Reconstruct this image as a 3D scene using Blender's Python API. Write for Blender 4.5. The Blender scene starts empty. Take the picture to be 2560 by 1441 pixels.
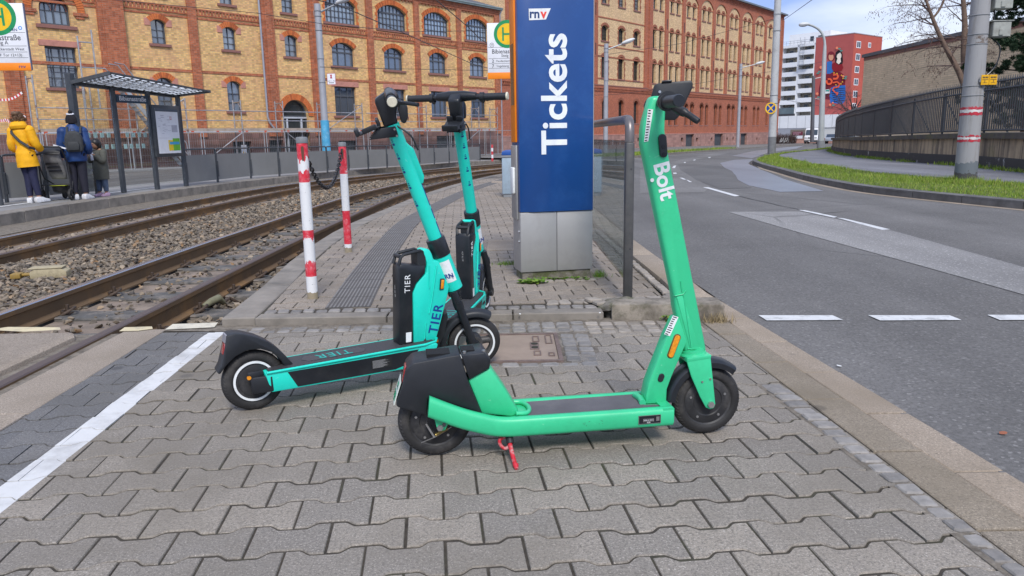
import bpy, bmesh, math, random
from mathutils import Vector, Matrix
from mathutils.geometry import tessellate_polygon
R=math.radians; PI=math.pi
random.seed(7)
scn=bpy.context.scene
COL=scn.collection
# ---------------------------------------------------------------- camera maths (used to survey the place from the photo)
FOC=1880.0; CAMH=1.03; ROLL=R(1.0); PIT=math.atan(377/FOC)
FW=Vector((0,math.cos(PIT),-math.sin(PIT)))
_r0=Vector((1,0,0)); _u0=Vector((0,math.sin(PIT),math.cos(PIT)))
RT=_r0*math.cos(ROLL)-_u0*math.sin(ROLL); UP=_u0*math.cos(ROLL)+_r0*math.sin(ROLL)
CAM=Vector((0,0,CAMH))
def T(y): return -0.008*max(0.0,y-20.0)          # the street falls gently away
def ray(x,y): return FW+RT*((x-1280)/FOC)-UP*((y-720.5)/FOC)
def G(x,y,z=0.0):
    d=ray(x,y); lo,hi=0.1,400.0
    for _ in range(60):
        m=(lo+hi)/2; p=CAM+d*m
        if p.z>T(p.y)+z: lo=m
        else: hi=m
    return CAM+d*lo
def G2(x,y,z=0.0):
    p=G(x,y,z); return (p.x,p.y)
def AY(x,y,Y):
    d=ray(x,y); return CAM+d*(Y/d.y)
# ---------------------------------------------------------------- naming
def tag(o,label=None,cat=None,group=None,kind=None):
    if label: o['label']=label
    if cat: o['category']=cat
    if group: o['group']=group
    if kind: o['kind']=kind
    return o
def thing(name,label,cat,loc=(0,0,0),rz=0.0,group=None,rot=None):
    o=bpy.data.objects.new(name,None); o.empty_display_size=.2; COL.objects.link(o)
    o.location=loc; o.rotation_euler=rot if rot else (0,0,rz)
    return tag(o,label,cat,group)
def kids(o): return [c for c in bpy.data.objects if c.parent==o]
def copy_tree(o,parent=None,linkdict=None):
    c=o.copy(); COL.objects.link(c)
    c.parent=parent
    for ch in list(o.children): copy_tree(ch,c)
    return c
# ---------------------------------------------------------------- mesh builder
class MB:
    def __init__(s): s.v=[]; s.f=[]; s.m=[]; s.uv={}
    def vs(s,pts):
        i=len(s.v); s.v.extend([tuple(p) for p in pts]); return list(range(i,i+len(pts)))
    def face(s,idx,m=0): s.f.append(tuple(idx)); s.m.append(m)
    def poly(s,pts,m=0,uv=None):
        i=s.vs(pts); s.face(i,m)
        if uv: s.uv[len(s.f)-1]=uv
    def box(s,a,b,m=0,M=None):
        x0,y0,z0=a; x1,y1,z1=b
        p=[Vector(q) for q in ((x0,y0,z0),(x1,y0,z0),(x1,y1,z0),(x0,y1,z0),(x0,y0,z1),(x1,y0,z1),(x1,y1,z1),(x0,y1,z1))]
        if M is not None: p=[M@q for q in p]
        i=s.vs(p)
        for q in ((0,3,2,1),(4,5,6,7),(0,1,5,4),(1,2,6,5),(2,3,7,6),(3,0,4,7)): s.face([i[k] for k in q],m)
    def bar(s,p0,p1,w,h,m=0,up=Vector((0,0,1))):
        p0=Vector(p0); p1=Vector(p1); d=(p1-p0); L=d.length
        if L<1e-6: return
        d/=L; sd=d.cross(up)
        if sd.length<1e-4: sd=d.cross(Vector((1,0,0)))
        sd.normalize(); u=sd.cross(d)
        M=Matrix((sd,d,u)).transposed().to_4x4(); M.translation=p0
        s.box((-w/2,0,-h/2),(w/2,L,h/2),m,M)
    def tube(s,pts,r,seg=8,m=0,cap=True,closed=False,sx=1.0):
        pts=[Vector(p) for p in pts]; n=len(pts)
        rs=r if isinstance(r,(list,tuple)) else [r]*n
        tang=[]
        for i in range(n):
            if closed: t=pts[(i+1)%n]-pts[i-1]
            else: t=pts[min(i+1,n-1)]-pts[max(i-1,0)]
            tang.append(t.normalized() if t.length>1e-9 else Vector((0,0,1)))
        t0=tang[0]; a=Vector((0,0,1)) if abs(t0.z)<.9 else Vector((1,0,0))
        u=t0.cross(a).normalized(); rings=[]
        for i in range(n):
            t=tang[i]; u=(u-t*u.dot(t))
            u=u.normalized() if u.length>1e-6 else t.orthogonal().normalized()
            w=t.cross(u)
            rings.append(s.vs([pts[i]+(u*math.cos(2*PI*k/seg)*sx+w*math.sin(2*PI*k/seg))*rs[i] for k in range(seg)]))
        for i in range(n-1 if not closed else n):
            a_,b_=rings[i],rings[(i+1)%n]
            for k in range(seg): s.face((a_[k],a_[(k+1)%seg],b_[(k+1)%seg],b_[k]),m)
        if cap and not closed:
            s.face(rings[0][::-1],m); s.face(rings[-1],m)
    def cyl(s,p0,p1,r0,r1=None,seg=16,m=0,cap=True):
        s.tube([p0,p1],[r0,r0 if r1 is None else r1],seg,m,cap)
    def lathe(s,prof,seg=24,M=None,m=0,cap=False,ang=2*PI,a0=0.0):
        full=abs(ang-2*PI)<1e-6; n=seg if full else seg+1
        rings=[]
        for k in range(n):
            a=a0+ang*k/seg; c,sn=math.cos(a),math.sin(a)
            p=[Vector((r*c,r*sn,z)) for r,z in prof]
            if M is not None: p=[M@q for q in p]
            rings.append(s.vs(p))
        L=len(prof)
        for k in range(seg):
            a_,b_=rings[k],rings[(k+1)%n]
            for j in range(L-1): s.face((a_[j],b_[j],b_[j+1],a_[j+1]),m)
        if cap:
            if full:
                s.face([r[0] for r in rings][::-1],m); s.face([r[-1] for r in rings],m)
            else:
                s.face(rings[0],m); s.face(rings[-1][::-1],m)
    def prism(s,poly,h0,h1,fn,m=0,mside=None):
        """extrude a 2-D outline between h0 and h1; fn(a,b,h)->Vector"""
        A=s.vs([fn(a,b,h0) for a,b in poly]); B=s.vs([fn(a,b,h1) for a,b in poly]); n=len(poly)
        s.face(A[::-1],m); s.face(B,m)
        for k in range(n): s.face((A[k],A[(k+1)%n],B[(k+1)%n],B[k]),m if mside is None else mside)
    def sphere(s,c,r,seg=12,rings=8,m=0,sc=(1,1,1),M=None):
        c=Vector(c); rg=[]
        for i in range(rings+1):
            t=PI*i/rings
            row=[]
            for k in range(seg):
                a=2*PI*k/seg
                p=Vector((math.sin(t)*math.cos(a)*r*sc[0],math.sin(t)*math.sin(a)*r*sc[1],math.cos(t)*r*sc[2]))+c
                row.append(M@p if M is not None else p)
            rg.append(s.vs(row))
        for i in range(rings):
            for k in range(seg): s.face((rg[i][k],rg[i+1][k],rg[i+1][(k+1)%seg],rg[i][(k+1)%seg]),m)
    def build(s,name,mats,parent=None,smooth=None,bevel=None,loc=None,fix=True,bseg=2):
        me=bpy.data.meshes.new(name)
        me.from_pydata(s.v,[],s.f); 
        if not isinstance(mats,(list,tuple)): mats=[mats]
        for q in mats: me.materials.append(q)
        if len(mats)>1: me.polygons.foreach_set('material_index',s.m)
        if s.uv:
            ul=me.uv_layers.new(name='UVMap')
            for fi,u in s.uv.items():
                for li,q in zip(me.polygons[fi].loop_indices,u): ul.data[li].uv=q
        if fix or bevel:
            b=bmesh.new(); b.from_mesh(me)
            if bevel or smooth: bmesh.ops.remove_doubles(b,verts=b.verts,dist=1e-5)
            bmesh.ops.recalc_face_normals(b,faces=b.faces)
            if bevel:
                ed=[e for e in b.edges if len(e.link_faces)==2 and e.calc_face_angle(0)>R(28)]
                bmesh.ops.bevel(b,geom=ed,offset=bevel,segments=bseg,profile=.5,affect='EDGES',clamp_overlap=True)
            b.to_mesh(me); b.free()
        me.update()
        if smooth or bevel:
            me.shade_smooth(); me.set_sharp_from_angle(angle=R(smooth if smooth else 35))
        o=bpy.data.objects.new(name,me); COL.objects.link(o)
        if parent is not None: o.parent=parent
        if loc is not None: o.location=loc
        return o
def split_build(mb,name,mats,parent,**k):
    """every loose piece becomes an object of its own"""
    par=list(range(len(mb.v)))
    def fd(a):
        while par[a]!=a: par[a]=par[par[a]]; a=par[a]
        return a
    for f in mb.f:
        for q in f[1:]: par[fd(q)]=fd(f[0])
    G_={}
    for f,m in zip(mb.f,mb.m): G_.setdefault(fd(f[0]),[]).append((f,m))
    for fs in G_.values():
        o=MB(); mp={}
        for f,m in fs:
            for q in f:
                if q not in mp: mp[q]=len(o.v); o.v.append(mb.v[q])
            o.face([mp[q] for q in f],m)
        o.build(name,mats,parent,**k)
def struct(o): o['kind']='structure'; return o
def stuff(o): o['kind']='stuff'; return o
# ---------------------------------------------------------------- curves and sheets
def catmull(P,n=8):
    P=[Vector((p[0],p[1])) for p in P]; out=[]
    for i in range(len(P)-1):
        p0=P[i-1] if i>0 else P[0]*2-P[1]; p1=P[i]; p2=P[i+1]; p3=P[i+2] if i+2<len(P) else P[-1]*2-P[-2]
        for k in range(n):
            t=k/n; out.append(0.5*((2*p1)+(p2-p0)*t+(2*p0-5*p1+4*p2-p3)*t*t+(3*p1-p0-3*p2+p3)*t**3))
    out.append(P[-1]); return out
def offs(P,d):
    """shift a 2-D polyline to its left by d"""
    o=[]
    for i,p in enumerate(P):
        t=(P[min(i+1,len(P)-1)]-P[max(i-1,0)]).normalized()
        o.append(p+Vector((-t.y,t.x))*d)
    return o
def resample(P,step):
    out=[P[0].copy()]; acc=0.0
    for i in range(len(P)-1):
        a,b=P[i],P[i+1]; L=(b-a).length; 
        while acc+L>=step:
            t=(step-acc)/L; a=a+(b-a)*t; out.append(a.copy()); L=(b-a).length; acc=0.0
        acc+=L
    return out
def sheet(name,polys,dz,mat,z=None):
    b=bmesh.new()
    for P in polys:
        V=[Vector((p[0],p[1],0)) for p in P]; bv=[b.verts.new(q) for q in V]
        for t in tessellate_polygon([V]):
            if len(set(t))==3: b.faces.new([bv[k] for k in t])
    bmesh.ops.bisect_plane(b,geom=b.verts[:]+b.edges[:]+b.faces[:],plane_co=(0,20,0),plane_no=(0,1,0))
    for v in b.verts: v.co.z=(T(v.co.y) if z is None else z)+dz
    bmesh.ops.recalc_face_normals(b,faces=b.faces)
    for f in b.faces:
        if f.normal.z<0: f.normal_flip()
    me=bpy.data.meshes.new(name); b.to_mesh(me); b.free(); me.materials.append(mat)
    o=bpy.data.objects.new(name,me); COL.objects.link(o); return struct(o)
def ribbon(mb,A,B,z0,z1=None,m=0,solid=0.0,uvs=True):
    """strip between two polylines; with solid>0 it gets sides of that depth"""
    d=0.0
    z1=z0 if z1 is None else z1
    def P(q,z): return Vector((q[0],q[1],T(q[1])+z))
    for i in range(len(A)-1):
        L=(A[i+1]-A[i]).length; w0=(B[i]-A[i]).length
        mb.poly([P(A[i],z0),P(B[i],z1),P(B[i+1],z1),P(A[i+1],z0)],m,[(0,d),(w0,d),(w0,d+L),(0,d+L)])
        if solid:
            mb.poly([P(A[i],z0),P(A[i+1],z0),P(A[i+1],z0-solid),P(A[i],z0-solid)],m,[(0,d),(0,d+L),(-solid,d+L),(-solid,d)])
            mb.poly([P(B[i],z1),P(B[i],z1-solid),P(B[i+1],z1-solid),P(B[i+1],z1)],m,[(w0,d),(w0+solid,d),(w0+solid,d+L),(w0,d+L)])
        d+=L
    if solid:
        for k in (0,-1): mb.poly([P(A[k],z0),P(B[k],z1),P(B[k],z1-solid),P(A[k],z0-solid)],m)
def clip(poly,a,b):
    """keep the part of a 2-D polygon on the left of the line a->b"""
    nx,ny=-(b[1]-a[1]),b[0]-a[0]; out=[]
    for i in range(len(poly)):
        p,q=poly[i-1],poly[i]; dp=(p[0]-a[0])*nx+(p[1]-a[1])*ny; dq=(q[0]-a[0])*nx+(q[1]-a[1])*ny
        if (dp>=0)!=(dq>=0):
            t=dp/(dp-dq); out.append((p[0]+(q[0]-p[0])*t,p[1]+(q[1]-p[1])*t))
        if dq>=0: out.append(q)
    return out
def inside(p,poly):
    c=False; n=len(poly)
    for i in range(n):
        a,b=poly[i-1],poly[i]
        if (a[1]>p[1])!=(b[1]>p[1]) and p[0]<(b[0]-a[0])*(p[1]-a[1])/(b[1]-a[1])+a[0]: c=not c
    return c
# ---------------------------------------------------------------- materials
def hexc(h):
    h=h.lstrip('#'); c=[int(h[i:i+2],16)/255 for i in (0,2,4)]
    return tuple(((x/12.92) if x<=.04045 else ((x+.055)/1.055)**2.4) for x in c)
class NT:
    def __init__(s,name):
        s.m=bpy.data.materials.new(name); s.m.use_nodes=True; s.t=s.m.node_tree
        s.b=s.t.nodes['Principled BSDF']; s.out=s.t.nodes['Material Output']
    def n(s,typ,**k):
        x=s.t.nodes.new(typ)
        for a,v in k.items():
            if a.startswith('i_'):
                key=a[2:]; key=int(key) if key.isdigit() else key.replace('_',' ')
                x.inputs[key].default_value=v
            else: setattr(x,a,v)
        return x
    def l(s,a,b): s.t.links.new(a,b)
    def coord(s,kind='Object',scale=None):
        tc=s.n('ShaderNodeTexCoord'); o=tc.outputs[kind]
        if scale:
            mp=s.n('ShaderNodeMapping'); mp.inputs['Scale'].default_value=scale; s.l(o,mp.inputs['Vector']); o=mp.outputs[0]
        return o
    def noise(s,vec,scale,detail=4,rough=.6):
        n=s.n('ShaderNodeTexNoise'); n.inputs['Scale'].default_value=scale; n.inputs['Detail'].default_value=detail; n.inputs['Roughness'].default_value=rough
        if vec is not None: s.l(vec,n.inputs['Vector'])
        return n.outputs['Fac']
    def ramp(s,fac,stops):
        r=s.n('ShaderNodeValToRGB'); e=r.color_ramp.elements
        while len(e)<len(stops): e.new(.5)
        for q,(p,c) in zip(e,stops):
            q.position=p; q.color=(c,c,c,1) if isinstance(c,(int,float)) else (*c[:3],1)
        s.l(fac,r.inputs[0]); return r.outputs[0]
    def mix(s,a,b,fac,mode='MIX'):
        m=s.n('ShaderNodeMix'); m.data_type='RGBA'; m.blend_type=mode
        for sock,v in ((m.inputs[0],fac),(m.inputs[6],a),(m.inputs[7],b)):
            if isinstance(v,bpy.types.NodeSocket): s.l(v,sock)
            elif isinstance(v,(int,float)): sock.default_value=v if sock==m.inputs[0] else (v,v,v,1)
            else: sock.default_value=(*v[:3],1)
        return m.outputs[2]
    def math(s,op,a,b=0.0,c=0.0):
        m=s.n('ShaderNodeMath'); m.operation=op
        for i,v in enumerate((a,b,c)):
            if isinstance(v,bpy.types.NodeSocket): s.l(v,m.inputs[i])
            else: m.inputs[i].default_value=v
        return m.outputs[0]
    def bump(s,h,strength=.3,dist=.01):
        b=s.n('ShaderNodeBump'); b.inputs['Strength'].default_value=strength; b.inputs['Distance'].default_value=dist
        s.l(h,b.inputs['Height']); s.l(b.outputs[0],s.b.inputs['Normal'])
    def base(s,c):
        if isinstance(c,bpy.types.NodeSocket): s.l(c,s.b.inputs['Base Color'])
        else: s.b.inputs['Base Color'].default_value=(*c[:3],1)
    def set(s,**k):
        for a,v in k.items():
            a=a.replace('_',' ')
            if isinstance(v,bpy.types.NodeSocket): s.l(v,s.b.inputs[a])
            else: s.b.inputs[a].default_value=v
def sc(c,k): return tuple(min(1,x*k) for x in c[:3])
def pm(name,col,rough=.6,metal=0.0,var=.12,vs=6,bump=0,bs=60,spec=.5,coat=0,dirt=None,island=0.0,ior=None,bd=.005):
    """painted / plain surface with uneven tone, optional grime and grain"""
    if isinstance(col,str): col=hexc(col)
    t=NT(name); v=t.coord()
    c=t.mix(sc(col,1-var),sc(col,1+var),t.ramp(t.noise(v,vs,5),[(.3,0.),(.7,1.)]))
    if island:
        g=t.n('ShaderNodeNewGeometry'); k=t.math('MULTIPLY_ADD',g.outputs['Random Per Island'],2*island,1-island)
        c=t.mix(c,k,1.0,'MULTIPLY')
    if dirt:
        dc,amt,ds=dirt
        f=t.ramp(t.noise(v,ds,6,.7),[(.5,0.),(.72,amt)])
        c=t.mix(c,dc,f)
    t.base(c)
    t.set(Roughness=t.math('MULTIPLY_ADD',t.noise(v,vs*3,3),.25*rough,rough*.87),Metallic=metal)
    t.b.inputs['Specular IOR Level'].default_value=spec
    if coat: t.set(Coat_Weight=coat,Coat_Roughness=.15)
    if ior: t.set(IOR=ior)
    if bump: t.bump(t.noise(v,bs,5,.7),bump,bd)
    return t.m
def glass(name,tint=(.9,.96,.95),rough=0.0,ref=.12,k=.8):
    """clear sheet glass: mostly see-through, mirror-like at grazing angles"""
    t=NT(name); t.t.nodes.remove(t.b)
    tr=t.n('ShaderNodeBsdfTransparent'); tr.inputs[0].default_value=(*tint,1)
    gl=t.n('ShaderNodeBsdfGlossy'); gl.inputs['Roughness'].default_value=rough
    lw=t.n('ShaderNodeLayerWeight'); lw.inputs[0].default_value=.35
    f=t.math('MULTIPLY_ADD',lw.outputs['Fresnel'],k,ref)
    mx=t.n('ShaderNodeMixShader'); t.l(f,mx.inputs[0]); t.l(tr.outputs[0],mx.inputs[1]); t.l(gl.outputs[0],mx.inputs[2])
    t.l(mx.outputs[0],t.out.inputs[0]); return t.m
def brick(name,c1,c2,mortar,bw=.25,bh=.075,ms=.010,var=.25,blot=None,bump=.4):
    t=NT(name); tc=t.n('ShaderNodeTexCoord'); sp=t.n('ShaderNodeSeparateXYZ'); t.l(tc.outputs['Object'],sp.inputs[0])
    cb=t.n('ShaderNodeCombineXYZ'); t.l(t.math('ADD',sp.outputs[0],sp.outputs[1]),cb.inputs[0]); t.l(sp.outputs[2],cb.inputs[1])
    b=t.n('ShaderNodeTexBrick'); t.l(cb.outputs[0],b.inputs['Vector'])
    b.inputs['Scale'].default_value=1; b.inputs['Brick Width'].default_value=bw; b.inputs['Row Height'].default_value=bh; b.inputs['Mortar Size'].default_value=ms
    b.inputs['Color1'].default_value=(*c1,1); b.inputs['Color2'].default_value=(*c2,1); b.inputs['Mortar'].default_value=(*mortar,1); b.inputs['Mortar Smooth'].default_value=.3
    c=b.outputs['Color']
    wn=t.n('ShaderNodeTexWhiteNoise'); wn.noise_dimensions='2D'
    s2=t.n('ShaderNodeVectorMath'); s2.operation='SNAP'; s2.inputs[1].default_value=(bw*.5,bh,1); t.l(cb.outputs[0],s2.inputs[0]); t.l(s2.outputs[0],wn.inputs[0])
    c=t.mix(c,t.math('MULTIPLY_ADD',wn.outputs[0],2*var,1-var),1.0,'MULTIPLY')
    n=t.noise(tc.outputs['Object'],.5,5,.65)
    c=t.mix(c,t.math('MULTIPLY_ADD',n,.5,.75),1.0,'MULTIPLY')
    if blot: c=t.mix(c,blot,t.ramp(t.noise(tc.outputs['Object'],.9,6,.7),[(.45,0.),(.75,.65)]))
    t.base(c); t.set(Roughness=.85); t.bump(b.outputs['Fac'],-bump,.006)
    return t.m
def text(name,body,size,mat,parent,o,right,up,align='CENTER',ext=.0008,bold=0.0,stretch=1.0,space=1.0):
    cu=bpy.data.curves.new(name,'FONT'); cu.body=body; cu.size=size; cu.align_x=align; cu.align_y='CENTER'; cu.extrude=ext; cu.offset=bold; cu.space_character=space; cu.resolution_u=4
    ob=bpy.data.objects.new(name,cu); COL.objects.link(ob)
    dg=bpy.context.evaluated_depsgraph_get(); me=bpy.data.meshes.new_from_object(ob.evaluated_get(dg))
    bpy.data.objects.remove(ob); bpy.data.curves.remove(cu)
    me.materials.clear(); me.materials.append(mat); me.name=name
    r=Vector(right).normalized(); u=Vector(up); u=(u-r*u.dot(r)).normalized(); n=r.cross(u)
    M=Matrix((r*stretch,u,n)).transposed().to_4x4(); M.translation=Vector(o)
    me.transform(M)
    ob=bpy.data.objects.new(name,me); COL.objects.link(ob)
    if parent is not None: ob.parent=parent
    return ob
# ================================================================ GROUND
def ground_mats():
    M={}
    # asphalt
    def asphalt(name,c,rough=.85,sp=.5,sc_=1.0):
        t=NT(name); v=t.coord()
        n1=t.noise(v,.7,4,.6); n2=t.noise(v,60*sc_,4,.95); n3=t.noise(v,260*sc_,1,.5)
        vo=t.n('ShaderNodeTexVoronoi'); vo.inputs['Scale'].default_value=90*sc_; t.l(v,vo.inputs['Vector'])
        col=t.mix(sc(c,.85),sc(c,1.15),t.ramp(n1,[(.3,0.),(.7,1.)]))
        col=t.mix(col,sc(c,.42),t.ramp(n2,[(.44,0.),(.68,.85)]))
        col=t.mix(col,sc(c,2.2),t.ramp(vo.outputs['Color'],[(.76,0.),(.92,sp*.8)])); nt_=t.noise(t.coord('Object',(1.1,.06,1)),1.0,3,.5); col=t.mix(col,t.math('MULTIPLY_ADD',nt_,1.0,.5),1.0,'MULTIPLY'); dd=t.n('ShaderNodeTexVoronoi'); dd.feature='DISTANCE_TO_EDGE'; dd.inputs['Scale'].default_value=.33; wv=t.mix(v,t.n('ShaderNodeTexNoise',i_Scale=1.7).outputs['Color'],.22); t.l(wv,dd.inputs['Vector']); col=t.mix(col,sc(c,.35),t.math('MULTIPLY',t.ramp(dd.outputs['Distance'],[(.002,.8),(.006,0.)]),t.ramp(t.noise(v,.35,3,.6),[(.5,0.),(.6,1.)])))
        t.base(col); t.set(Roughness=rough,Specular_IOR_Level=.22 if rough>.5 else .5); t.bump(n2,.5,.006); return t.m
    M['asphalt']=asphalt('asphalt',(.160,.153,.146))
    M['asphalt_dark']=asphalt('asphalt_dark',(.140,.135,.130))
    M['asphalt_light']=asphalt('asphalt_light',(.27,.26,.25),.8,.7)
    M['asphalt_mid']=asphalt('asphalt_mid',(.195,.187,.178))
    M['asphalt_wet']=asphalt('asphalt_wet',(.17,.18,.20),.35)
    M['asphalt_walk']=asphalt('asphalt_walk',(.185,.183,.195),.7)
    # concrete pavers: one tone per stone, fine aggregate speckle, stains
    def paver(name,c,isl=.10,rough=.85):
        t=NT(name); v=t.coord()
        g=t.n('ShaderNodeNewGeometry'); ri=g.outputs['Random Per Island']
        col=t.mix(sc(c,1-isl),(c[0]*(1+isl)*1.03,c[1]*(1+isl)*1.0,c[2]*(1+isl)*.95),ri)
        n1=t.noise(v,120,5,.9); n0=t.noise(v,1.1,5,.65); n5=t.noise(v,14,5,.7)
        col=t.mix(col,sc(c,.36),t.ramp(n1,[(.44,0.),(.64,.9)]))
        col=t.mix(col,sc(c,1.7),t.ramp(t.noise(v,190,2,.6),[(.58,0.),(.70,.8)]))
        col=t.mix(col,sc(c,.72),t.ramp(n5,[(.52,0.),(.74,.5)]))
        col=t.mix(col,(c[0]*.62,c[1]*.60,c[2]*.55),t.ramp(n0,[(.44,0.),(.68,.85)]))
        sp=t.n('ShaderNodeTexVoronoi'); sp.inputs['Scale'].default_value=2.3; t.l(v,sp.inputs['Vector'])
        col=t.mix(col,sc(c,.42),t.ramp(sp.outputs['Distance'],[(.05,.75),(.085,0.)]))
        t.base(col); t.set(Roughness=rough,Specular_IOR_Level=.25); t.bump(n1,.35,.004); return t.m
    M['paver']=paver('paver_concrete',(.295,.266,.232),.15)
    M['paver_plat']=paver('paver_platform',(.305,.265,.226),.13)
    M['paver_dark']=paver('paver_dark',(.185,.182,.182))
    M['paver_paint']=pm('road_paint_on_stone',(.62,.615,.60),.7,var=.06,vs=12,bump=.2,bs=150,dirt=((.33,.32,.31),.75,4))
    M['slabA']=paver('kerb_aggregate',(.30,.255,.20),.06)
    M['slabB']=paver('kerb_concrete',(.385,.32,.255),.06)
    M['conc']=paver('concrete_strip',(.36,.305,.25),.05)
    M['kerb']=pm('kerb_stone',(.225,.20,.17),.85,var=.25,vs=5,bump=.4,bs=90,dirt=((.09,.085,.075),.7,3))
    M['kerb_dark']=pm('kerb_granite',(.115,.11,.105),.8,var=.3,vs=6,bump=.4,bs=60,island=.15)
    M['joint']=pm('joint_sand',(.052,.043,.032),.95,var=.4,vs=40,bump=.6,bs=160,dirt=((.06,.075,.03),.6,2.5))
    M['sett']=pm('granite_sett',(.225,.208,.19),.7,var=.22,vs=30,bump=.4,bs=120,island=.25)
    M['sett_warm']=pm('granite_sett_warm',(.285,.25,.21),.75,var=.22,vs=30,bump=.4,bs=120,island=.25)
    M['dirt']=pm('dirt',(.16,.135,.105),.95,var=.45,vs=18,bump=.8,bs=90,dirt=((.28,.25,.21),.8,50))
    M['sand']=pm('track_sand',(.23,.18,.14),.95,var=.3,vs=4,bump=.7,bs=80,dirt=((.12,.10,.08),.8,5))
    M['paint']=pm('road_paint',(.62,.62,.61),.65,var=.08,vs=10,bump=.2,bs=150,dirt=((.22,.22,.22),.9,13))
    M['paint_yel']=pm('road_paint_yellowed',(.62,.53,.33),.7,var=.1,vs=10,dirt=((.30,.27,.22),.8,9))
    # ribbed tactile slabs: ribs follow the strip
    t=NT('tactile_slab'); u=t.coord('UV'); sp=t.n('ShaderNodeSeparateXYZ'); t.l(u,sp.inputs[0])
    rib=t.math('SINE',t.math('MULTIPLY',sp.outputs[0],2*PI/.0225))
    ribf=t.ramp(t.math('MULTIPLY_ADD',rib,.5,.5),[(.35,0.),(.65,1.)])
    jt=t.math('LESS_THAN',t.math('FRACT',t.math('DIVIDE',sp.outputs[1],.295)),.035)
    v=t.coord('Object')
    c=t.mix((.085,.078,.072),(.20,.19,.18),ribf); c=t.mix(c,(.10,.09,.08),t.ramp(t.noise(v,9,5,.7),[(.45,0.),(.75,.8)]))
    c=t.mix(c,(.04,.036,.03),jt); t.base(c); t.set(Roughness=.8); t.bump(t.math('SUBTRACT',ribf,jt),.8,.006); M['tactile']=t.m
    M['plat_far']=pm('platform_paving',(.235,.23,.225),.85,var=.15,vs=3,bump=.3,bs=60)
    M['bike']=pm('bike_lane_red',(.32,.10,.095),.85,var=.12,vs=2)
    M['grass_soil']=pm('verge_soil',(.075,.10,.02),.95,var=.4,vs=10)
    return M
GM=ground_mats()
# guide curves ----------------------------------------------------
platL=catmull([(-1.66,4.17),(-1.72,5.0),(-1.88,6.54),(-1.95,8.56),(-1.84,10.5),(-1.60,13.6),(-1.12,17.05),(-.28,21.0),(1.0,25.2),(3.2,30.0)],6)
farK=catmull([(-7.75,-4),(-7.82,4),(-7.9,9),(-7.9,12.),(-7.82,15.),(-7.1,21.1),(-6.2,26.5),(-4.15,33.5),(-.66,41.5),(3.2,48.0)],6)
rail1=catmull([(-2.22,-4),(-2.25,.5),(-2.30,4),(-2.31,7),(-2.27,9.5),(-2.10,14.5),(-1.38,19.8),(-.35,24.4),(3.2,34.0)],8)
rail3=catmull([(-5.55,-4),(-5.6,5),(-5.63,9),(-5.63,13),(-5.4,18),(-4.7,23),(-2.7,29.8),(.4,37.0),(3.2,42.5)],8)
FRONT=4.16
# base ground, in three pieces round the sunken track bed ----------
pl=[(p.x,p.y) for p in platL]; fk=[(p.x,p.y) for p in farK if p.y>4.2]
sheet('ground',[[(-60,-30),(60,-30),(60,FRONT),(-60,FRONT)],
  pl+[(3.2,45),(500,45),(500,FRONT)],
  [(-7.83,FRONT)]+fk+[(500,48.0),(500,600),(-500,600),(-500,FRONT)]],-.03,GM['asphalt'])
sheet('track_bed',[[(-8.3,FRONT-.1),(-1.6,FRONT-.1)]+pl+[(3.2,48.0)]+fk[::-1]],-.235,GM['sand'])
# road -------------------------------------------------------------
grassK=catmull([(13,-6),(9.0,3),(7.3,7.2),(6.64,9.72),(6.3,11.3),(6.08,12.8),(6.15,14.4),(6.55,17.3),(7.94,24.1),(9.75,30.4),(14.5,41.5),(21.5,54),(32,74),(46,100),(62,130)],6)
farKerb=[(3.2,38),(6.95,41.2),(11.34,50.8),(20.5,68),(32.07,91.3),(55.3,129.5),(80,170)]
road=[(1.52,-6),(1.50,2.05),(1.46,2.36),(1.40,3.23),(1.33,4.3),(1.24,6.5),(1.22,20),(2.0,27),(3.2,30.2)]+farKerb+[(95,170)]+[(p.x,p.y) for p in grassK[::-1]]
sheet('road',[road],-.004,GM['asphalt'])
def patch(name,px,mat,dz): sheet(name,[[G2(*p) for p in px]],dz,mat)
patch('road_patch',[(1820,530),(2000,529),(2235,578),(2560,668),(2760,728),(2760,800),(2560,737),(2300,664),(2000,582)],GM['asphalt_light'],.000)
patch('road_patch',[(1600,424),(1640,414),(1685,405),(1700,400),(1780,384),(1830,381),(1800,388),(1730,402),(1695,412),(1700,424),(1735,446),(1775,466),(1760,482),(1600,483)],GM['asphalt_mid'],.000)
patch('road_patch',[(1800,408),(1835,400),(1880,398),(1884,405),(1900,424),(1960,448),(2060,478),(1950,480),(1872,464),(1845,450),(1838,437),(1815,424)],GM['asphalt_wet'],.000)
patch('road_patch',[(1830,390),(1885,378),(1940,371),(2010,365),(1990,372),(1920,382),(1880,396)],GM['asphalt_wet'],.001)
patch('road_patch',[(1700,425),(1790,410),(1830,428),(1845,452),(1880,470),(1800,472),(1740,450)],GM['asphalt_dark'],.001)
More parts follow.
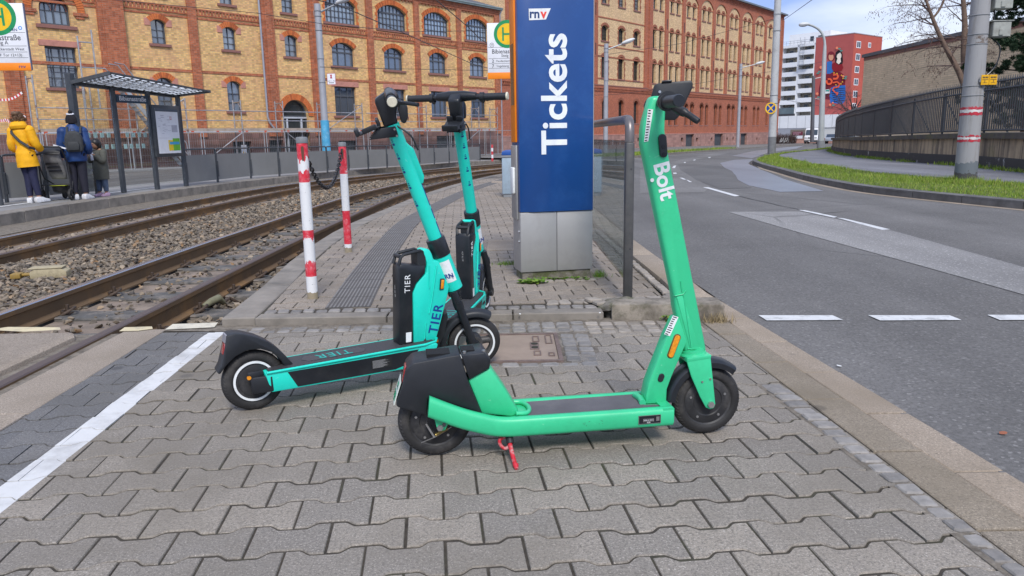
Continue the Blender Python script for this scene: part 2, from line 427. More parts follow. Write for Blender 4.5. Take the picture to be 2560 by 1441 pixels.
# crack along the seam between the two lanes
mb=MB()
cr=[(1845,490),(1880,499),(1915,506),(1950,515),(1975,519),(2005,526)]
for a,b in zip(cr,cr[1:]):
    p,q=G(*a),G(*b); mb.poly([(p.x,p.y,.003),(q.x,q.y,.003),(q.x+.03,q.y-.02,.003),(p.x+.025,p.y-.03,.003)])
struct(mb.build('road_crack',GM['kerb_dark']))
def paintq(mb,px,dz=.0015,m=0):
    P=[G(*p) for p in px]; mb.poly([(p.x,p.y,p.z+dz) for p in P],m)
mb=MB()
z4=lambda l:[(1500+x/2.415,280+y/2.415) for x,y in l]
for q in ([(622,456),(652,455),(846,508),(812,511)],[(1195,593),(1225,592),(1432,634),(1412,640)],[(1428,640),(1470,643),(1752,710),(1702,713)],
          [(436,338),(445,326),(460,324),(452,340)],[(440,368),(460,367),(464,374),(444,375)],[(480,398),(500,399),(520,410),(504,409)],[(520,410),(530,412),(556,424),(540,424)],[(505,306),(512,303),(520,305),(512,310)],[(560,292),(572,288),(580,290),(570,294)],[(650,276),(664,273),(670,275),(660,279)]):
    paintq(mb,z4(q))
for q in ([(1896,789),(2081,789),(2108,801),(1917,802)],[(2170,789),(2374,789),(2404,801),(2200,802)],[(2468,788),(2680,788),(2715,800),(2500,801)],[(2775,787),(2990,787),(3040,799),(2815,800)]): paintq(mb,q)
struct(mb.build('road_marking',GM['paint']))
# far street beyond the left platform ---------------------------------
wd=Vector((math.cos(R(50.7)),math.sin(R(50.7)))); wn=Vector((wd.y,-wd.x)); WP=Vector((-13.4,42))
def wl(u,o): q=WP+wd*u+wn*o; return q
mb=MB(); ribbon(mb,[wl(-60,4.6),wl(22,4.6)],[wl(-60,6.6),wl(22,6.6)],.006); struct(mb.build('bike_lane',GM['bike']))
mb=MB(); ribbon(mb,[wl(-60,0),wl(24,0)],[wl(-60,3.6),wl(24,3.6)],.10,solid=.14); struct(mb.build('pavement',GM['plat_far']))
mb=MB(); ribbon(mb,[wl(-60,6.75),wl(22,6.75)],[wl(-60,6.87),wl(22,6.87)],.010); ribbon(mb,[wl(-60,10.0),wl(14,10.0)],[wl(-60,10.15),wl(14,10.15)],.010); struct(mb.build('road_marking',GM['paint']))
# pavement and grass strip in front of the mill ------------------------
rd=Vector((math.cos(R(50.6)),math.sin(R(50.6)))); rn=Vector((rd.y,-rd.x)); RP=Vector((8.7,82))
def rl(u,o): q=RP+rd*u+rn*o; return q
def fkb(o):
    P=[Vector(p) for p in farKerb]; return offs(P,o)
mb=MB(); A=fkb(0); ribbon(mb,fkb(.16),A,.11,solid=.2); struct(mb.build('kerb',GM['kerb']))
mb=MB(); ribbon(mb,fkb(22)[:],fkb(.16),.10); struct(mb.build('pavement',GM['asphalt_mid']))
# right-hand footpath with grass verge ---------------------------------
gk=grassK
gin=catmull([(16,-6),(12.5,3),(9.9,8.5),(8.77,12.6),(8.35,15.0),(8.3,17.8),(8.99,22.0),(10.1,26.6),(12.5,35.6),(16.6,44.5),(23.2,55.5),(33.5,75),(47.5,101),(63.5,131)],6)
mb=MB(); ribbon(mb,gk,offs(gk,.14),.0); struct(mb.build('gutter',GM['slabB']))
ko=offs(gk,-.0)
mb=MB()
kk=resample(gk,1.0)
ki=offs(kk,-.15)
for i in range(len(kk)-1):
    a,b=kk[i],kk[i+1]; d=(b-a)*.006; c_,e=ki[i],ki[i+1]
    ribbon(mb,[c_+d,e-d],[a+d,b-d],.115,.105,solid=.2)
struct(mb.build('kerb',GM['kerb_dark']))
foot=[(p.x,p.y) for p in gk]+[(75,130)]+[(40,70),(26,55),(21.7,51.3),(16.8,39),(14.5,31.2),(13.3,26.6),(12.6,23.1),(12.2,20.4),(11.9,18.5),(11.5,16.7),(11.0,14.6),(10.6,12),(14,3),(22,-6)]
sheet('footpath',[foot],.085,GM['asphalt_walk'])
# ================================================================ PAVING
def bone(ax,by,o,p,q,g,dl=.0125):
    """outline of one bone-shaped paver in the grid o + ax*p + by*q"""
    La=ax.length; Lb=by.length; xs=[0,.15,.18,.215,.285,.32,.35,.65,.68,.715,.785,.82,.85,1]; gx=g*.74/La; gy=g*1.22/Lb; d=dl/Lb
    def lv(x):
        u=min(x,1-x); t=min(1,max(0,(u-.165)/.17)); t=t*t*(3-2*t); return d*(1-2*t)
    top=[(min(max(x,gx),1-gx),.5+lv(x)-gy) for x in xs]; bot=[(x,-(y)) for x,y in top]
    out=[]
    for x,y in bot+top[::-1]: 
        w=o+ax*(p+x)+by*(q+y); out.append((w.x,w.y))
    return out
def pave(name,regions,o,ax,by,prange,qrange,z,holes=(),jit=.0018,gap=.0040):
    """regions: list of (convex polygon, material index); stones are clipped to each"""
    mb=MB(); rnd=random.Random(3)
    for q in range(*qrange):
        for p in range(*prange):
            pp=p+(.5 if q%2 else 0.0)
            c=o+ax*(pp+.5)+by*q
            for reg,mi in regions:
                mnx=min(a[0] for a in reg)-.2; mxx=max(a[0] for a in reg)+.2; mny=min(a[1] for a in reg)-.2; mxy=max(a[1] for a in reg)+.2
                if not(mnx<c.x<mxx and mny<c.y<mxy): continue
                if any(inside((c.x,c.y),h) for h in holes): continue
                g=gap*rnd.uniform(.7,1.6)*(.35 if mi==1 else (.7 if mi==2 else 1))
                P=bone(ax,by,o,pp,q,g); full=all(inside(a,reg) for a in P)
                dz=z+rnd.uniform(-jit,jit); tx,ty=rnd.uniform(-.012,.012),rnd.uniform(-.012,.012)
                zf=lambda a: dz+(a[0]-c.x)*tx+(a[1]-c.y)*ty+(T(a[1]))
                if full:
                    Q=bone(ax,by,o,pp,q,g+.0026)
                    A=mb.vs([(a[0],a[1],zf(a)-.0035) for a in P]); B=mb.vs([(a[0],a[1],zf(a)) for a in Q]); n=len(A)
                    C=mb.vs([(a[0],a[1],zf(a)-.012) for a in P])
                    mb.face(B,mi)
                    for k in range(n):
                        mb.face((A[k],A[(k+1)%n],B[(k+1)%n],B[k]),mi); mb.face((C[k],C[(k+1)%n],A[(k+1)%n],A[k]),mi)
                else:
                    for k in range(len(reg)):
                        P=clip(P,reg[k-1],reg[k])
                        if len(P)<3: break
                    if len(P)>=3:
                        ar=abs(sum(P[k-1][0]*P[k][1]-P[k][0]*P[k-1][1] for k in range(len(P))))/2
                        if ar>.0012: mb.prism([(a[0],a[1]) for a in P],-.012,-.0006,lambda a,b,h:Vector((a,b,zf((a,b))+h)),mi)
    return mb
def ccw(P):
    a=sum(P[k-1][0]*P[k][1]-P[k][0]*P[k-1][1] for k in range(len(P))); return P if a>0 else P[::-1]
AX=Vector((.2029,.0187)); BY=Vector((-.0142,.1372)); O=Vector((-.323-.2029*.5,2.12-.0187*.5))+AX*.5
# straight guide lines of the crossing area
wr0,wr1=G2(353,1000),G2(570,826)      # white line, right side
wl0,wl1=G2(292,1000),G2(528,826)      # white line, left side
dk0,dk1=G2(130,1000),G2(415,826)      # dark strip, left side
def ext(a,b,y): t=(y-a[1])/(b[1]-a[1]); return (a[0]+(b[0]-a[0])*t,y)
Y0,Y1=-2.2,4.12
sA0,sA1=(1.215,1.6),(1.06,4.0)        # inner side of the aggregate slabs
def band(a0,a1,b0,b1,y0=Y0,y1=Y1): return ccw([ext(a0,a1,y0),ext(b0,b1,y0),ext(b0,b1,y1),ext(a0,a1,y1)])
top_l=4.05
main=band(wr0,wr1,sA0,sA1,Y0,3.99)
white=band(wl0,wl1,wr0,wr1,Y0,4.04); dark=band(dk0,dk1,wl0,wl1,Y0,4.05)
mh=(-.33,3.36,.235,3.87)
holes=[[(mh[0]-.06,mh[1]+.0),(.31,mh[1]+.0),(.31,3.9),(mh[0]-.06,3.9)]]
mb=pave('p',[(main,0),(white,1),(dark,2)],O,AX,BY,(-16,12),(-34,16),0.0,holes)
struct(mb.build('paving',[GM['paver'],GM['paver_paint'],GM['paver_dark']],fix=False))
sheet('paving_joint',[band(dk0,dk1,sA0,sA1,Y0,4.2)],-.0048,GM['joint'])
# concrete strip by the rail, and kerb slabs by the road
def slabs(name,a0,a1,b0,b1,y0,y1,step,mat,z,th=.05,gap=.004):
    mb=MB(); n=int((y1-y0)/step)
    for i in range(n+1):
        ya=y0+i*step+gap; yb=min(y0+(i+1)*step-gap,y1)
        if yb-ya<.05: continue
        P=[ext(a0,a1,ya),ext(b0,b1,ya),ext(b0,b1,yb),ext(a0,a1,yb)]
        mb.prism(P,z-th,z+random.uniform(-.0015,.0015),lambda a,b,h: Vector((a,b,h)))
    return struct(mb.build(name,mat,bevel=.004,bseg=1))
rg0,rg1=(-2.14,0),(-2.18,4.1)
slabs('concrete_strip',rg0,rg1,(dk0[0]-.004,dk0[1]),(dk1[0]-.004,dk1[1]),-2.0,4.13,1.6,GM['conc'],.001,.25)
e=.006
AB0,AB1=(1.375,1.7),(1.205,4.0); BO0,BO1=(1.525,1.9),(1.36,4.0)
slabs('kerb',(sA0[0]+e,sA0[1]),(sA1[0]+e,sA1[1]),AB0,AB1,-2.2,4.1,.5,GM['slabA'],.003)
slabs('gutter',(AB0[0]+e,AB0[1]),(AB1[0]+e,AB1[1]),BO0,BO1,-2.35,7.6,.5,GM['slabB'],-.001)
sheet('kerb_joint',[band(sA0,sA1,BO0,BO1,-2.4,7.6)],-.006,GM['dirt'])
# granite setts
def sett_patch(mb,p00,p10,p11,p01,nx,ny,z,h=.006,jit=.16,m=0,rnd=random.Random(5)):
    P=[Vector(q) for q in (p00,p10,p11,p01)]
    def at(u,v): return P[0]*(1-u)*(1-v)+P[1]*u*(1-v)+P[2]*u*v+P[3]*(1-u)*v
    for j in range(ny):
        off=rnd.uniform(-.3,.3)
        for i in range(nx):
            u0,u1=(i+.06+off*.0)/nx,(i+.94)/nx; v0,v1=(j+.07)/ny,(j+.93)/ny
            ring=[]
            for (a,b) in ((0,.12),(0,.88),(.12,1),(.88,1),(1,.88),(1,.12),(.88,0),(.12,0)):
                u=u0+(u1-u0)*(a+rnd.uniform(-.5,.5)*jit*.6); v=v0+(v1-v0)*(b+rnd.uniform(-.5,.5)*jit*.6)
                ring.append(at(min(1,max(0,u)),min(1,max(0,v))))
            c=sum(ring,Vector((0,0)))/8; dz=z+rnd.uniform(-.004,.004)
            A=mb.vs([(q.x,q.y,T(q.y)+dz-.016) for q in ring]); B=mb.vs([(q.x,q.y,T(q.y)+dz-.003) for q in ring]); Cc=mb.vs([((q-c)*.86+c).to_3d()+Vector((0,0,T(q.y)+dz+.0015+rnd.uniform(-.0015,.0015))) for q in ring])
            n=8
            for k in range(n):
                mb.face((A[k],B[k],B[(k+1)%n],A[(k+1)%n]),m); mb.face((B[k],Cc[k],Cc[(k+1)%n],B[(k+1)%n]),m)
            mb.face(Cc[::-1],m)
mb=MB()
sett_patch(mb,(-1.55,4.0),(-.33,3.99),(-.33,4.12),(-1.55,4.12),15,2,.001)
sett_patch(mb,(-.33,3.91),(.40,3.91),(.40,4.13),(-.33,4.13),9,3,.003)
sett_patch(mb,(.40,3.86),(1.04,3.86),(1.04,4.12),(.40,4.12),8,3,.003,m=1)
sett_patch(mb,(.245,3.36),(.40,3.36),(.40,3.86),(.245,3.88),2,6,.003)
sett_patch(mb,(-.43,3.29),(.40,3.29),(.40,3.355),(-.43,3.355),9,1,.003)
for k in range(3):
    ya=3.0-k*.5
    sett_patch(mb,(ext((1.02,2.99),(1.16,1.61),ya-.5)[0]-.0,ya-.5),(ext(sA0,sA1,ya-.5)[0]-.004,ya-.5),(ext(sA0,sA1,ya)[0]-.004,ya),(ext((1.02,2.99),(1.16,1.61),ya)[0],ya),1,7,.004)
sett_patch(mb,(1.155,-1.5),(1.215+.17,-1.5),(1.215,1.5),(1.165,1.5),1,24,.004)
struct(mb.build('granite_setts',[GM['sett'],GM['sett_warm']],fix=True))
mb=MB()
mb.poly([(1.01,3.0,.0005),(1.06,3.0,.0005),(1.20,1.5,.0005),(1.155,1.5,.0005)])
mb.poly([(-.45,3.28,-.001),(.42,3.28,-.001),(.42,4.15,-.001),(-.45,4.15,-.001)]); mb.poly([(.4,3.84,-.002),(1.06,3.84,-.002),(1.06,4.2,-.002),(.4,4.2,-.002)]); mb.poly([(-1.6,3.97,-.002),(-.44,3.97,-.002),(-.44,4.2,-.002),(-1.6,4.2,-.002)])
struct(mb.build('sett_joint',GM['dirt']))
# manhole cover with a cast frame
mh_t=thing('manhole_cover','square manhole cover filled with concrete in a rusty iron frame, set in grey setts','manhole',((mh[0]+mh[2])/2,(mh[1]+mh[3])/2,0))
w,h=(mh[2]-mh[0])/2,(mh[3]-mh[1])/2
iron=pm('cast_iron',(.20,.145,.125),.7,.3,var=.25,vs=20,bump=.4,bs=120)
mb=MB(); mb.box((-w+.022,-h+.022,-.02),(w-.022,h-.022,.004)); mb.build('cover',pm('cover_concrete',(.30,.23,.18),.85,var=.12,vs=7,bump=.3,bs=160),mh_t)
mb=MB()
for a,b in (((-w,-h,-.02),(w,-h+.02,.009)),((-w,h-.02,-.02),(w,h,.009)),((-w,-h+.02,-.02),(-w+.02,h-.02,.009)),((w-.02,-h+.02,-.02),(w,h-.02,.009))): mb.box(a,b)
for (x,y,ww,hh) in ((w-.135,-.155,.035,.075),(w-.065,-.17,.03,.055),(w-.135,.09,.035,.10),(w-.07,.05,.035,.16)):
    for a,b in (((x,y,.004),(x+ww,y+.006,.009)),((x,y+hh-.006,.004),(x+ww,y+hh,.009)),((x,y+.006,.004),(x+.006,y+hh-.006,.009)),((x+ww-.006,y+.006,.004),(x+ww,y+hh-.006,.009))): mb.box(a,b)
mb.box((w-.15,-.05,.004),(w-.105,.075,.0075)); mb.build('frame',iron,mh_t)
mb=MB(); mb.cyl((w-.127,-.02,.004),(w-.127,-.02,.010),.017,seg=14); mb.cyl((w-.127,.045,.004),(w-.127,.045,.010),.017,seg=14); split_build(mb,'lifting_hole',pm('hole_black',(.03,.03,.02),.9),mh_t)
# ================================================================ NEAR PLATFORM (tram stop side)
ZP=.045
pin=offs(platL,-.19)
mb=MB(); kp=resample(platL,1.0); kpi=offs(kp,-.19)
for i in range(len(kp)-1):
    a,b=kp[i],kp[i+1]; d=(b-a)*.004; ribbon(mb,[a+d,b-d],[kpi[i]+d,kpi[i+1]-d],ZP,solid=.33)
# front kerb, almost flush on the left, a tall block on the right
for xa,xb in ((-1.47,-.72),(-.715,.0),(.005,.52)):
    mb.box((xa,4.17,-.05),(xb,4.28,ZP-.002+random.uniform(0,.003)))
struct(mb.build('kerb',GM['kerb'],bevel=.006,bseg=1))
mb=MB()
mb.prism([(.56,4.15),(1.19,4.10),(1.20,4.30),(.60,4.32)],-.05,.094,lambda a,b,h:Vector((a,b,h)))
t=NT('kerb_weathered'); v=t.coord(); g=t.n('ShaderNodeNewGeometry'); sp=t.n('ShaderNodeSeparateXYZ'); t.l(v,sp.inputs[0]); c=t.mix((.30,.26,.21),(.10,.085,.065),t.ramp(t.noise(v,4,6,.7),[(.4,0.),(.6,.9)])); c=t.mix(c,(.085,.08,.045),t.ramp(t.noise(v,11,6,.75),[(.5,0.),(.68,.8)])); t.base(c); t.set(Roughness=.9); t.bump(t.noise(v,50,5,.7),.5,.008)
struct(mb.build('kerb',t.m,bevel=.012,bseg=2)); mb=MB()
kr=[Vector(p) for p in ((1.195,4.32),(1.19,5.0),(1.16,6.0),(1.12,8),(1.12,20),(1.9,27),(3.2,30.5))]
for i in range(len(kr)-1):
    n_=max(1,int((kr[i+1]-kr[i]).length)); 
    for k in range(n_):
        a=kr[i].lerp(kr[i+1],k/n_); b=kr[i].lerp(kr[i+1],(k+1)/n_); d=(b-a)*.004
        ribbon(mb,[a+d-Vector((.19,0)),b-d-Vector((.19,0))],[a+d,b-d],.085,.08,solid=.2)
struct(mb.build('kerb',GM['slabB'],bevel=.012,bseg=2))
prg=ccw([(-1.48,4.38),(-1.55,5.2),(-1.70,6.6),(-1.76,8.5),(-1.66,10.4),(-1.42,13.5),(-.95,16.9),(-.12,20.8),(.3,22.2),(.95,22),(.93,4.46)])
mb=pave('p',[(prg,0)],Vector((0,4.45)),Vector((.2033,.0125)),Vector((-.0088,.1378)),(-14,8),(-2,130),ZP,gap=.0046)
struct(mb.build('platform_paving',GM['paver_plat'],fix=False))
sheet('platform_joint',[[(-1.50,4.27)]+[(p.x,p.y) for p in pin]+[(3.2,30.3),(1.9,27),(1.0,20),(1.0,4.2)]],ZP-.0048,GM['joint'])
mb=MB(); sett_patch(mb,(-1.46,4.285),(.5,4.285),(.5,4.375),(-1.47,4.375),26,1,ZP)
sett_patch(mb,(.5,4.30),(1.0,4.33),(1.0,4.50),(.42,4.47),6,2,ZP+.02,m=1)
sett_patch(mb,(.20,4.38),(.52,4.40),(.46,4.52),(.22,4.50),4,1,ZP+.006,m=1)
sett_patch(mb,(.94,4.5),(1.0,4.5),(.93,7.8),(.87,7.8),1,42,ZP+.02,m=1)
sett_patch(mb,(.06,5.05),(.60,5.14),(.60,5.20),(.06,5.11),7,1,ZP+.004,m=1)
struct(mb.build('granite_setts',[GM['sett'],GM['sett_warm']]))
tl=catmull([(-1.12,4.385),(-1.22,5.7),(-1.32,7.5),(-1.36,9.25),(-1.21,11.44),(-.86,14.94),(-.17,18.4),(.6,21.2)],8)
tr_=offs(tl,-.27)
mb=MB(); ribbon(mb,tl,tr_,ZP+.004,solid=.015); struct(mb.build('tactile_strip',GM['tactile'],fix=False))
mb=MB(); p=G(1216,628,ZP);q=G(1298,600,ZP)
mb.box((p.x,p.y,ZP-.01),(q.x+.12,q.y,ZP+.006)); 
p=G(1228,458,ZP); mb.box((p.x,p.y,ZP-.01),(p.x+.35,p.y+.7,ZP+.006))
struct(mb.build('cover_slab',GM['slabB'],bevel=.004))
# concrete foot with moss below the glass barrier post
t=NT('mossy_concrete'); v=t.coord(); c=t.mix((.21,.19,.16),(.085,.095,.035),t.ramp(t.noise(v,9,5,.7),[(.42,0.),(.6,1.)])); c=t.mix(c,(.06,.05,.035),t.ramp(t.noise(v,30,4,.7),[(.5,0.),(.7,.7)])); t.base(c); t.set(Roughness=.95); t.bump(t.noise(v,50,5,.7),.8,.01); GM['moss']=t.m
mb=MB()
for i in range(9):
    for k in range(28):
        pass
b=bmesh.new(); bmesh.ops.create_icosphere(b,subdivisions=4,radius=1)
for vtx in b.verts:
    n=vtx.co.copy(); k=1+.12*math.sin(n.x*5+1)*math.cos(n.y*6)+.05*math.sin(n.x*17+n.y*13)
    vtx.co=Vector((n.x*.15*k,n.y*.11*k,max(-.1,n.z*.07*k)))
me=bpy.data.meshes.new('concrete_foot'); b.to_mesh(me); b.free(); me.materials.append(GM['moss']); me.shade_smooth()
o=bpy.data.objects.new('concrete_foot',me); COL.objects.link(o); o.location=(.66,4.30,.025)
tag(o,'lumpy mossy concrete footing at the foot of the dark handrail post','footing')
# ================================================================ TRAM TRACKS
ZR1,ZR2=-.008,-.09
rail3=catmull([(-5.33,-4),(-5.38,5),(-5.43,9),(-5.45,13),(-5.22,18),(-4.45,22.5),(-2.6,29),(.2,36.5),(3.2,42)],8)
t=NT('rail_rust'); v=t.coord(); c=t.mix((.19,.115,.055),(.11,.075,.045),t.noise(v,3,5,.7)); c=t.mix(c,(.32,.17,.055),t.ramp(t.noise(v,1.1,5,.7),[(.5,0.),(.72,.8)]))
t.base(c); t.set(Roughness=.75,Metallic=.25); t.bump(t.noise(v,60,4,.7),.2,.004); RUST=t.m
t=NT('rail_polished'); t.base((.42,.42,.45)); t.set(Metallic=.95,Roughness=t.math('MULTIPLY_ADD',t.noise(t.coord('Object',(40,1,40)),3,3),.25,.14)); POL=t.m
t=NT('rail_dull'); t.base((.13,.095,.085)); t.set(Metallic=.6,Roughness=.5); DULL=t.m
SLP=pm('sleeper',(.10,.095,.088),.9,var=.3,vs=10,bump=.5,bs=60,dirt=((.24,.20,.165),.85,5))
CLIP=pm('rail_clip',(.085,.06,.045),.7,.4,var=.3,vs=30)
prof=[(-.06,-.15),(.06,-.15),(.06,-.138),(.012,-.12),(.012,-.045),(.031,-.035),(.031,-.006),(.024,0),(-.024,0),(-.031,-.006),(-.031,-.035),(-.012,-.045),(-.012,-.12),(-.06,-.138)]
def rail(mb,P,z,shine):
    N=len(P); n=len(prof); rings=[]
    for i,p in enumerate(P):
        t=(P[min(i+1,N-1)]-P[max(i-1,0)]).normalized(); nn=Vector((-t.y,t.x))
        rings.append(mb.vs([(p.x+nn.x*a,p.y+nn.y*a,T(p.y)+z+b) for a,b in prof]))
    for i in range(N-1):
        for k in range(n): mb.face((rings[i][k],rings[i][(k+1)%n],rings[i+1][(k+1)%n],rings[i+1][k]),shine if k in (6,7,8) else 0)
    mb.face(rings[0],0); mb.face(rings[-1][::-1],0)
def eclip(mb,c,ax,sd):
    """a curled spring clip beside the rail foot"""
    ax=Vector((ax.x,ax.y,0)); n=Vector((-ax.y,ax.x,0))*sd; u=Vector((0,0,1))
    P=[(-.055,.0,.012),(-.05,.035,.03),(-.015,.06,.048),(.03,.055,.05),(.055,.02,.04),(.05,-.025,.028),(.015,-.035,.022),(-.02,-.015,.02),(-.03,.03,.022)]
    mb.tube([c+ax*a+n*b+u*h for a,b,h in P],.0105,6)
    mb.bar(c-ax*.04-n*.0,c+ax*.04,.075,.03,0); mb.cyl(c+n*.015,c+n*.015+u*.075,.013,seg=6)
def track(name,label,R1,z,ys,bedz,slot):
    th=thing(name,label,'tram track',(0,0,0)); g=.95
    R2=offs(R1,g); mid=offs(R1,g/2)
    for k,P in enumerate((R1,R2)):
        mb=MB(); rail(mb,P,z,1); mb.build('rail',[RUST,POL if (k if slot else 1) else DULL],th,smooth=30)
    S=[p for p in resample(mid,.66)]
    for i,p in enumerate(S):
        if not(ys[0]<p.y<ys[1]): continue
        j=min(range(len(mid)),key=lambda q:(mid[q]-p).length); tg=(mid[min(j+1,len(mid)-1)]-mid[max(0,j-1)]).normalized()
        rz=math.atan2(tg.y,tg.x)-PI/2
        mb=MB(); mb.box((-.86,-.12,-.12),(.86,.12,0)); mb.box((-.62,-.125,-.01),(-.36,.125,.008)); mb.box((.36,-.125,-.01),(.62,.125,.008))
        o=mb.build('sleeper',SLP,th,bevel=.012,bseg=1); o.location=(p.x,p.y,T(p.y)+z-.152); o.rotation_euler=(0,0,rz+random.uniform(-.02,.02))
        if p.y<26:
            for sx in (-g/2,g/2):
                for sd in (-1,1):
                    c=bpy.data.objects.new('rail_clip',CLIPME[sd]); COL.objects.link(c); c.parent=o; c.location=(sx+sd*.072,random.uniform(-.01,.01),.0); c.rotation_euler=(0,0,random.uniform(-.15,.15))
    return th,R2
CLIPME={}
for sd in (-1,1):
    mb=MB(); eclip(mb,Vector((0,0,0)),Vector((0,1)),-sd); o=mb.build('rail_clip',CLIP,smooth=60); CLIPME[sd]=o.data; bpy.data.objects.remove(o)
tr1,rail2=track('tram_track','near tram track, its rusty nearest rail running along the edge of the ticket machine platform',rail1,ZR1,(4.3,27),-.185,1)
tr2,rail4=track('tram_track','far tram track with a shiny outer rail close under the platform where the people wait',rail3,ZR2,(3.5,34),-.24,1)
# sandy fill between the rails, loose ballast elsewhere
mb=MB(); ribbon(mb,[p for p in offs(rail1,.06) if p.y>4.0],[p for p in offs(rail2,-.06) if p.y>4.0][:len([p for p in offs(rail1,.06) if p.y>4.0])],-.182); 
mb2=MB()
A=[p for p in rail1]; 
P1=offs(rail1,.06); P2=offs(rail1,.89)
mb=MB(); sel=[i for i,p in enumerate(rail1) if p.y>3.9]; ribbon(mb,[P1[i] for i in sel],[P2[i] for i in sel],-.180)
P1=offs(rail3,.06); P2=offs(rail3,.89); sel=[i for i,p in enumerate(rail3) if p.y>2]; ribbon(mb,[P1[i] for i in sel],[P2[i] for i in sel],-.222)
struct(mb.build('track_fill',GM['sand']))
mb=MB(); P1=offs(rail3,1.05); P2=offs(farK,-.01); sel=[i for i,p in enumerate(farK) if p.y>3]
K=offs(farK,-.62); ribbon(mb,[K[i] for i in sel],[farK[i] for i in sel],-.225,-.19); struct(mb.build('track_fill',GM['dirt']))
# ballast stones -------------------------------------------------------
rnd=random.Random(11); ROCK=[]
for k in range(14):
    b=bmesh.new()
    for i in range(11):
        q=Vector((rnd.gauss(0,1),rnd.gauss(0,1),rnd.gauss(0,1))).normalized(); b.verts.new((q.x*.5*rnd.uniform(.75,1.1),q.y*.4*rnd.uniform(.75,1.1),q.z*.3*rnd.uniform(.8,1.1)))
    bmesh.ops.convex_hull(b,input=b.verts); bmesh.ops.delete(b,geom=[q for q in b.verts if not q.link_faces],context='VERTS'); b.verts.index_update()
    ROCK.append(([q.co.copy() for q in b.verts],[[q.index for q in f.verts] for f in b.faces])); b.free()
mb=MB()
def rock(x,y,z,s):
    V,F=rnd.choice(ROCK); a=rnd.uniform(0,6.28); c_,s_=math.cos(a),math.sin(a); tx=rnd.uniform(-.5,.5)
    i=mb.vs([(x+s*(q.x*c_-q.y*s_),y+s*(q.x*s_+q.y*c_),z+s*(q.z+q.x*tx)) for q in V])
    for f in F: mb.face([i[k] for k in f])
def scatter(P,d0,d1,y0,y1,n,smin,smax,z):
    idx=[i for i,p in enumerate(P) if y0-3<p.y<y1+3]
    for _ in range(n):
        i=rnd.choice(idx[:-1]); t=rnd.random(); p=P[i].lerp(P[i+1],t); tg=(P[i+1]-P[i]).normalized(); d=rnd.uniform(d0,d1)
        q=p+Vector((-tg.y,tg.x))*d
        if not y0<q.y<y1: continue
        s=rnd.uniform(smin,smax); rock(q.x,q.y,T(q.y)+z+rnd.uniform(0,.03),s)
dense=[p for p in catmull([(p.x,p.y) for p in rail1[::4]],4)]
scatter(rail1,1.08,3.0,4.0,9.5,7500,.035,.085,-.215)
scatter(rail1,1.08,3.0,9.5,17,7500,.045,.095,-.215)
scatter(rail1,1.08,3.2,17,32,4200,.07,.13,-.215)
scatter(rail1,-.62,-.09,4.25,9,2600,.035,.085,-.20)
scatter(rail1,-.60,-.09,9,24,1800,.05,.10,-.20)
scatter(rail1,.09,.86,4.1,9,800,.02,.075,-.178)
scatter(rail1,.09,.86,9,24,900,.04,.085,-.178)
scatter(rail3,.09,.86,6,30,1000,.03,.08,-.225)
scatter(rail3,1.05,1.5,6,30,700,.03,.07,-.225)
t=NT('ballast_stone'); g=t.n('ShaderNodeNewGeometry'); v=t.coord()
c=t.ramp(g.outputs['Random Per Island'],[(0,(.075,.065,.055)),(.3,(.17,.14,.105)),(.55,(.26,.205,.145)),(.75,(.13,.11,.09)),(.9,(.36,.29,.21)),(1,(.27,.155,.07))])
c=t.mix(c,.6,t.ramp(t.noise(v,45,4,.7),[(.45,0.),(.7,.7)]),'MULTIPLY'); t.base(c); t.set(Roughness=.9)
stuff(tag(mb.build('ballast_gravel',t.m,fix=False),'loose brown and grey ballast stones between the tram rails','ballast'))
# crossing panels: concrete slab between the rails, dirty flange grooves
mb=MB()
z0=.0; a=G2(195,839); b_=G2(178,817); 
x1=a[0]
mb.prism([(-3.12,-3),(x1+.02,-3),(x1,a[1]-.02),(x1-.06,4.10),(-3.17,4.10)],-.2,.004,lambda a,b,h:Vector((a,b,h)))
mb.prism([(-5.2,-3),(-3.42,-3),(-3.42,4.1),(-5.2,4.1)],-.2,.002,lambda a,b,h:Vector((a,b,h)))
struct(mb.build('crossing_panel',GM['conc'],bevel=.03,bseg=2))
mb=MB(); mb.poly([(-3.45,-3,-.024),(-2.10,-3,-.024),(-2.10,4.13,-.024),(-3.45,4.13,-.024)]); struct(mb.build('flange_groove',GM['dirt']))
mb=MB(); mb.poly([(-2.05,4.10,-.001),(-1.55,4.05,-.001),(1.0,4.08,-.001),(1.0,4.2,.004),(-.6,4.18,.004),(-1.7,4.20,-.001)]); struct(mb.build('dirt_strip',GM['dirt']))
# yellowed and white paint blocks along the edge of the crossing
mb=MB()
def pq(px,dz=.006):
    P=[G(*p) for p in px]; mb.poly([(p.x,p.y,dz) for p in P])
pq([(0,823),(20,820),(150,821),(152,827),(60,832),(0,829)],.0055); pq([(298,830),(312,820),(380,818),(382,824),(345,829)],.0035)
struct(mb.build('crossing_marking',GM['paint_yel']))
mb=MB(); pq([(412,826),(432,812),(545,808),(536,820)],.0035); struct(mb.build('crossing_marking',pm('paint_cream',(.62,.57,.45),.7,var=.1,vs=12,dirt=((.30,.28,.25),.8,14))))
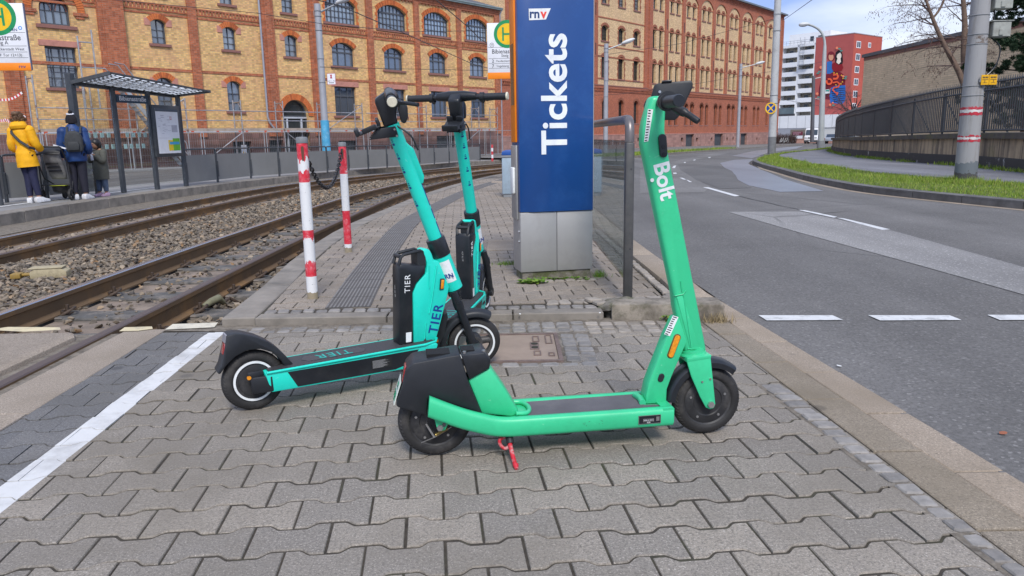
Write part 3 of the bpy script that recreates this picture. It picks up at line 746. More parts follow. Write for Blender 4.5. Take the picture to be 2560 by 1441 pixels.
# cable boxes between the tracks
cb=thing('cable_box','cream metal cable box lying in the ballast between the two tracks','cable box',(-4.38,7.05,-.2),R(14)); cb.scale=(.52,.6,.62)
cm=pm('cream_paint',(.40,.34,.21),.6,var=.1,vs=8,dirt=((.2,.16,.10),.7,9)); ym=pm('yellow_fitting',(.30,.19,.04),.6,var=.2,vs=20,dirt=((.1,.08,.05),.8,20))
mb=MB(); mb.prism([(-.30,0),(.30,0),(.30,.10),(.20,.15),(-.22,.15),(-.30,.10)],-.13,.13,lambda a,b,h:Vector((a,h,b))); mb.build('housing',cm,cb,bevel=.012)
mb=MB(); mb.box((-.32,-.14,.15),(.24,.14,.165)); mb.build('lid',cm,cb,bevel=.004)
mb=MB(); mb.box((-.62,-.11,.02),(-.46,.10,.09)); mb.cyl((-.46,-.02,.06),(-.30,-.02,.06),.025,seg=10); mb.cyl((-.46,.06,.06),(-.30,.06,.06),.02,seg=10); mb.build('connector',ym,cb,bevel=.006)
bc=thing('rail_bond','stubby grey-green bonding cable bolted to the near rail web','cable fitting',(-2.17,5.35,-.10),R(70))
mb=MB(); mb.tube([(-.11,0,-.02),(-.03,0,0),(.05,0,.01),(.12,.02,-.04)],[.018,.026,.028,.02],10); mb.build('sleeve',pm('bond_sleeve',(.18,.17,.10),.7,var=.2,vs=30),bc,smooth=40)
mb=MB(); mb.tube([(.12,.02,-.04),(.2,.03,-.02),(.26,.0,-.07)],.012,8); mb.build('cable',CLIP,bc,smooth=40)
mb=MB(); mb.box((3.05,29.5,-.6),(3.4,48.5,-.10)); struct(mb.build('retaining_kerb',GM['kerb']))
# far platform -------------------------------------------------------------
mb=MB(); kf=resample(farK,1.25); kfi=offs(kf,.35)
for i in range(len(kf)-1):
    a,b=kf[i],kf[i+1]; d=(b-a)*.004
    ribbon(mb,[kfi[i]+d,kfi[i+1]-d],[a+d,b-d],.0,-.004,solid=.26)
struct(mb.build('kerb',GM['kerb'],bevel=.01,bseg=1))
mb=MB(); ribbon(mb,offs(farK,2.4),offs(farK,.36),-.003,solid=.1); struct(mb.build('platform_paving',GM['plat_far']))
mb=MB(); K=[p for p in farK if p.y<19]; ribbon(mb,offs(K,.98),offs(K,.86),.004); struct(mb.build('platform_line',GM['paint']))
# ================================================================ SCOOTERS
SP=lambda a,b,h: Vector((a,h,b))              # side profile -> local coords (x forward, y left, z up)
def car_paint(name,c,scr):
    t=NT(name); v=t.coord(); col=t.mix(sc(c,.93),sc(c,1.06),t.noise(v,5,4,.6))
    n=t.noise(t.coord('Object',(4,40,9)),9,6,.8)
    col=t.mix(col,scr,t.ramp(n,[(.63,0.),(.68,.75)]))
    col=t.mix(col,sc(c,.55),t.ramp(t.noise(v,2.6,6,.75),[(.5,0.),(.75,.45)]))
    t.base(col); t.set(Roughness=t.math('MULTIPLY_ADD',t.noise(v,14,4),.25,.28),Coat_Weight=.25,Coat_Roughness=.2); t.bump(t.noise(v,160,2),.03,.002); return t.m
GREEN=car_paint('scooter_green',hexc('#36c48a'),hexc('#8fd8b0')); TEAL=car_paint('scooter_teal',hexc('#1ad6c0'),hexc('#9fe6da'))
BLK=pm('black_plastic',(.013,.015,.019),.48,var=.2,vs=14,bump=.03,bs=400,dirt=((.045,.045,.045),.45,5))
BLK2=pm('black_satin',(.012,.014,.018),.34,var=.2,vs=10,dirt=((.05,.05,.05),.35,7))
RUB=pm('tyre_rubber',(.022,.021,.021),.75,var=.35,vs=9,bump=.3,bs=120,dirt=((.11,.10,.09),.75,5))
HUB=pm('hub_black',(.028,.028,.03),.55,.1,var=.3,vs=20,dirt=((.15,.14,.13),.6,8))
WHITE=pm('white_vinyl',(.78,.80,.80),.5,var=.05,vs=20,dirt=((.45,.45,.45),.4,30)); NAVY=pm('navy_vinyl',hexc('#0f3a86'),.5)
STEEL=pm('steel',(.5,.5,.5),.3,.9,var=.15,vs=20); AMB=pm('amber_reflector',(.75,.27,.01),.2,var=.25,vs=120,coat=.6); REDL=pm('red_lens',(.32,.012,.015),.15,var=.2,vs=40,coat=.6)
REDP=pm('red_paint',(.55,.02,.035),.4,var=.15,vs=20,dirt=((.6,.55,.52),.8,35)); CREAM=pm('cream_rubber',(.62,.58,.45),.55,var=.12,vs=60)
INK=pm('print_black',(.03,.03,.035),.6); MAT=pm('deck_grip',(.105,.10,.108),.9,var=.2,vs=6,bump=.3,bs=250,dirt=((.16,.15,.15),.7,9))
TXT=pm('teal_print',hexc('#2aa79b'),.6)
def wheel(root,s,y,R0,w,name='wheel',ring=None,hub='disc'):
    """wheel about the local y axis: tyre with a rounded tread, rim, hub"""
    M=Matrix.Translation((s,y,R0))@Matrix.Rotation(R(90),4,'X')
    ti=R0*.70
    mb=MB(); pr=[]
    for k in range(15):
        a=-PI/2*1.15+PI*1.15*k/14; pr.append((R0-w*.5+w*.5*math.cos(a),w*.5*math.sin(a)))
    pr=[(ti,-w*.40)]+pr+[(ti,w*.40)]
    mb.lathe(pr,56,M)
    for sd in (-1,1):                       # shallow tread grooves
        for k in range(56):
            a=2*PI*k/56
            p=M@Vector(((R0-.0055)*math.cos(a),(R0-.0055)*math.sin(a),sd*w*.28)); q=M@Vector(((R0-.0125)*math.cos(a+.06),(R0-.0125)*math.sin(a+.06),sd*w*.43)); 
            mb.tube([p,q],.0022,4)
    wl=thing(name,None,None); wl.parent=root
    mb.build('tyre',RUB,wl,smooth=50)
    mb=MB()
    if hub=='disc':
        for sd in (-1,1): mb.lathe([(ti+.002,sd*w*.40),(ti*.95,sd*w*.30),(ti*.90,sd*w*.34),(ti*.62,sd*w*.40),(ti*.58,sd*w*.34),(ti*.28,sd*w*.36),(ti*.26,sd*w*.46),(.0005,sd*w*.46)],40,M)
        mb.build('hub',HUB,wl,smooth=30)
        mb=MB()
        for k in range(5):
            a=R(20+72*k); p=M@Vector((ti*.76*math.cos(a),ti*.76*math.sin(a),w*.36)); q=M@Vector((ti*.76*math.cos(a),ti*.76*math.sin(a),w*.43)); mb.cyl(p,q,.0045,seg=8)
        split_build(mb,'bolt',STEEL,wl)
    elif hub=='motor':
        for sd in (-1,1): mb.lathe([(ti+.002,sd*w*.42),(ti*.97,sd*w*.34),(ti*.72,sd*w*.40),(ti*.70,sd*w*.46),(ti*.3,sd*w*.50),(.0005,sd*w*.50)],40,M)
        mb.build('hub',HUB,wl,smooth=30)
    else:
        mb.lathe([(ti+.002,-w*.4),(ti*.88,-w*.36),(ti*.86,w*.36),(ti+.002,w*.4)],40,M)
        for sd in (-1,1): mb.lathe([(.036,sd*.016),(.034,sd*.034),(.0005,sd*.036)],24,M)
        mb.lathe([(.036,-.016),(.036,.016)],24,M)
        for k in range(3):
            a=R(8+120*k); p=M@Vector((.03*math.cos(a),.03*math.sin(a),0)); q=M@Vector((ti*.9*math.cos(a),ti*.9*math.sin(a),0)); mb.tube([p,(p+q)/2,q],[.018,.016,.019],10)
        mb.build('hub',HUB,wl,smooth=40)
    if ring:
        mb=MB(); z=w*.5+.0005
        mb.lathe([(ring-.006,z-.004),(ring-.006,z),(ring+.0025,z),(ring+.0025,z-.004)],48,M); mb.build('reflective_ring',WHITE,wl,smooth=30)
    return wl
def arc_fender(mb,s,z,r,w,a0,a1,n=18,side=.022,th=.005):
    P=[]
    for k in range(n+1):
        a=R(a0+(a1-a0)*k/n); P.append((math.cos(a),math.sin(a)))
    sec=[(-w,-side),(-w,-.004),(-w*.8,.004),(-w*.35,.009),(w*.35,.009),(w*.8,.004),(w,-.004),(w,-side),(w-th,-side),(w-th,-.008),(w*.3,.004),(-w*.3,.004),(-w+th,-.008),(-w+th,-side)]
    rings=[mb.vs([(s+c*(r+d),y,z+q*(r+d)) for y,d in sec]) for c,q in P]
    m=len(sec)
    for i in range(n):
        for k in range(m): mb.face((rings[i][k],rings[i][(k+1)%m],rings[i+1][(k+1)%m],rings[i+1][k]))
    mb.face(rings[0]); mb.face(rings[-1][::-1])
def lerp_path(pts,k=6):
    P=[Vector(p) for p in pts]; out=[]
    for i in range(len(P)-1):
        p0=P[i-1] if i else P[0]*2-P[1]; p1,p2=P[i],P[i+1]; p3=P[i+2] if i+2<len(P) else P[-1]*2-P[-2]
        for j in range(k):
            t=j/k; out.append(.5*((2*p1)+(p2-p0)*t+(2*p0-5*p1+4*p2-p3)*t*t+(3*p1-p0-3*p2+p3)*t**3))
    out.append(P[-1]); return out
def grip(root,p,q,r,mat=BLK,name='grip'):
    p,q=Vector(p),Vector(q); d=(q-p); mb=MB(); n=14
    mb.tube([p+d*(k/n) for k in range(n+1)],[r*(1+.05*(k%2)) for k in range(n+1)],14); mb.tube([p-d*.06,p+d*.02],r*1.35,14); return mb.build(name,mat,root,smooth=40)
# ---------------------------------------------------------------- the front scooter (single thick stem, box over the rear wheel)
def make_front_scooter():
    rt=thing('electric_scooter','bright green electric scooter in front, black box over its rear wheel, on a red kickstand','scooter',(-.262,2.352,0),math.atan2(.152,.988))
    wheel(rt,0.0,0,.122,.052); wheel(rt,.941,0,.122,.052)
    # frame: two thick side tubes that kick up at the rear
    mb=MB(); path=[(-.022,.197),(.03,.172),(.09,.146),(.16,.122),(.20,.112),(.24,.108),(.30,.107),(.45,.106),(.62,.105),(.788,.105)]
    for y in (-.082,.082):
        P=lerp_path([(a,y,b) for a,b in path],5); N=len(P); sec=[]
        for k in range(16):
            a=2*PI*k/16; c_,s_=math.cos(a),math.sin(a); e=.62; sec.append((.019*abs(c_)**e*(1 if c_>0 else -1),.0325*abs(s_)**e*(1 if s_>0 else -1)))
        rings=[]
        for i,p in enumerate(P):
            t=(P[min(i+1,N-1)]-P[max(0,i-1)]).normalized(); n=Vector((-t.z,0,t.x)); 
            rings.append(mb.vs([p+Vector((0,1,0))*a+n*b+(t*(-b*.35) if i==0 else Vector((0,0,0))) for a,b in sec]))
        for i in range(N-1):
            for k in range(16): mb.face((rings[i][k],rings[i][(k+1)%16],rings[i+1][(k+1)%16],rings[i+1][k]))
        mb.face(rings[0]); mb.face(rings[-1][::-1])
        # dropout for the rear axle
        mb.prism([(.00,.135),(.055,.135),(.022,.098),(.006,.104)],y*.52-.004 if y<0 else y*.52,y*.52+.004 if y>0 else y*.52,SP)
        mb.prism([(-.005,.150),(.05,.150),(.028,.108),(.010,.106),(.002,.118)],(y+.012) if y<0 else y-.016,(y+.016) if y<0 else y-.012,SP)
    mb.prism([(.20,.09),(.788,.085),(.788,.128),(.26,.131),(.20,.12)],-.075,.075,SP)
    mb.box((.752,-.098,.086),(.790,.098,.136))
    mb.build('frame',GREEN,rt,smooth=40)
    mb=MB(); mb.prism([(.108,.266),(.182,.302),(.232,.222),(.276,.142),(.252,.128),(.150,.146)],-.052,.052,SP); o=mb.build('battery_shroud',GREEN,rt,bevel=.010)
    mb=MB(); mb.tube(lerp_path([(.262,-.058,.142),(.30,-.05,.139),(.315,0,.138),(.30,.05,.139),(.262,.058,.142)],4),.008,8); mb.tube([(.70,-.04,.14),(.705,0,.142),(.70,.04,.14)],.012,8); split_build(mb,'weld_seam',GREEN,rt,smooth=60)
    mb=MB(); mb.prism([(.29,-.063),(.70,-.063),(.70,-.04),(.705,-.036),(.765,-.05),(.765,-.066),(.77,-.07),(.28,-.07),(.276,-.055),(.305,-.045),(.312,0),(.305,.045),(.276,.055),(.28,.07),(.70,.07),(.70,-.03)][:0]+[(.30,-.066),(.742,-.066),(.752,-.056),(.74,-.046),(.705,-.044),(.700,.044),(.74,.046),(.75,.06),(.74,.067),(.30,.067),(.315,.03),(.317,0),(.315,-.03)],.130,.1345,lambda a,b,h:Vector((a,b,h))); mb.build('deck_mat',MAT,rt)
    # black box and mudguard over the rear wheel
    mb=MB(); mb.prism([(-.125,.200),(-.099,.271),(-.087,.316),(-.064,.337),(.052,.352),(.085,.355),(.108,.268),(.152,.150),(.05,.192),(-.022,.215),(-.03,.160),(-.116,.192)],-.064,.064,SP); o=mb.build('rear_box',BLK,rt,bevel=.006)
    mb=MB(); mb.prism([(.088,.352),(.165,.357),(.184,.330),(.179,.302),(.112,.267)],-.060,.060,SP); o=mb.build('battery_cap',BLK2,rt,bevel=.006)
    mb=MB(); mb.box((-.02,-.034,.339),(.055,.034,.3535),M=Matrix.Translation((0,0,0))); mb.box((.092,-.028,.352),(.135,.028,.3585)); split_build(mb,'handle_slot',pm('recess_black',(.006,.006,.007),.9),rt)
    mb=MB(); mb.cyl((.100,-.045,.353),(.100,-.045,.3605),.006,seg=10); mb.cyl((.162,-.045,.352),(.162,-.045,.3605),.006,seg=10); split_build(mb,'bolt',STEEL,rt)
    mb=MB(); mb.prism([(-.103,.262),(-.092,.312),(-.086,.316),(-.096,.262)],-.03,.03,SP); mb.build('tail_light',REDL,rt,bevel=.002)
    mb=MB(); d=Vector((-.026,0,-.073)).normalized()
    mb.prism([(-.132,.196),(-.107,.270),(-.1045,.269),(-.1295,.195)],-.045,.045,SP); pl=mb.build('number_plate',pm('plate_white',(.66,.72,.66),.5,var=.08,vs=20),rt)
    for j,(tx,sz) in enumerate((('473',.032),('TQR',.032))):
        text('plate_lettering',tx,sz,pm('plate_green',(.02,.20,.10),.6),rt,(-.1155-.0055*j*2.2+.0005,0,.246-.031*j),(0,-1,0),(.32,0,.95),ext=.001)
    # wheel guard in front, fork, head
    mb=MB(); arc_fender(mb,.941,.122,.146,.036,176,50); mb.build('front_mudguard',BLK2,rt,smooth=40)
    mb=MB()
    for y in (-.050,.042):
        mb.prism([(.849,.279),(.934,.287),(.946,.20),(.957,.120),(.952,.106),(.938,.102),(.922,.110),(.900,.150),(.866,.225)],y,y+.008,SP)
    mb.prism([(.849,.274),(.934,.282),(.937,.297),(.850,.292)],-.050,.050,SP); mb.build('fork',GREEN,rt,bevel=.0035)
    mb=MB(); mb.cyl((.888,0,.290),(.884,0,.312),.043,.041,20); mb.tube([Vector((.886+.043*math.cos(2*PI*k/24),.043*math.sin(2*PI*k/24),.294+.004*math.cos(2*PI*k/24))) for k in range(24)],.006,6,closed=True); mb.build('head_ring',GREEN,rt,smooth=40)
    mb=MB()
    for (s,z,r,y) in ((.938,.122,.012,-.060),(.905,.205,.0035,-.054),(.934,.213,.0035,-.054),(.012,.118,.011,-.076)):
        mb.cyl((s,y,z),(s,y+.02,z),r,seg=6 if r>.01 else 10)
    split_build(mb,'bolt',STEEL,rt)
    # down tube and stem
    mb=MB(); mb.prism([(.713,.130),(.715,.165),(.722,.201),(.737,.242),(.783,.362),(.812,.425),(.826,.430),(.857,.342),(.830,.28),(.805,.221),(.790,.178),(.789,.130)],-.030,.030,SP); mb.build('down_tube',GREEN,rt,bevel=.009)
    mb=MB(); mb.prism([(.853,.300),(.812,.462),(.807,.505),(.698,.965),(.690,1.000),(.690,1.045),(.694,1.072),(.716,1.150),(.760,1.150),(.765,1.10),(.764,1.045),(.768,1.01),(.785,.938),(.931,.300)],-.027,.027,SP); st=mb.build('stem',GREEN,rt,bevel=.013,bseg=3)
    mb=MB(); mb.prism([(.835,.503),(.900,.316),(.870,.312),(.815,.498)],-.0295,-.026,SP); mb.build('stem_cover',GREEN,rt,bevel=.001)
    mb=MB()
    for P in ([(.808,.503),(.838,.508),(.846,.519)],[(.838,.505),(.872,.32),(.905,.316)],[(.828,.552),(.830,.535),(.834,.515)],[(.858,.318),(.905,.313),(.915,.309)]):
        mb.tube([(a,-.0285,b) for a,b in P],.0022,6)
    split_build(mb,'weld_seam',GREEN,rt,smooth=60)
    mb=MB(); mb.tube([(.806,-.0285,.502),(.836,-.0285,.507)],.0015,5); mb.build('panel_gap',INK,rt)
    # orange reflector, buttons, stickers, data plate, lettering
    def oval(name,s,z,L,w,ang,mat,y=-.027,h=.006):
        mb=MB(); P=[]
        for k in range(20):
            a=2*PI*k/20; P.append((w/2*math.cos(a),w/2*math.sin(a)+(L-w)/2*(1 if math.sin(a)>=0 else -1)))
        c_,s_=math.cos(ang),math.sin(ang)
        mb.prism([(s+a*c_-b*s_,z+a*s_+b*c_) for a,b in P],y-h,y+.002,SP); return mb.build(name,mat,rt,bevel=.0015,bseg=1)
    oval('reflector_base',.809,.330,.088,.026,R(-20),pm('reflector_base',(.12,.06,.01),.5),-.0285,.004); oval('reflector',.809,.330,.080,.019,R(-20),AMB,-.029,.0075)
    oval('button',.766,.222,.030,.020,R(-18),BLK,-.0285); oval('sensor_pod',.7545,.995,.074,.026,R(6),BLK2,-.026,.010)
    mb=MB()
    for dz in (.0,-.024): mb.cyl((.7545-dz*.1,-.0375,.992+dz),(.7545-dz*.1,-.035,.992+dz),.0065,seg=12)
    split_build(mb,'sensor',pm('sensor_black',(.004,.004,.004),.1),rt)
    def sticker(P,y,lines=6,side=None):
        mb=MB(); mb.prism(P,y-.0006,y+.0006,SP); mb.build('sticker',WHITE,rt)
        a,b,c,d=[Vector(p) for p in P]; mb=MB(); rr=random.Random(len(P)+lines)
        for i in range(lines):
            v0=(i+.25)/lines; v1=v0+.42/lines; 
            u1=rr.uniform(.5,.92)
            q=lambda u,v:(a.lerp(b,u)).lerp(d.lerp(c,u),v)
            mb.prism([tuple(q(.1,v0)),tuple(q(u1,v0)),tuple(q(u1,v1)),tuple(q(.1,v1))],y-.0012,y-.0006,SP)
        mb.build('sticker_print',INK,rt)
    sticker([(.774,.374),(.794,.366),(.822,.430),(.803,.437)],-.0305,9)
    sticker([(.693,1.008),(.707,1.010),(.721,1.108),(.704,1.110)],-.0275,12)
    mb=MB(); mb.prism([(.665,.090),(.742,.090),(.742,.119),(.665,.119)],-.1025,-.0995,SP); mb.build('data_plate',pm('data_plate',(.02,.022,.028),.35,.3),rt)
    mb=MB()
    for (a,b,c,d) in ((.665,.0895,.742,.091),(.665,.118,.742,.1195),(.665,.091,.6665,.118),(.7405,.091,.742,.118),(.681,.097,.718,.1075),(.726,.098,.737,.113)):
        mb.prism([(a,b),(c,b),(c,d),(a,d)],-.1033,-.1025,SP)
    mb.build('data_plate_frame',STEEL,rt)
    mb=MB(); mb.prism([(.683,.0985),(.716,.0985),(.716,.106),(.683,.106)],-.1037,-.1033,SP); mb.build('data_plate_panel',pm('data_plate',(.02,.022,.028),.35,.3),rt)
    text('data_plate_print','0042 IS 0016',.0062,WHITE,rt,(.6995,-.1039,.1025),(1,0,0),(0,0,1),ext=.0002); text('data_plate_print','PDEI',.006,WHITE,rt,(.70,-.1035,.0945),(1,0,0),(0,0,1),ext=.0002)
    ax=Vector((.785-.698,0,.60-.965)).normalized()
    lx=Vector((.234,0,-.972))
    o=text('brand_lettering','Bolt',.073,WHITE,rt,(.7615,-.0278,.884),lx,(.972,0,.234),bold=.0018,ext=.0006)
    mb=MB(); c=Vector((.7615,-.0285,.884))+lx*(-.012)+Vector((-.972,0,-.234))*.0375; mb.cyl(c,c+Vector((0,.001,0)),.0062,seg=16); mb.build('brand_dot',WHITE,rt)
    # handlebar, phone board, brake lever
    mb=MB(); mb.tube([(.716,-.27,1.125),(.745,0,1.128),(.806,.26,1.13)],.013,12); mb.build('handlebar',BLK2,rt,smooth=40)
    grip(rt,(.718,-.155,1.125),(.7095,-.275,1.123),.0175); grip(rt,(.778,.15,1.13),(.808,.265,1.13),.0185)
    mb=MB(); mb.lathe([(.0005,0),(.017,0),(.0185,.004),(.0185,.008)],20,Matrix.Translation((.709,-.279,1.123))@Matrix.Rotation(R(-90),4,'X')); mb.build('grip_cap',BLK2,rt,smooth=40)
    mb=MB(); mb.tube([(.728,-.13,1.128),(.724,-.148,1.128)],.030,18); mb.tube(lerp_path([(.735,-.14,1.12),(.758,-.16,1.100),(.772,-.178,1.090),(.797,-.208,1.066)],5),[.013]*5+[.014]*5+[.010]*5+[.009],10); mb.tube([(.71,-.12,1.145),(.735,-.13,1.14)],.008,8); mb.build('brake_lever',BLK,rt,smooth=40)
    M=Matrix.Translation((.80,-.012,1.128))@Matrix.Rotation(R(-18),4,'Z')
    mb=MB(); mb.prism([(-.078,.018),(-.068,.056),(-.055,.062),(.046,.068),(.052,.060),(.052,.046),(.012,-.042),(.000,-.054),(-.055,-.052),(-.06,-.044)],-.007,.007,lambda a,b,h:M@Vector((a,h,b))); mb.build('dashboard_board',BLK,rt,bevel=.004)
    mb=MB(); mb.prism([(-.045,.063),(-.012,.065),(-.014,.071),(-.043,.070)],-.012,.012,lambda a,b,h:M@Vector((a,h,b))); mb.build('dashboard_screen',BLK2,rt,bevel=.002)
    mb=MB()
    for a,b in ((-.050,.035),(-.048,-.040)):
        p=M@Vector((a,-.0075,b)); q=M@Vector((a,-.012,b)); mb.cyl(p,q,.0045,seg=10)
    split_build(mb,'bolt',STEEL,rt)
    # kickstand, brake spring, axle cable
    mb=MB(); mb.tube(lerp_path([(.235,-.075,.065),(.236,-.10,.045),(.240,-.135,.018),(.242,-.168,.004)],5),[.0075]*15+[.006],10)
    mb.tube(lerp_path([(.236,-.09,.045),(.220,-.085,.035),(.205,-.08,.048),(.205,-.075,.064),(.222,-.07,.068)],5),.006,8); mb.tube([(.242,-.160,.010),(.243,-.176,.002)],[.010,.006],10); mb.build('kickstand',REDP,rt,smooth=50)
    mb=MB(); mb.tube([(.236,-.06,.082),(.237,-.09,.052)],.0125,12); mb.build('kickstand_sleeve',BLK,rt,smooth=40)
    mb=MB(); P=[]
    for k in range(90):
        t=k/89; c=Vector((-.002,-.042,.082)).lerp(Vector((.038,-.044,.104)),t); a=2*PI*t*12; P.append(c+Vector((math.sin(a)*.004*-.4,math.cos(a)*.006,math.sin(a)*.006)))
    mb.tube(P,.0013,5); mb.build('brake_spring',pm('spring_brass',(.45,.33,.10),.35,.8),rt,smooth=60)
    mb=MB(); mb.tube([(.05,-.046,.108),(-.002,-.046,.078),(-.05,-.048,.062)],.0016,5); mb.bar((-.03,-.040,.125),(-.005,-.044,.078),.016,.006); mb.build('brake_cable',STEEL,rt)
    mb=MB(); mb.cyl((.024,-.1025,.138),(.024,-.095,.138),.0058,seg=12); mb.build('tube_hole',INK,rt)
    mb=MB(); rr=random.Random(4)
    for k in range(7):
        s=rr.uniform(.47,.55); z=rr.uniform(.10,.117); mb.tube([(s,-.1005,z),(s+rr.uniform(-.01,.012),-.1008,z+rr.uniform(-.006,.004))],.0006,4)
    split_build(mb,'scratch',INK,rt)
    return rt
scooter_front=make_front_scooter()
# ---------------------------------------------------------------- turquoise scooters with an upright battery
GREYP=pm('badge_grey',(.25,.25,.28),.3)
RIB=None
def rib_mat():
    t=NT('ribbed_rubber'); v=t.coord(); sp=t.n('ShaderNodeSeparateXYZ'); t.l(v,sp.inputs[0])
    w=t.math('SINE',t.math('MULTIPLY',t.math('ADD',sp.outputs[0],t.math('MULTIPLY',sp.outputs[1],.9)),2*PI/.017)); f=t.ramp(t.math('MULTIPLY_ADD',w,.5,.5),[(.3,0.),(.6,1.)])
    t.base(t.mix((.008,.008,.009),(.075,.075,.08),f)); t.set(Roughness=.6); t.bump(f,.6,.004); return t.m
RIB=rib_mat()
TEALD=None
def make_tier(first):
    rt=thing('electric_scooter','turquoise electric scooter seen side-on behind the green one, its white grip end facing the camera','scooter',(-1.016,2.812,0),R(30.81),group='turquoise rental scooters')
    RW=.120
    wheel(rt,0,0,RW,.050,hub='motor',ring=.077); wheel(rt,.978,0,RW,.046,hub='spoke',ring=.090)['front']=1
    # deck body
    mb=MB(); mb.prism([(.030,.158),(.048,.079),(.22,.077),(.628,.075),(.700,.080),(.738,.092),(.762,.160),(.752,.168),(.40,.163),(.10,.160)],-.078,.078,SP); mb.build('deck',TEAL,rt,bevel=.008)
    mb=MB(); mb.prism([(.115,.150),(.150,.085),(.56,.083),(.61,.095),(.65,.125),(.668,.152),(.30,.150)],-.0795,-.0775,SP); mb.prism([(.115,.150),(.150,.085),(.56,.083),(.668,.152)],.0775,.0795,SP); mb.build('side_graphic',BLK2,rt)
    mb=MB(); mb.tube([(.035,-.080,.160),(.40,-.080,.164),(.70,-.080,.168),(.752,-.070,.172),(.775,-.035,.174),(.78,0,.174),(.775,.035,.174),(.752,.070,.172),(.70,.08,.168),(.40,.08,.164),(.035,.08,.160)],.0055,8); mb.build('deck_rim',TEAL,rt,smooth=50)
    mb=MB(); mb.prism([(.045,-.074),(.75,-.074),(.75,.074),(.045,.074)],0,.0045,lambda a,b,h:Vector((a,b,.161+(a-.045)*.011+h))); mb.build('deck_mat',RIB,rt)
    mb=MB(); mb.prism([(.21,-.038),(.44,-.038),(.46,0),(.44,.038),(.21,.038),(.19,0)],.0045,.0055,lambda a,b,h:Vector((a,b,.161+(a-.045)*.011+h))); mb.build('mat_panel',BLK2,rt)
    text('deck_lettering','TIER',.082,TXT,rt,(.325,0,.1702),(-1,0,-.011),(0,-1,0),ext=.0004,stretch=.82,space=1.15)
    # notes on the skirt
    mb=MB(); mb.prism([(.455,.098),(.545,.098),(.545,.140),(.455,.140)],-.0802,-.0795,SP); mb.prism([(.457,.0995),(.543,.0995),(.543,.1385),(.457,.1385)],-.0808,-.0802,SP,); mb.build('label_plate',pm('label_black',(.012,.013,.014),.5),rt)
    mb=MB(); rr=random.Random(9)
    for i in range(9): z=.134-i*.0037; mb.prism([(.460,z),(.460+rr.uniform(.04,.08),z),(.460+rr.uniform(.04,.08),z+.0014),(.460,z+.0014)],-.0812,-.0808,SP)
    mb.build('label_print',pm('print_grey',(.3,.3,.3),.6),rt)
    mb=MB()
    for i in range(16): s=.682+i*.0028; mb.prism([(s,.122),(s+(.0018 if i%3 else .0009),.122),(s+(.0018 if i%3 else .0009),.136),(s,.136)],-.0792,-.0783,SP)
    mb.prism([(.680,.119),(.728,.119),(.728,.120),(.680,.120)],-.0792,-.0783,SP); mb.build('barcode',INK,rt)
    text('label_print','CE',.017,INK,rt,(.671,-.0790,.129),(1,0,0),(0,0,1),ext=.0003)
    # rear mudguard and light
    mb=MB(); mb.prism([(-.135,.178),(-.118,.205),(-.098,.27),(-.088,.318),(-.06,.322),(-.03,.316),(.02,.296),(.059,.272),(.095,.240),(.122,.205),(.150,.166),(.118,.150),(.102,.19),(.07,.228),(.03,.247),(-.02,.250),(-.065,.232),(-.098,.205),(-.125,.172)],-.040,.040,SP); mb.build('rear_mudguard',BLK,rt,bevel=.010)
    mb=MB(); mb.prism([(-.108,.243),(-.095,.285),(-.088,.287),(-.101,.243)],-.026,.026,SP); mb.build('tail_light',REDL,rt,bevel=.002)
    mb=MB(); mb.prism([(-.098,.288),(-.091,.316),(-.086,.317),(-.093,.288)],-.026,.026,SP); mb.build('rear_badge',GREYP,rt)
    mb=MB(); mb.bar((-.02,-.048,.112),(.06,-.072,.115),.018,.066); mb.bar((-.02,.048,.112),(.06,.072,.115),.018,.066); mb.box((-.03,-.058,.135),(.03,-.046,.168)); split_build(mb,'axle_bracket',BLK,rt,bevel=.006)
    mb=MB(); mb.cyl((-.026,-.059,.146),(-.026,-.052,.146),.008,seg=10); mb.build('side_reflector',AMB,rt)
    # battery with a carrying handle
    mb=MB(); mb.prism([(.598,.170),(.612,.500),(.618,.520),(.700,.506),(.735,.505),(.735,.47),(.690,.43),(.672,.395),(.664,.170)],-.040,.040,SP); bt=mb.build('battery',BLK2,rt,bevel=.010)
    mb=MB(); mb.tube([(.616,-.028,.512),(.626,-.030,.545),(.640,-.030,.556),(.715,-.030,.566),(.728,-.028,.560),(.732,-.026,.51)],.0075,8); mb.tube([(.616,.028,.512),(.626,.030,.545),(.640,.030,.556),(.715,.030,.566),(.728,.028,.560),(.732,.026,.51)],.0075,8)
    mb.box((.70,-.034,.50),(.738,.034,.562)); mb.tube([(.626,-.03,.548),(.626,.03,.548)],.009,8); h=mb.build('battery_handle',BLK,bt,smooth=40)
    text('battery_lettering','TIER',.036,WHITE,bt,(.648,-.0408,.432),(.06,0,1),(-1,0,.06),ext=.0004,space=1.15,stretch=1.0)
    mb=MB(); mb.prism([(.628,.180),(.652,.180),(.655,.222),(.630,.222)],-.0415,-.0405,SP); mb.build('sticker',WHITE,bt)
    text('battery_print','2E-TR 67A',.012,pm('print_grey',(.3,.3,.3),.6),bt,(.606,0,.40),(0,0,1),(0,1,0),ext=.0003)
    # upright body
    mb=MB(); mb.prism([(.665,.165),(.672,.390),(.692,.428),(.738,.470),(.742,.512),(.722,.566),(.742,.574),(.760,.566),(.770,.545),(.776,.520),(.800,.516),(.846,.395),(.835,.352),(.814,.290),(.795,.232),(.772,.165)],-.036,.036,SP); body=mb.build('body',TEAL,rt,bevel=.009)
    mb=MB()
    for y in (-.0375,.0375):
        mb.tube([(.752,y,.50),(.748,y,.44),(.749,y,.40)],.003,6); mb.tube([(.786,y,.495),(.772,y,.42),(.758,y,.35),(.742,y,.29)],.0034,6); mb.tube([(.725,y,.250),(.718,y,.20),(.715,y,.18)],.003,6)
    split_build(mb,'weld_seam',TEAL,body,smooth=60)
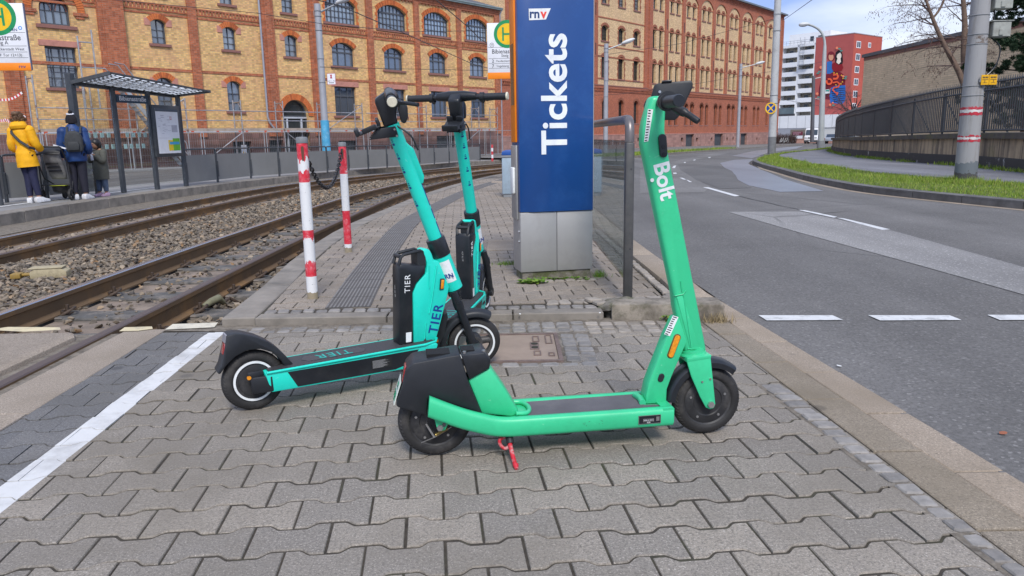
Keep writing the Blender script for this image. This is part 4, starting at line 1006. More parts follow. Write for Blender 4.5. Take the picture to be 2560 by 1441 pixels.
    o=text('brand_lettering','TIER',.060,NAVY,body,(.775,-.0372,.262),(.27,0,.963),(-.963,0,.27),ext=.0005,bold=.0008,space=1.15,stretch=1.0)
    mb=MB(); mb.prism([(.794,.388),(.815,.388),(.822,.436),(.800,.438)],-.042,-.036,SP); mb.build('reflector_base',BLK,body,bevel=.003); mb=MB(); mb.prism([(.799,.393),(.812,.393),(.817,.431),(.804,.432)],-.0445,-.042,SP); mb.build('reflector',AMB,body,bevel=.001)
    # head tube, collar, stem
    dn=Vector((.054,0,-.146)).normalized()
    mb=MB(); mb.cyl((.826,0,.540),(.886,0,.380),.0375,seg=28); hd=mb.build('head_tube',TEAL,rt,smooth=40)
    mb=MB(); M=Matrix.Translation((.826,0,.540))@(dn.to_track_quat('Z','X').to_matrix().to_4x4())
    a0=None
    pr=[]
    for k in range(9):
        a=R(-90-38+76*k/8); pr.append(a)
    q=dn.orthogonal()
    ax=dn; e1=Vector((0,-1,0)); e2=ax.cross(e1)
    V=[]
    for z in (.028,.128):
        V.append(mb.vs([Vector((.826,0,.540))+ax*z+(e1*math.cos(R(-15+70*k/8))+e2*math.sin(R(-15+70*k/8)))*.0381 for k in range(9)]))
    for k in range(8): mb.face((V[0][k],V[0][k+1],V[1][k+1],V[1][k]))
    mb.build('sticker',WHITE,hd,smooth=60)
    ang=R(38); c=Vector((.826,0,.540))+ax*.098+(e1*math.cos(ang)+e2*math.sin(ang))*.0386
    text('sticker_print','VRN',.030,NAVY,hd,c,-(e2*math.cos(ang)-e1*math.sin(ang)),-ax,ext=.0003,bold=.0008)
    mb=MB(); mb.cyl((.800,0,.610),(.829,0,.532),.0415,seg=28); mb.build('collar',BLK2,rt,bevel=.004)
    stp0,stp1=Vector((.812,0,.582)),Vector((.627,0,1.090)); mb=MB(); mb.cyl(stp0,stp1,.0300,seg=28); st=mb.build('stem',TEAL,rt,smooth=40)
    mb=MB(); mb.prism([(.672,1.030),(.694,1.008),(.714,.992),(.756,.880),(.752,.848),(.728,.850)],-.016,.016,SP); mb.build('cable_cover',TEAL,st,bevel=.006)
    sd=(stp1-stp0).normalized(); sn=Vector((sd.z,0,-sd.x))
    mb=MB()
    for z in (.19,.27,.34,.40,.46):      # small printed notes on the stem
        for w,dz in ((.05,0),(.035,.014),(.028,.022)):
            for k in range(5):
                a0=R(-160+ (k-2)*w*400); 
            V=[]
            for h in (0,.004 if dz else .009):
                V.append(mb.vs([stp0+sd*(z+dz+h)+(Vector((0,-1,0))*math.cos(a)+(-sn)*math.sin(a))*.0304 for a in [R(50)+w*8*(k-2)*.28 for k in range(5)]]))
            for k in range(4): mb.face((V[0][k],V[0][k+1],V[1][k+1],V[1][k]))
    split_build(mb,'stem_print',NAVY,st)
    mb=MB()
    for z0_,z1_ in ((.02,.10),(.115,.16),(.175,.29)):
        V=[]
        for h in (z0_,z1_): V.append(mb.vs([stp0+sd*h+(Vector((0,-1,0))*math.cos(a)+sn*math.sin(a))*.0304 for a in (R(62),R(72),R(82))]))
        for k in range(2): mb.face((V[0][k],V[0][k+1],V[1][k+1],V[1][k]))
    split_build(mb,'stem_lettering',NAVY,st)
    # black neck and handlebar
    mb=MB(); mb.prism([(.596,1.078),(.652,1.096),(.645,1.120),(.646,1.150),(.656,1.19),(.655,1.212),(.640,1.226),(.606,1.222),(.560,1.190),(.562,1.172)],-.030,.030,SP); mb.build('neck',BLK2,rt,bevel=.014,bseg=3)
    bar=thing('handlebar',None,None); bar.parent=rt
    hb=Vector((.622,0,1.200))
    mb=MB(); mb.tube([hb+Vector((0,-.10,.004)),hb+Vector((0,-.04,.006)),hb+Vector((0,.04,.006)),hb+Vector((0,.10,.004))],[.019,.026,.026,.019],16,sx=1.0); mb.tube([hb+Vector((0,-.25,.0)),hb+Vector((0,.25,0))],.012,12); mb.build('bar',BLK2,bar,smooth=40)
    for sd_ in (-1,1):
        g=grip(bar,hb+Vector((0,.135*sd_,0)),hb+Vector((0,.255*sd_,0)),.0170)
        mb=MB(); mb.lathe([(.0005,0),(.017,0),(.0195,-.003),(.0195,-.009)],20,Matrix.Translation(hb+Vector((0,.262*sd_,0)))@Matrix.Rotation(R(-90*sd_),4,'X')); mb.build('grip_cap',CREAM,bar,smooth=40)
        mb=MB(); c=hb+Vector((.0,.12*sd_,0)); mb.tube([c,c+Vector((0,.02*sd_,0))],.023,14); mb.tube([c+Vector((.012,0,-.012)),c+Vector((.03,.01*sd_,-.022))],.010,8)
        if sd_<0: mb.tube(lerp_path([c+Vector((.01,0,0)),c+Vector((.032,-.03,-.012)),c+Vector((.055,-.06,-.010)),c+Vector((.098,-.10,-.012))],5),[.010]*6+[.0075]*9+[.0085],8)
        mb.build('brake_lever' if sd_<0 else 'bell',BLK,bar,smooth=40)
    mb=MB(); mb.prism([(.665,1.185),(.690,1.165),(.692,1.120),(.680,1.095),(.664,1.10),(.652,1.15)],-.028,.028,SP); mb.build('headlight',BLK,bar,bevel=.006)
    # phone holder
    mb=MB(); mb.prism([(.535,1.030),(.652,1.045),(.640,1.086),(.565,1.074)],-.0335,-.029,SP); mb.prism([(.535,1.030),(.652,1.045),(.640,1.086),(.565,1.074)],.029,.0335,SP); mb.prism([(.540,1.034),(.556,1.036),(.578,1.07),(.566,1.074)],-.031,.031,SP); ph=mb.build('phone_holder',BLK,rt,bevel=.003)
    Mp=Matrix.Translation((.538,-.0,1.068))@Matrix.Rotation(R(-24),4,'Y')
    mb=MB(); mb.box((-.045,-.045,-.004),(.045,.045,.004),M=Mp); mb.box((-.06,-.04,-.004),(-.045,.04,.026),M=Mp); mb.box((.035,-.04,-.004),(.048,-.01,.030),M=Mp); mb.box((.035,.01,-.004),(.048,.04,.030),M=Mp); mb.box((-.03,-.052,-.004),(.03,-.044,.018),M=Mp); mb.build('phone_cradle',BLK,ph,bevel=.004)
    mb=MB()
    for a,b in ((.636,1.074),(.645,1.048)): mb.cyl((a,-.037,b),(a,-.033,b),.0045,seg=10)
    split_build(mb,'bolt',STEEL,ph)
    # fork, front mudguard
    mb=MB()
    for y in (-.046,.046):
        mb.tube([(.878,y*.8,.375),(.896,y,.318),(.900,y,.305)],[.018,.020,.018],12); mb.tube([(.896,y,.330),(.905,y,.300)],.022,12); mb.tube([(.902,y,.308),(.968,y,.128)],[.0185,.0175],14); mb.lathe([(.0005,-.014),(.024,-.014),(.026,0),(.024,.014),(.0005,.014)],18,Matrix.Translation((.974,y,.120))@Matrix.Rotation(R(90),4,'X'))
    mb.cyl((.872,0,.400),(.888,0,.352),.030,seg=18); mb.box((.868,-.045,.352),(.905,.045,.372)); mb.build('fork',BLK2,rt,smooth=40)
    mb=MB(); arc_fender(mb,.978,.120,.150,.033,206,62,side=.02); mb.prism([(.80,.175),(.832,.26),(.85,.275),(.855,.255),(.838,.17),(.815,.12)],-.030,.030,SP); mb.build('front_mudguard',BLK,rt,smooth=40)
    mb=MB(); mb.tube(lerp_path([(.64,-.02,1.09),(.70,-.03,1.05),(.73,-.028,.99)],4),.004,6); mb.build('brake_cable',BLK,rt,smooth=40)
    mb=MB(); mb.tube([(.10,.06,.085),(.16,.09,.075),(.24,.09,.070)],.008,8); mb.build('kickstand',BLK,rt,smooth=40)
    return rt
tier1=make_tier(True)
tier2=copy_tree(tier1)
# the nearer one has its front wheel and handlebar turned to the right
sa=Vector((-.351,0,.936)); sp_=Vector((.856,0,.460)); SM=Matrix.Translation(sp_)@Matrix.Rotation(R(-22),4,sa)@Matrix.Translation(-sp_)
for c_ in list(tier1.children):
    nm=c_.name.split('.')[0]
    if nm in ('stem','collar','neck','handlebar','phone_holder','fork','front_mudguard','brake_cable') or (nm=='wheel' and c_.get('front')): c_.matrix_basis=SM@c_.matrix_basis
tag(tier2,'turquoise electric scooter farthest back, seen from behind with its handlebar square across the view','scooter',group='turquoise rental scooters')
tier2.rotation_euler=(0,-math.asin(.045/.98),R(77)); tier2.location=(-.385,3.29,0)
# ================================================================ STREET FURNITURE
BLUE=pm('ticket_blue',hexc('#0b4282'),.36,var=.07,vs=2.5,coat=.5,dirt=(hexc('#2a5c9c'),.6,2.2)); BLUE2=pm('ticket_blue_edge',hexc('#0a3a80'),.42,var=.08,vs=3)  # second tone: lighter blue spread over the housing by broad noise
STST=pm('stainless',(.36,.355,.345),.45,.35,var=.08,vs=3,bump=.05,bs=40,dirt=((.27,.26,.25),.5,5)); ORG=pm('tram_orange',hexc('#f08400'),.5,var=.06,vs=6); GREY=pm('grey_plastic',(.22,.23,.24),.5,var=.1,vs=9)
ANTH=pm('anthracite_paint',(.055,.062,.072),.45,.2,var=.15,vs=6,dirt=((.12,.12,.12),.5,9)); WSIGN=pm('sign_white',(.76,.77,.80),.45,var=.03,vs=4,dirt=((.55,.55,.57),.4,5)); DTEXT=pm('sign_text',(.035,.04,.05),.6); HGRN=pm('stop_green',hexc('#008a50'),.5); HYEL=pm('stop_yellow',hexc('#e9b800'),.5)
GALV=pm('galvanised',(.33,.34,.35),.5,.6,var=.15,vs=8)
XL=lambda a,b,h: Vector((a,-h,b))             # face towards -y: a right, b up, h outwards
# ticket machine ----------------------------------------------------------
p=G(1303,682,.10); q=G(1481,672,.10)
tm=thing('ticket_machine','tall blue ticket machine with white lettering above a steel base, beside the glass barrier','ticket machine',(p.x,p.y,ZP),math.atan2(q.y-p.y,q.x-p.x))
W_=(Vector((q.x,q.y))-Vector((p.x,p.y))).length; D_=.23; zb,zt=.53-ZP-.01,2.25
mb=MB(); mb.box((.012,.012,-.1),(W_-.012,D_-.02,.055)); mb.build('plinth',GM['moss'],tm)
mb=MB(); mb.box((0,0,.055),(W_/2-.0015,D_,zb-.003)); mb.build('base_door',STST,tm,bevel=.003); mb=MB(); mb.box((W_/2+.0015,0,.055),(W_,D_,zb-.003)); mb.build('base_door',STST,tm,bevel=.003)
mb=MB(); mb.prism([(.0,.004),(.092,-.012),(W_,-.012),(W_,D_),(0,D_)],zb,zt,lambda a,b,h:Vector((a,b,h))); mb.build('housing',BLUE,tm,bevel=.004)
mb=MB(); mb.box((W_-.003,-.014,zb+.002),(W_+.002,.02,zt)); mb.build('edge_trim',STST,tm)
mb=MB(); mb.box((-.012,.06,.95),(0,.20,2.2)); mb.build('front_panel',ORG,tm,bevel=.004)
mb=MB(); mb.box((-.014,.05,.42),(0,.21,.93)); mb.build('payment_panel',STST,tm,bevel=.006)
mb=MB(); mb.box((-.032,.08,.60),(-.014,.16,.78)); mb.build('coin_tray',WHITE,tm,bevel=.006)
mb=MB(); mb.box((-.014,.09,1.20),(-.010,.17,1.6)); mb.build('screen',pm('screen_dark',(.015,.018,.022),.1),tm)
mb=MB(); mb.prism([(-.11,1.985),(-.02,1.955),(-.002,1.99),(-.002,2.1),(-.11,2.06)],.05,D_,lambda a,b,h:Vector((a,h,b))); mb.build('canopy',GREY,tm,bevel=.006)
mb=MB()
for z in (.34,.27): mb.cyl((-.012,.03,z),(0,.03,z),.010,seg=12)
mb.build('lock',STEEL,tm)
# lettering: vertical word, logo panel
rb=lambda x,y:(lambda s,z:(s,z))(*(lambda P:(((P.x-p.x)*math.cos(tm.rotation_euler.z)+(P.y-p.y)*math.sin(tm.rotation_euler.z)),P.z-ZP))(AY(x,y,p.y+(x-1303)/178*(q.y-p.y)-.012)))
a,zlo=rb(1385,386); _,zhi=rb(1385,84)
o=text('lettering','Tickets',.262,pm('ticket_white',(.80,.83,.84),.5,var=.08,vs=9,dirt=((.45,.52,.60),.5,12)),tm,(0,-.0135,0),(0,0,1),(-1,0,0),bold=.0058,ext=.001,space=1.04)
xs=[v.co.x for v in o.data.vertices]; zs=[v.co.z for v in o.data.vertices]
xl,_=rb(1353,300); xr,_=rb(1418,300)
for v in o.data.vertices:
    v.co.z=zlo+(v.co.z-min(zs))/(max(zs)-min(zs))*(zhi-zlo); v.co.x=xl+(v.co.x-min(xs))/(max(xs)-min(xs))*(xr-xl)
L=[rb(*k) for k in ((1322,22),(1377,21),(1365,49),(1323,51))]
mb=MB(); mb.prism([L[3],L[2],L[1],L[0]],.012,.0132,XL); mb.build('logo_panel',WHITE,tm)
c0=rb(1335,37); text('logo_lettering','rn',.080,pm('logo_navy',hexc('#123a6b'),.5),tm,(c0[0]+.004,-.0140,c0[1]+.004),(1,0,0),(0,0,1),bold=.0022,ext=.0004)
c0=rb(1359,37); text('logo_lettering','v',.084,pm('logo_red',hexc('#e2453a'),.5),tm,(c0[0],-.0140,c0[1]+.004),(1,0,0),(0,0,1),bold=.0026,ext=.0004)
# glass barrier with a bent steel handrail ------------------------------------
gb=thing('glass_barrier','bent dark handrail post with a clear glass panel, between the ticket machine and the road','barrier',(.70,4.46,ZP))
tube_m=pm('handrail_grey',(.075,.075,.075),.5,.3,var=.2,vs=8,dirt=((.13,.12,.11),.6,7)); rub_m=pm('handrail_worn',(.19,.17,.165),.4,.6,var=.2,vs=12)
dr=Vector((-.02,1,0)).normalized()
mb=MB(); mb.box((-.026,-.03,-.02),(.026,.03,.945)); mb.build('post',tube_m,gb,bevel=.010)
bend=[(0,0,.945),(0,0,1.0),(0,.006,1.03),(0,.025,1.058),(0,.055,1.073)]+[tuple(dr*k+Vector((0,0,1.075))) for k in (.10,.6,1.5,2.6)]
bend=[(b[0],b[1],b[2]) for b in bend]
mb=MB(); mb.tube(bend,.0275,16); mb.build('handrail',rub_m,gb,smooth=40)
mb=MB(); mb.box((-.028,2.57,-.02),(-.02+.03,2.63,1.05)); mb.build('post',tube_m,gb,bevel=.01)
mb=MB(); mb.box((-.005,.035,.11),(.005,2.56,.955)); mb.build('glass_panel',glass('barrier_glass',(.84,.92,.94),ref=.09,k=.55),gb)
mb=MB()
for z in (.79,.32): mb.cyl((.006,-.0305,z),(.006,-.028,z),.0055,seg=10)
mb.build('screw_hole',INK,gb)
# bollards with a chain ---------------------------------------------------------
def bollard(x,y,h,bands,label,seed):
    t=NT('bollard_paint'); v=t.coord(); sp=t.n('ShaderNodeSeparateXYZ'); t.l(v,sp.inputs[0])
    nz=t.noise(t.coord('Object',(14,14,5)),1.6,6,.75); z=t.math('ADD',sp.outputs[2],t.math('MULTIPLY_ADD',nz,.22,-.11))
    c=(.72,.72,.72)
    for z0,z1,soft in bands:
        f=t.math('MULTIPLY',t.math('GREATER_THAN',z if soft=='lo' else sp.outputs[2],z0),t.math('LESS_THAN',z if soft=='hi' else sp.outputs[2],z1))
        c=t.mix(c,t.mix((.62,.02,.04),(.75,.25,.28),t.ramp(t.noise(v,25,5,.7),[(.45,0.),(.75,.7)])),f)
    c=t.mix(c,(.62,.62,.62),t.ramp(t.noise(v,12,6,.8),[(.58,0.),(.66,.85)]))
    c=t.mix(c,(.10,.095,.085),t.ramp(t.noise(v,34,5,.75),[(.62,0.),(.68,.9)]))
    f=t.math('LESS_THAN',t.math('ADD',sp.outputs[2],t.math('MULTIPLY',nz,.06)),.075); c=t.mix(c,(.30,.25,.17),f)
    t.base(c); t.set(Roughness=.55); t.bump(t.noise(v,40,4,.7),.25,.003)
    b=thing('bollard',label,'bollard',(x,y,ZP),group='red and white bollards'); mb=MB(); mb.cyl((0,0,-.05),(0,0,h-.03),.0335,seg=24); mb.build('pole',t.m,b,smooth=40)
    mb=MB(); mb.lathe([(.0335,h-.03),(.036,h-.028),(.036,h),(.030,h+.008),(.0005,h+.01)],24); mb.build('cap',pm('bollard_cap',(.17,.18,.19),.6,var=.2,vs=20),b,smooth=40)
    a=math.atan2(-y,-x)
    mb=MB(); P=[(-.0055,-.06),(.0055,-.06),(.009,.0),(.009,.02),(.004,.028),(-.004,.028),(-.009,.02),(-.009,0)]; M=Matrix.Rotation(a+R(90),4,'Z')
    mb.prism(P,.030,.0345,lambda a_,b_,h_:M@Vector((a_,-h_,h-.075+b_))); mb.build('chain_slot',pm('slot_rust',(.12,.055,.035),.9),b)
    return b
b1=bollard(-1.27,4.69,1.00,[(.87,1.2,'lo'),(.734,.81,'hi'),(.385,.438,'lo'),(.145,.24,'hi')],'nearer red and white bollard, its lower red paint almost worn away to white',1)
b2=bollard(-1.46,6.68,.96,[(.695,1.2,0),(.075,.372,0)],'farther red and white bollard, its lower red band still solid, beside the tactile strip',2)
ch=thing('chain','black steel chain hanging slack between the two red and white bollards','chain',(-1.27,4.69,ZP))
chm=pm('chain_steel',(.05,.048,.05),.45,.7,var=.3,vs=60)
a0=Vector((-.01,.04,.955)); a1=Vector((-.19,1.955,.90)); n=44
pts=[a0.lerp(a1,k/n)-Vector((0,0,.29*4*(k/n)*(1-k/n))) for k in range(n+1)]
for k in range(n):
    c=(pts[k]+pts[k+1])/2; d=(pts[k+1]-pts[k]).normalized(); L=(pts[k+1]-pts[k]).length*.86
    s_=d.cross(Vector((0,0,1))).normalized(); u=s_.cross(d)
    if k%2: s_,u=u,s_
    mb=MB(); P=[]
    for j in range(16):
        t_=2*PI*j/16; P.append(c+d*(math.cos(t_)*.014+(L/2-.006)*(1 if math.cos(t_)>0 else -1))+s_*math.sin(t_)*.0135)
    mb.tube(P,.0048,6,closed=True); mb.build('link',chm,ch,smooth=60)
# litter bin -----------------------------------------------------------------------
p=G(1256,494,ZP)
bn=thing('litter_bin','pale grey litter bin with a blue lid, half hidden behind the ticket machine','bin',(p.x,p.y,ZP))
mb=MB(); mb.box((.0,0,.05),(.52,.42,.66)); mb.build('body',pm('bin_grey',hexc('#93a4b0'),.6,var=.08,vs=4,dirt=((.2,.21,.21),.6,5)),bn,bevel=.02)
mb=MB(); mb.box((.02,.02,0),(.50,.40,.05)); mb.build('foot',GREY,bn)
mb=MB(); mb.box((-.008,-.008,.655),(.528,.428,.69)); mb.build('rim',GREY,bn,bevel=.008)
mb=MB(); mb.prism([(-.005,.69),(.525,.69),(.515,.75),(.44,.775),(.08,.775),(.005,.75)],-.005,.425,lambda a,b,h:Vector((a,h,b))); mb.build('lid',pm('bin_blue',hexc('#1e4e97'),.5,var=.08,vs=4),bn,bevel=.012)
# stop signs -------------------------------------------------------------------------
def ring(mb,c,r0,r1,h0,h1,n=48,fn=XL,m=0):
    A=[(c[0]+r1*math.cos(2*PI*k/n),c[1]+r1*math.sin(2*PI*k/n)) for k in range(n)]
    if r0<=0: mb.prism(A,h0,h1,fn,m); return
    B=[(c[0]+r0*math.cos(2*PI*k/n),c[1]+r0*math.sin(2*PI*k/n)) for k in range(n)]
    for k in range(n):
        j=(k+1)%n; mb.prism([A[k],A[j],B[j],B[k]],h0,h1,fn,m)
def stop_sign(label,loc,rz,w,h,zb,px,lines,head,sub,badge):
    s=thing('stop_sign',label,'tram stop sign',loc,rz,group='tram stop flag signs')
    mb=MB(); mb.cyl((px,.05,-.1),(px,.05,zb+h*(.98 if px<-.45*w or px>.45*w else .98)),.038,seg=18); mb.build('post',ANTH,s,smooth=40)
    mb=MB(); mb.box((-w/2,-.02,zb+h*.115),(w/2,.02,zb+h)); mb.build('panel',WSIGN,s,bevel=.004); mb=MB(); mb.box((-w/2,-.021,zb),(w/2,.021,zb+h*.115)); ob=mb.build('footer',ORG,s,bevel=.003)
    mb=MB(); mb.box((w/2,-.023,zb+.01),(w/2+.012,.023,zb+h)); mb.build('edge',pm('sign_edge',(.13,.14,.2),.5),s)
    cx,cz=0.0 if badge else .03*w,zb+h*.80; rr=.36*w*.98
    em=thing('emblem',None,None); em.parent=s
    mb=MB(); ring(mb,(cx,cz),rr*.76,rr,.0205,.022); mb.build('emblem_ring',HGRN,em); mb=MB(); ring(mb,(cx,cz),0,rr*.76,.0205,.0215); mb.build('emblem_disc',HYEL,em)
    mb=MB(); b=rr*.13
    for a in ((cx-rr*.38,cz-rr*.48,cx-rr*.38+b,cz+rr*.48),(cx+rr*.38-b,cz-rr*.48,cx+rr*.38,cz+rr*.48),(cx-rr*.38+b,cz-b/2,cx+rr*.38-b,cz+b/2)):
        mb.prism([(a[0],a[1]),(a[2],a[1]),(a[2],a[3]),(a[0],a[3])],.0215,.0235,XL)
    mb.build('emblem_letter',HGRN,em)
    zz=lambda f: zb+h*f
    mb=MB()
    for f in (.565,.365,.275,.19): mb.prism([(-w/2+.02,zz(f)),(w/2-.02,zz(f)),(w/2-.02,zz(f)+.006),(-w/2+.02,zz(f)+.006)],.0202,.0208,XL)
    mb.build('rule',DTEXT,s)
    text('stop_name',head,w*.155,DTEXT,s,(0,-.0212,zz(.49)),(1,0,0),(0,0,1),bold=.001,stretch=.92); text('stop_name',sub,w*.10,DTEXT,s,(0,-.0212,zz(.415)),(1,0,0),(0,0,1))
    for k,(num,nm) in enumerate(lines):
        z=zz(.32-.09*k)
        if num: text('line_number',num,w*.115,DTEXT,s,(-w*.36,-.0212,z),(1,0,0),(0,0,1),bold=.001)
        text('line_name',nm,w*.075,DTEXT,s,(-w*.27 if num else -w*.42,-.0212,z),(1,0,0),(0,0,1),align='LEFT')
    text('operator_lettering','rnv',w*.10,pm('sign_navy',(.03,.05,.16),.5) if badge else ORG,ob,(w*.34,-.0218,zb+h*.06),(1,0,0),(0,0,1),bold=.001)
    if badge:
        text('network_lettering','VRN',w*.075,pm('sign_navy',(.03,.05,.16),.5),s,(w*.27,-.0212,zz(.605)),(1,0,0),(0,0,1),bold=.001); mb=MB(); ring(mb,(w*.40,zz(.635)),.018,.032,.0205,.0212,20); mb.build('network_emblem',pm('sky_blue',hexc('#4a90d0'),.5),s)
    else:
        mb=MB(); ring(mb,(-w*.38,zz(.61)),.038,.045,.0205,.0212,24); mb.build('zone_ring',DTEXT,s); text('zone_lettering','94',w*.06,DTEXT,s,(-w*.38,-.0212,zz(.61)),(1,0,0),(0,0,1))
    return s
pA=G(23,513)
stop_sign('stop flag sign with a big H on the far platform, cut by the left edge',(pA.x+.27,pA.y,0),R(8),.86,1.10,2.30,-.40,[('','Käfertal  Neckarstadt West'),('','Oppau (BASF Tor 12+13)')],'Bibienastraße','Steig A',True)
stop_sign('stop flag sign with a big H close behind the blue ticket machine',(-.03,16.5,ZP),R(-2),.80,1.13,2.20,.385,[('2','Feudenheim'),('7','Vogelstang')],'Bibienastraße','Steig B',False)
# platform railings: posts, a top rail and grey panels ---------------------------------
PANEL=pm('railing_panel',(.245,.245,.235),.55,.2,var=.06,vs=1.5,dirt=((.20,.20,.19),.5,1.2))
def base_px(x):
    L_=[(-200,540),(0,508),(200,491),(345,478),(470,465),(545,456),(624,447),(695,442),(803,434),(866,427),(1000,419),(1200,402)]
    for (a,b),(c,d) in zip(L_,L_[1:]):
        if a<=x<=c: return b+(d-b)*(x-a)/(c-a)
def railing(label,xs,hz=.87):
    P=[G(x,base_px(x)) for x in xs]; th=thing('platform_railing',label,'railing',P[0],0,group='platform railings'); o=P[0]
    for i,p in enumerate(P):
        mb=MB(); d=(P[min(i+1,len(P)-1)]-P[max(0,i-1)]).normalized(); n=Vector((-d.y,d.x,0)); q=p-o
        mb.bar(q,q+Vector((0,0,hz-.03)),.06,.05); mb.bar(q-n*.035+Vector((0,0,.15)),q-n*.035+Vector((0,0,.55)),.05,.03); mb.build('post',ANTH,th,bevel=.006,bseg=1)
    for a,b in zip(P,P[1:]):
        mb=MB(); d=(b-a).normalized(); A,B=a-o,b-o
        mb.tube([A+Vector((0,0,hz-.08)),A+d*.03+Vector((0,0,hz-.01)),A+d*.10+Vector((0,0,hz)),B-d*.10+Vector((0,0,hz)),B-d*.03+Vector((0,0,hz-.01)),B+Vector((0,0,hz-.08))],.021,8); mb.build('handrail',ANTH,th,smooth=40)
        n=Vector((-d.y,d.x,0)); mb=MB(); mb.bar(A+d*.05+Vector((0,0,.40)),B-d*.05+Vector((0,0,.40)),.012,.66); mb.build('panel',PANEL,th)
    return th
railing('grey panelled railing to the left of the shelter, behind the person in the yellow jacket',[-130,-60,18,120,243])
railing('long grey panelled railing curving away to the right of the shelter',[468,545,628,699,760,819,872,921,968,1010,1049,1086,1123,1162,1200])
# shelter ------------------------------------------------------------------------------
sh=thing('tram_shelter','dark open shelter with a perforated sloping roof on the far platform','shelter',(-8.34,16.36,0))
so=Vector((-8.34,16.36,0)); P2=G(310,482); P3=G(394,474); P4=G(466,466)
dS=(P4-P2).normalized(); P1=G(212,491)
posts=[P1,P2,P3,P4]; nS=Vector((dS.y,-dS.x,0))
for i,p in enumerate(posts):
    mb=MB(); h=(2.42,2.20,2.18,2.15)[i]; mb.bar(p-so,p-so+Vector((0,0,h)),.13 if i==0 else .10,.13 if i==0 else .08,up=nS); mb.build('post',ANTH,sh,bevel=.008,bseg=1)
# roof slab: a tilted grid with pale glass slots
r00=AY(178,207,P1.y)-so; r01=AY(436,240,P4.y+.15)-so; 
f0=AY(276,183,P1.y+.25)-so; f1=AY(522,229,P4.y-.35)-so
rt_=lambda u,v,dz=0.0:(r00.lerp(r01,u)).lerp(f0.lerp(f1,u),v)+Vector((0,0,dz))
slots=[]; NU,NV=13,9
mb=MB(); mb2=MB()
for k in range(NV+1):
    v0=(k+.0)/(NV+.35); mb.bar(rt_(0,v0),rt_(1,v0),.055,.004)
for i in range(NU+1):
    mb.bar(rt_(i/NU,0,.002),rt_(i/NU,1,.002),.07,.004)
mb.bar(rt_(0,0),rt_(0,1),.16,.07); mb.bar(rt_(1,0),rt_(1,1),.12,.06); mb.bar(rt_(0,0),rt_(1,0),.14,.09); mb.bar(rt_(0,1),rt_(1,1),.06,.035)
mb.build('roof',ANTH,sh)
A_=[rt_(0,0,.0),rt_(1,0,.0),rt_(1,1,.0),rt_(0,1,.0)]; mb2.poly([q+Vector((0,0,.014)) for q in A_]); mb2.poly([q+Vector((0,0,.006)) for q in A_][::-1])
t=NT('frosted_glass'); t.t.nodes.remove(t.b); a1_=t.n('ShaderNodeBsdfTranslucent'); a1_.inputs[0].default_value=(.93,.95,.96,1); a2_=t.n('ShaderNodeBsdfTransparent'); mx=t.n('ShaderNodeMixShader'); mx.inputs[0].default_value=.15; t.l(a1_.outputs[0],mx.inputs[1]); t.l(a2_.outputs[0],mx.inputs[2]); t.l(mx.outputs[0],t.out.inputs[0])
mb2.build('roof_glass',t.m,sh)
CG=glass('shelter_glass',(.97,.985,.98),ref=.015,k=.18)
for a,b,z0,z1 in ((P1,P2,.12,2.1),(P2,P3,.12,2.0),(P3,P4,.12,2.0)):
    mb=MB(); mb.bar(a-so+dS*.06+Vector((0,0,(z0+z1)/2)),b-so-dS*.06+Vector((0,0,(z0+z1)/2)),.012,z1-z0); gp=mb.build('glass_panel',CG,sh)
    if (b,) != (P4,):
        mb=MB(); L=(b-a).length; n=int(L/.19)
        for r,zc in enumerate((.98,1.22)):
            for k in range(n):
                c=a-so+dS*(.12+(k+.25+.5*r)*.185)
                if (c+so-b).length<.12: continue
                mb.bar(c+Vector((0,0,zc)),c+dS*.085+Vector((0,0,zc)),.018,.10)
        mb.build('glass_marking',pm('etched_glass',(.42,.60,.58),.6),gp)
mb=MB(); mb.bar(P2-so+dS*.05+nS*.03+Vector((0,0,1.98)),P3-so-dS*.05+nS*.03+Vector((0,0,1.98)),.03,.17); nb=mb.build('name_board',pm('board_navy',(.02,.045,.075),.45),sh)
text('stop_name','Bibienastraße',.135,WSIGN,nb,(P2+P3)/2-so+nS*.049+Vector((0,0,1.98)),(P3-P2),(0,0,1),stretch=1.05,bold=.001)
cs=thing('timetable_case',None,None); nS0,dS0=nS,dS; cs.parent=sh
a=P3-so-dS*.02+nS*.06; b=P4-so-dS*.12+nS*.06
dS=(b-a).normalized(); nS=Vector((dS.y,-dS.x,0))
mb=MB(); mb.bar(a+Vector((0,0,1.30)),b+Vector((0,0,1.30)),.08,1.16); mb.build('frame',ANTH,cs,bevel=.01)
mb=MB(); mb.bar(a+dS*.09+nS*.042+Vector((0,0,1.30)),b-dS*.09+nS*.042+Vector((0,0,1.30)),.004,1.0); mb.build('poster',WSIGN,cs)
pn=nS*.0455; L=(b-a).length-.18; A0=a+dS*.09
def pst(u0,u1,z0,z1,m,nm,d=0.0): 
    mb=MB(); mb.bar(A0+dS*L*u0+pn+nS*d+Vector((0,0,(z0+z1)/2)),A0+dS*L*u1+pn+nS*d+Vector((0,0,(z0+z1)/2)),.0015,z1-z0); mb.build(nm,m,cs)
pst(0,1,1.74,1.80,pm('poster_slate',(.06,.08,.11),.5),'header'); pst(.45,.66,.86,1.10,pm('poster_yellow',hexc('#e3c21c'),.5),'map'); pst(.66,.98,.86,1.14,pm('poster_green',hexc('#6bb52c'),.5),'map'); pst(.5,.95,1.0,1.06,pm('poster_blue',hexc('#3f9fd0'),.5),'map',.001)
pg=pm('poster_grey',(.45,.45,.50),.6); pr=pm('poster_red',(.42,.06,.06),.6)
rr=random.Random(2)
for k in range(26):
    u=rr.uniform(.04,.52); z=rr.uniform(1.18,1.66); pst(u,u+rr.uniform(.06,.16),z,z+.008,pg,'timetable')
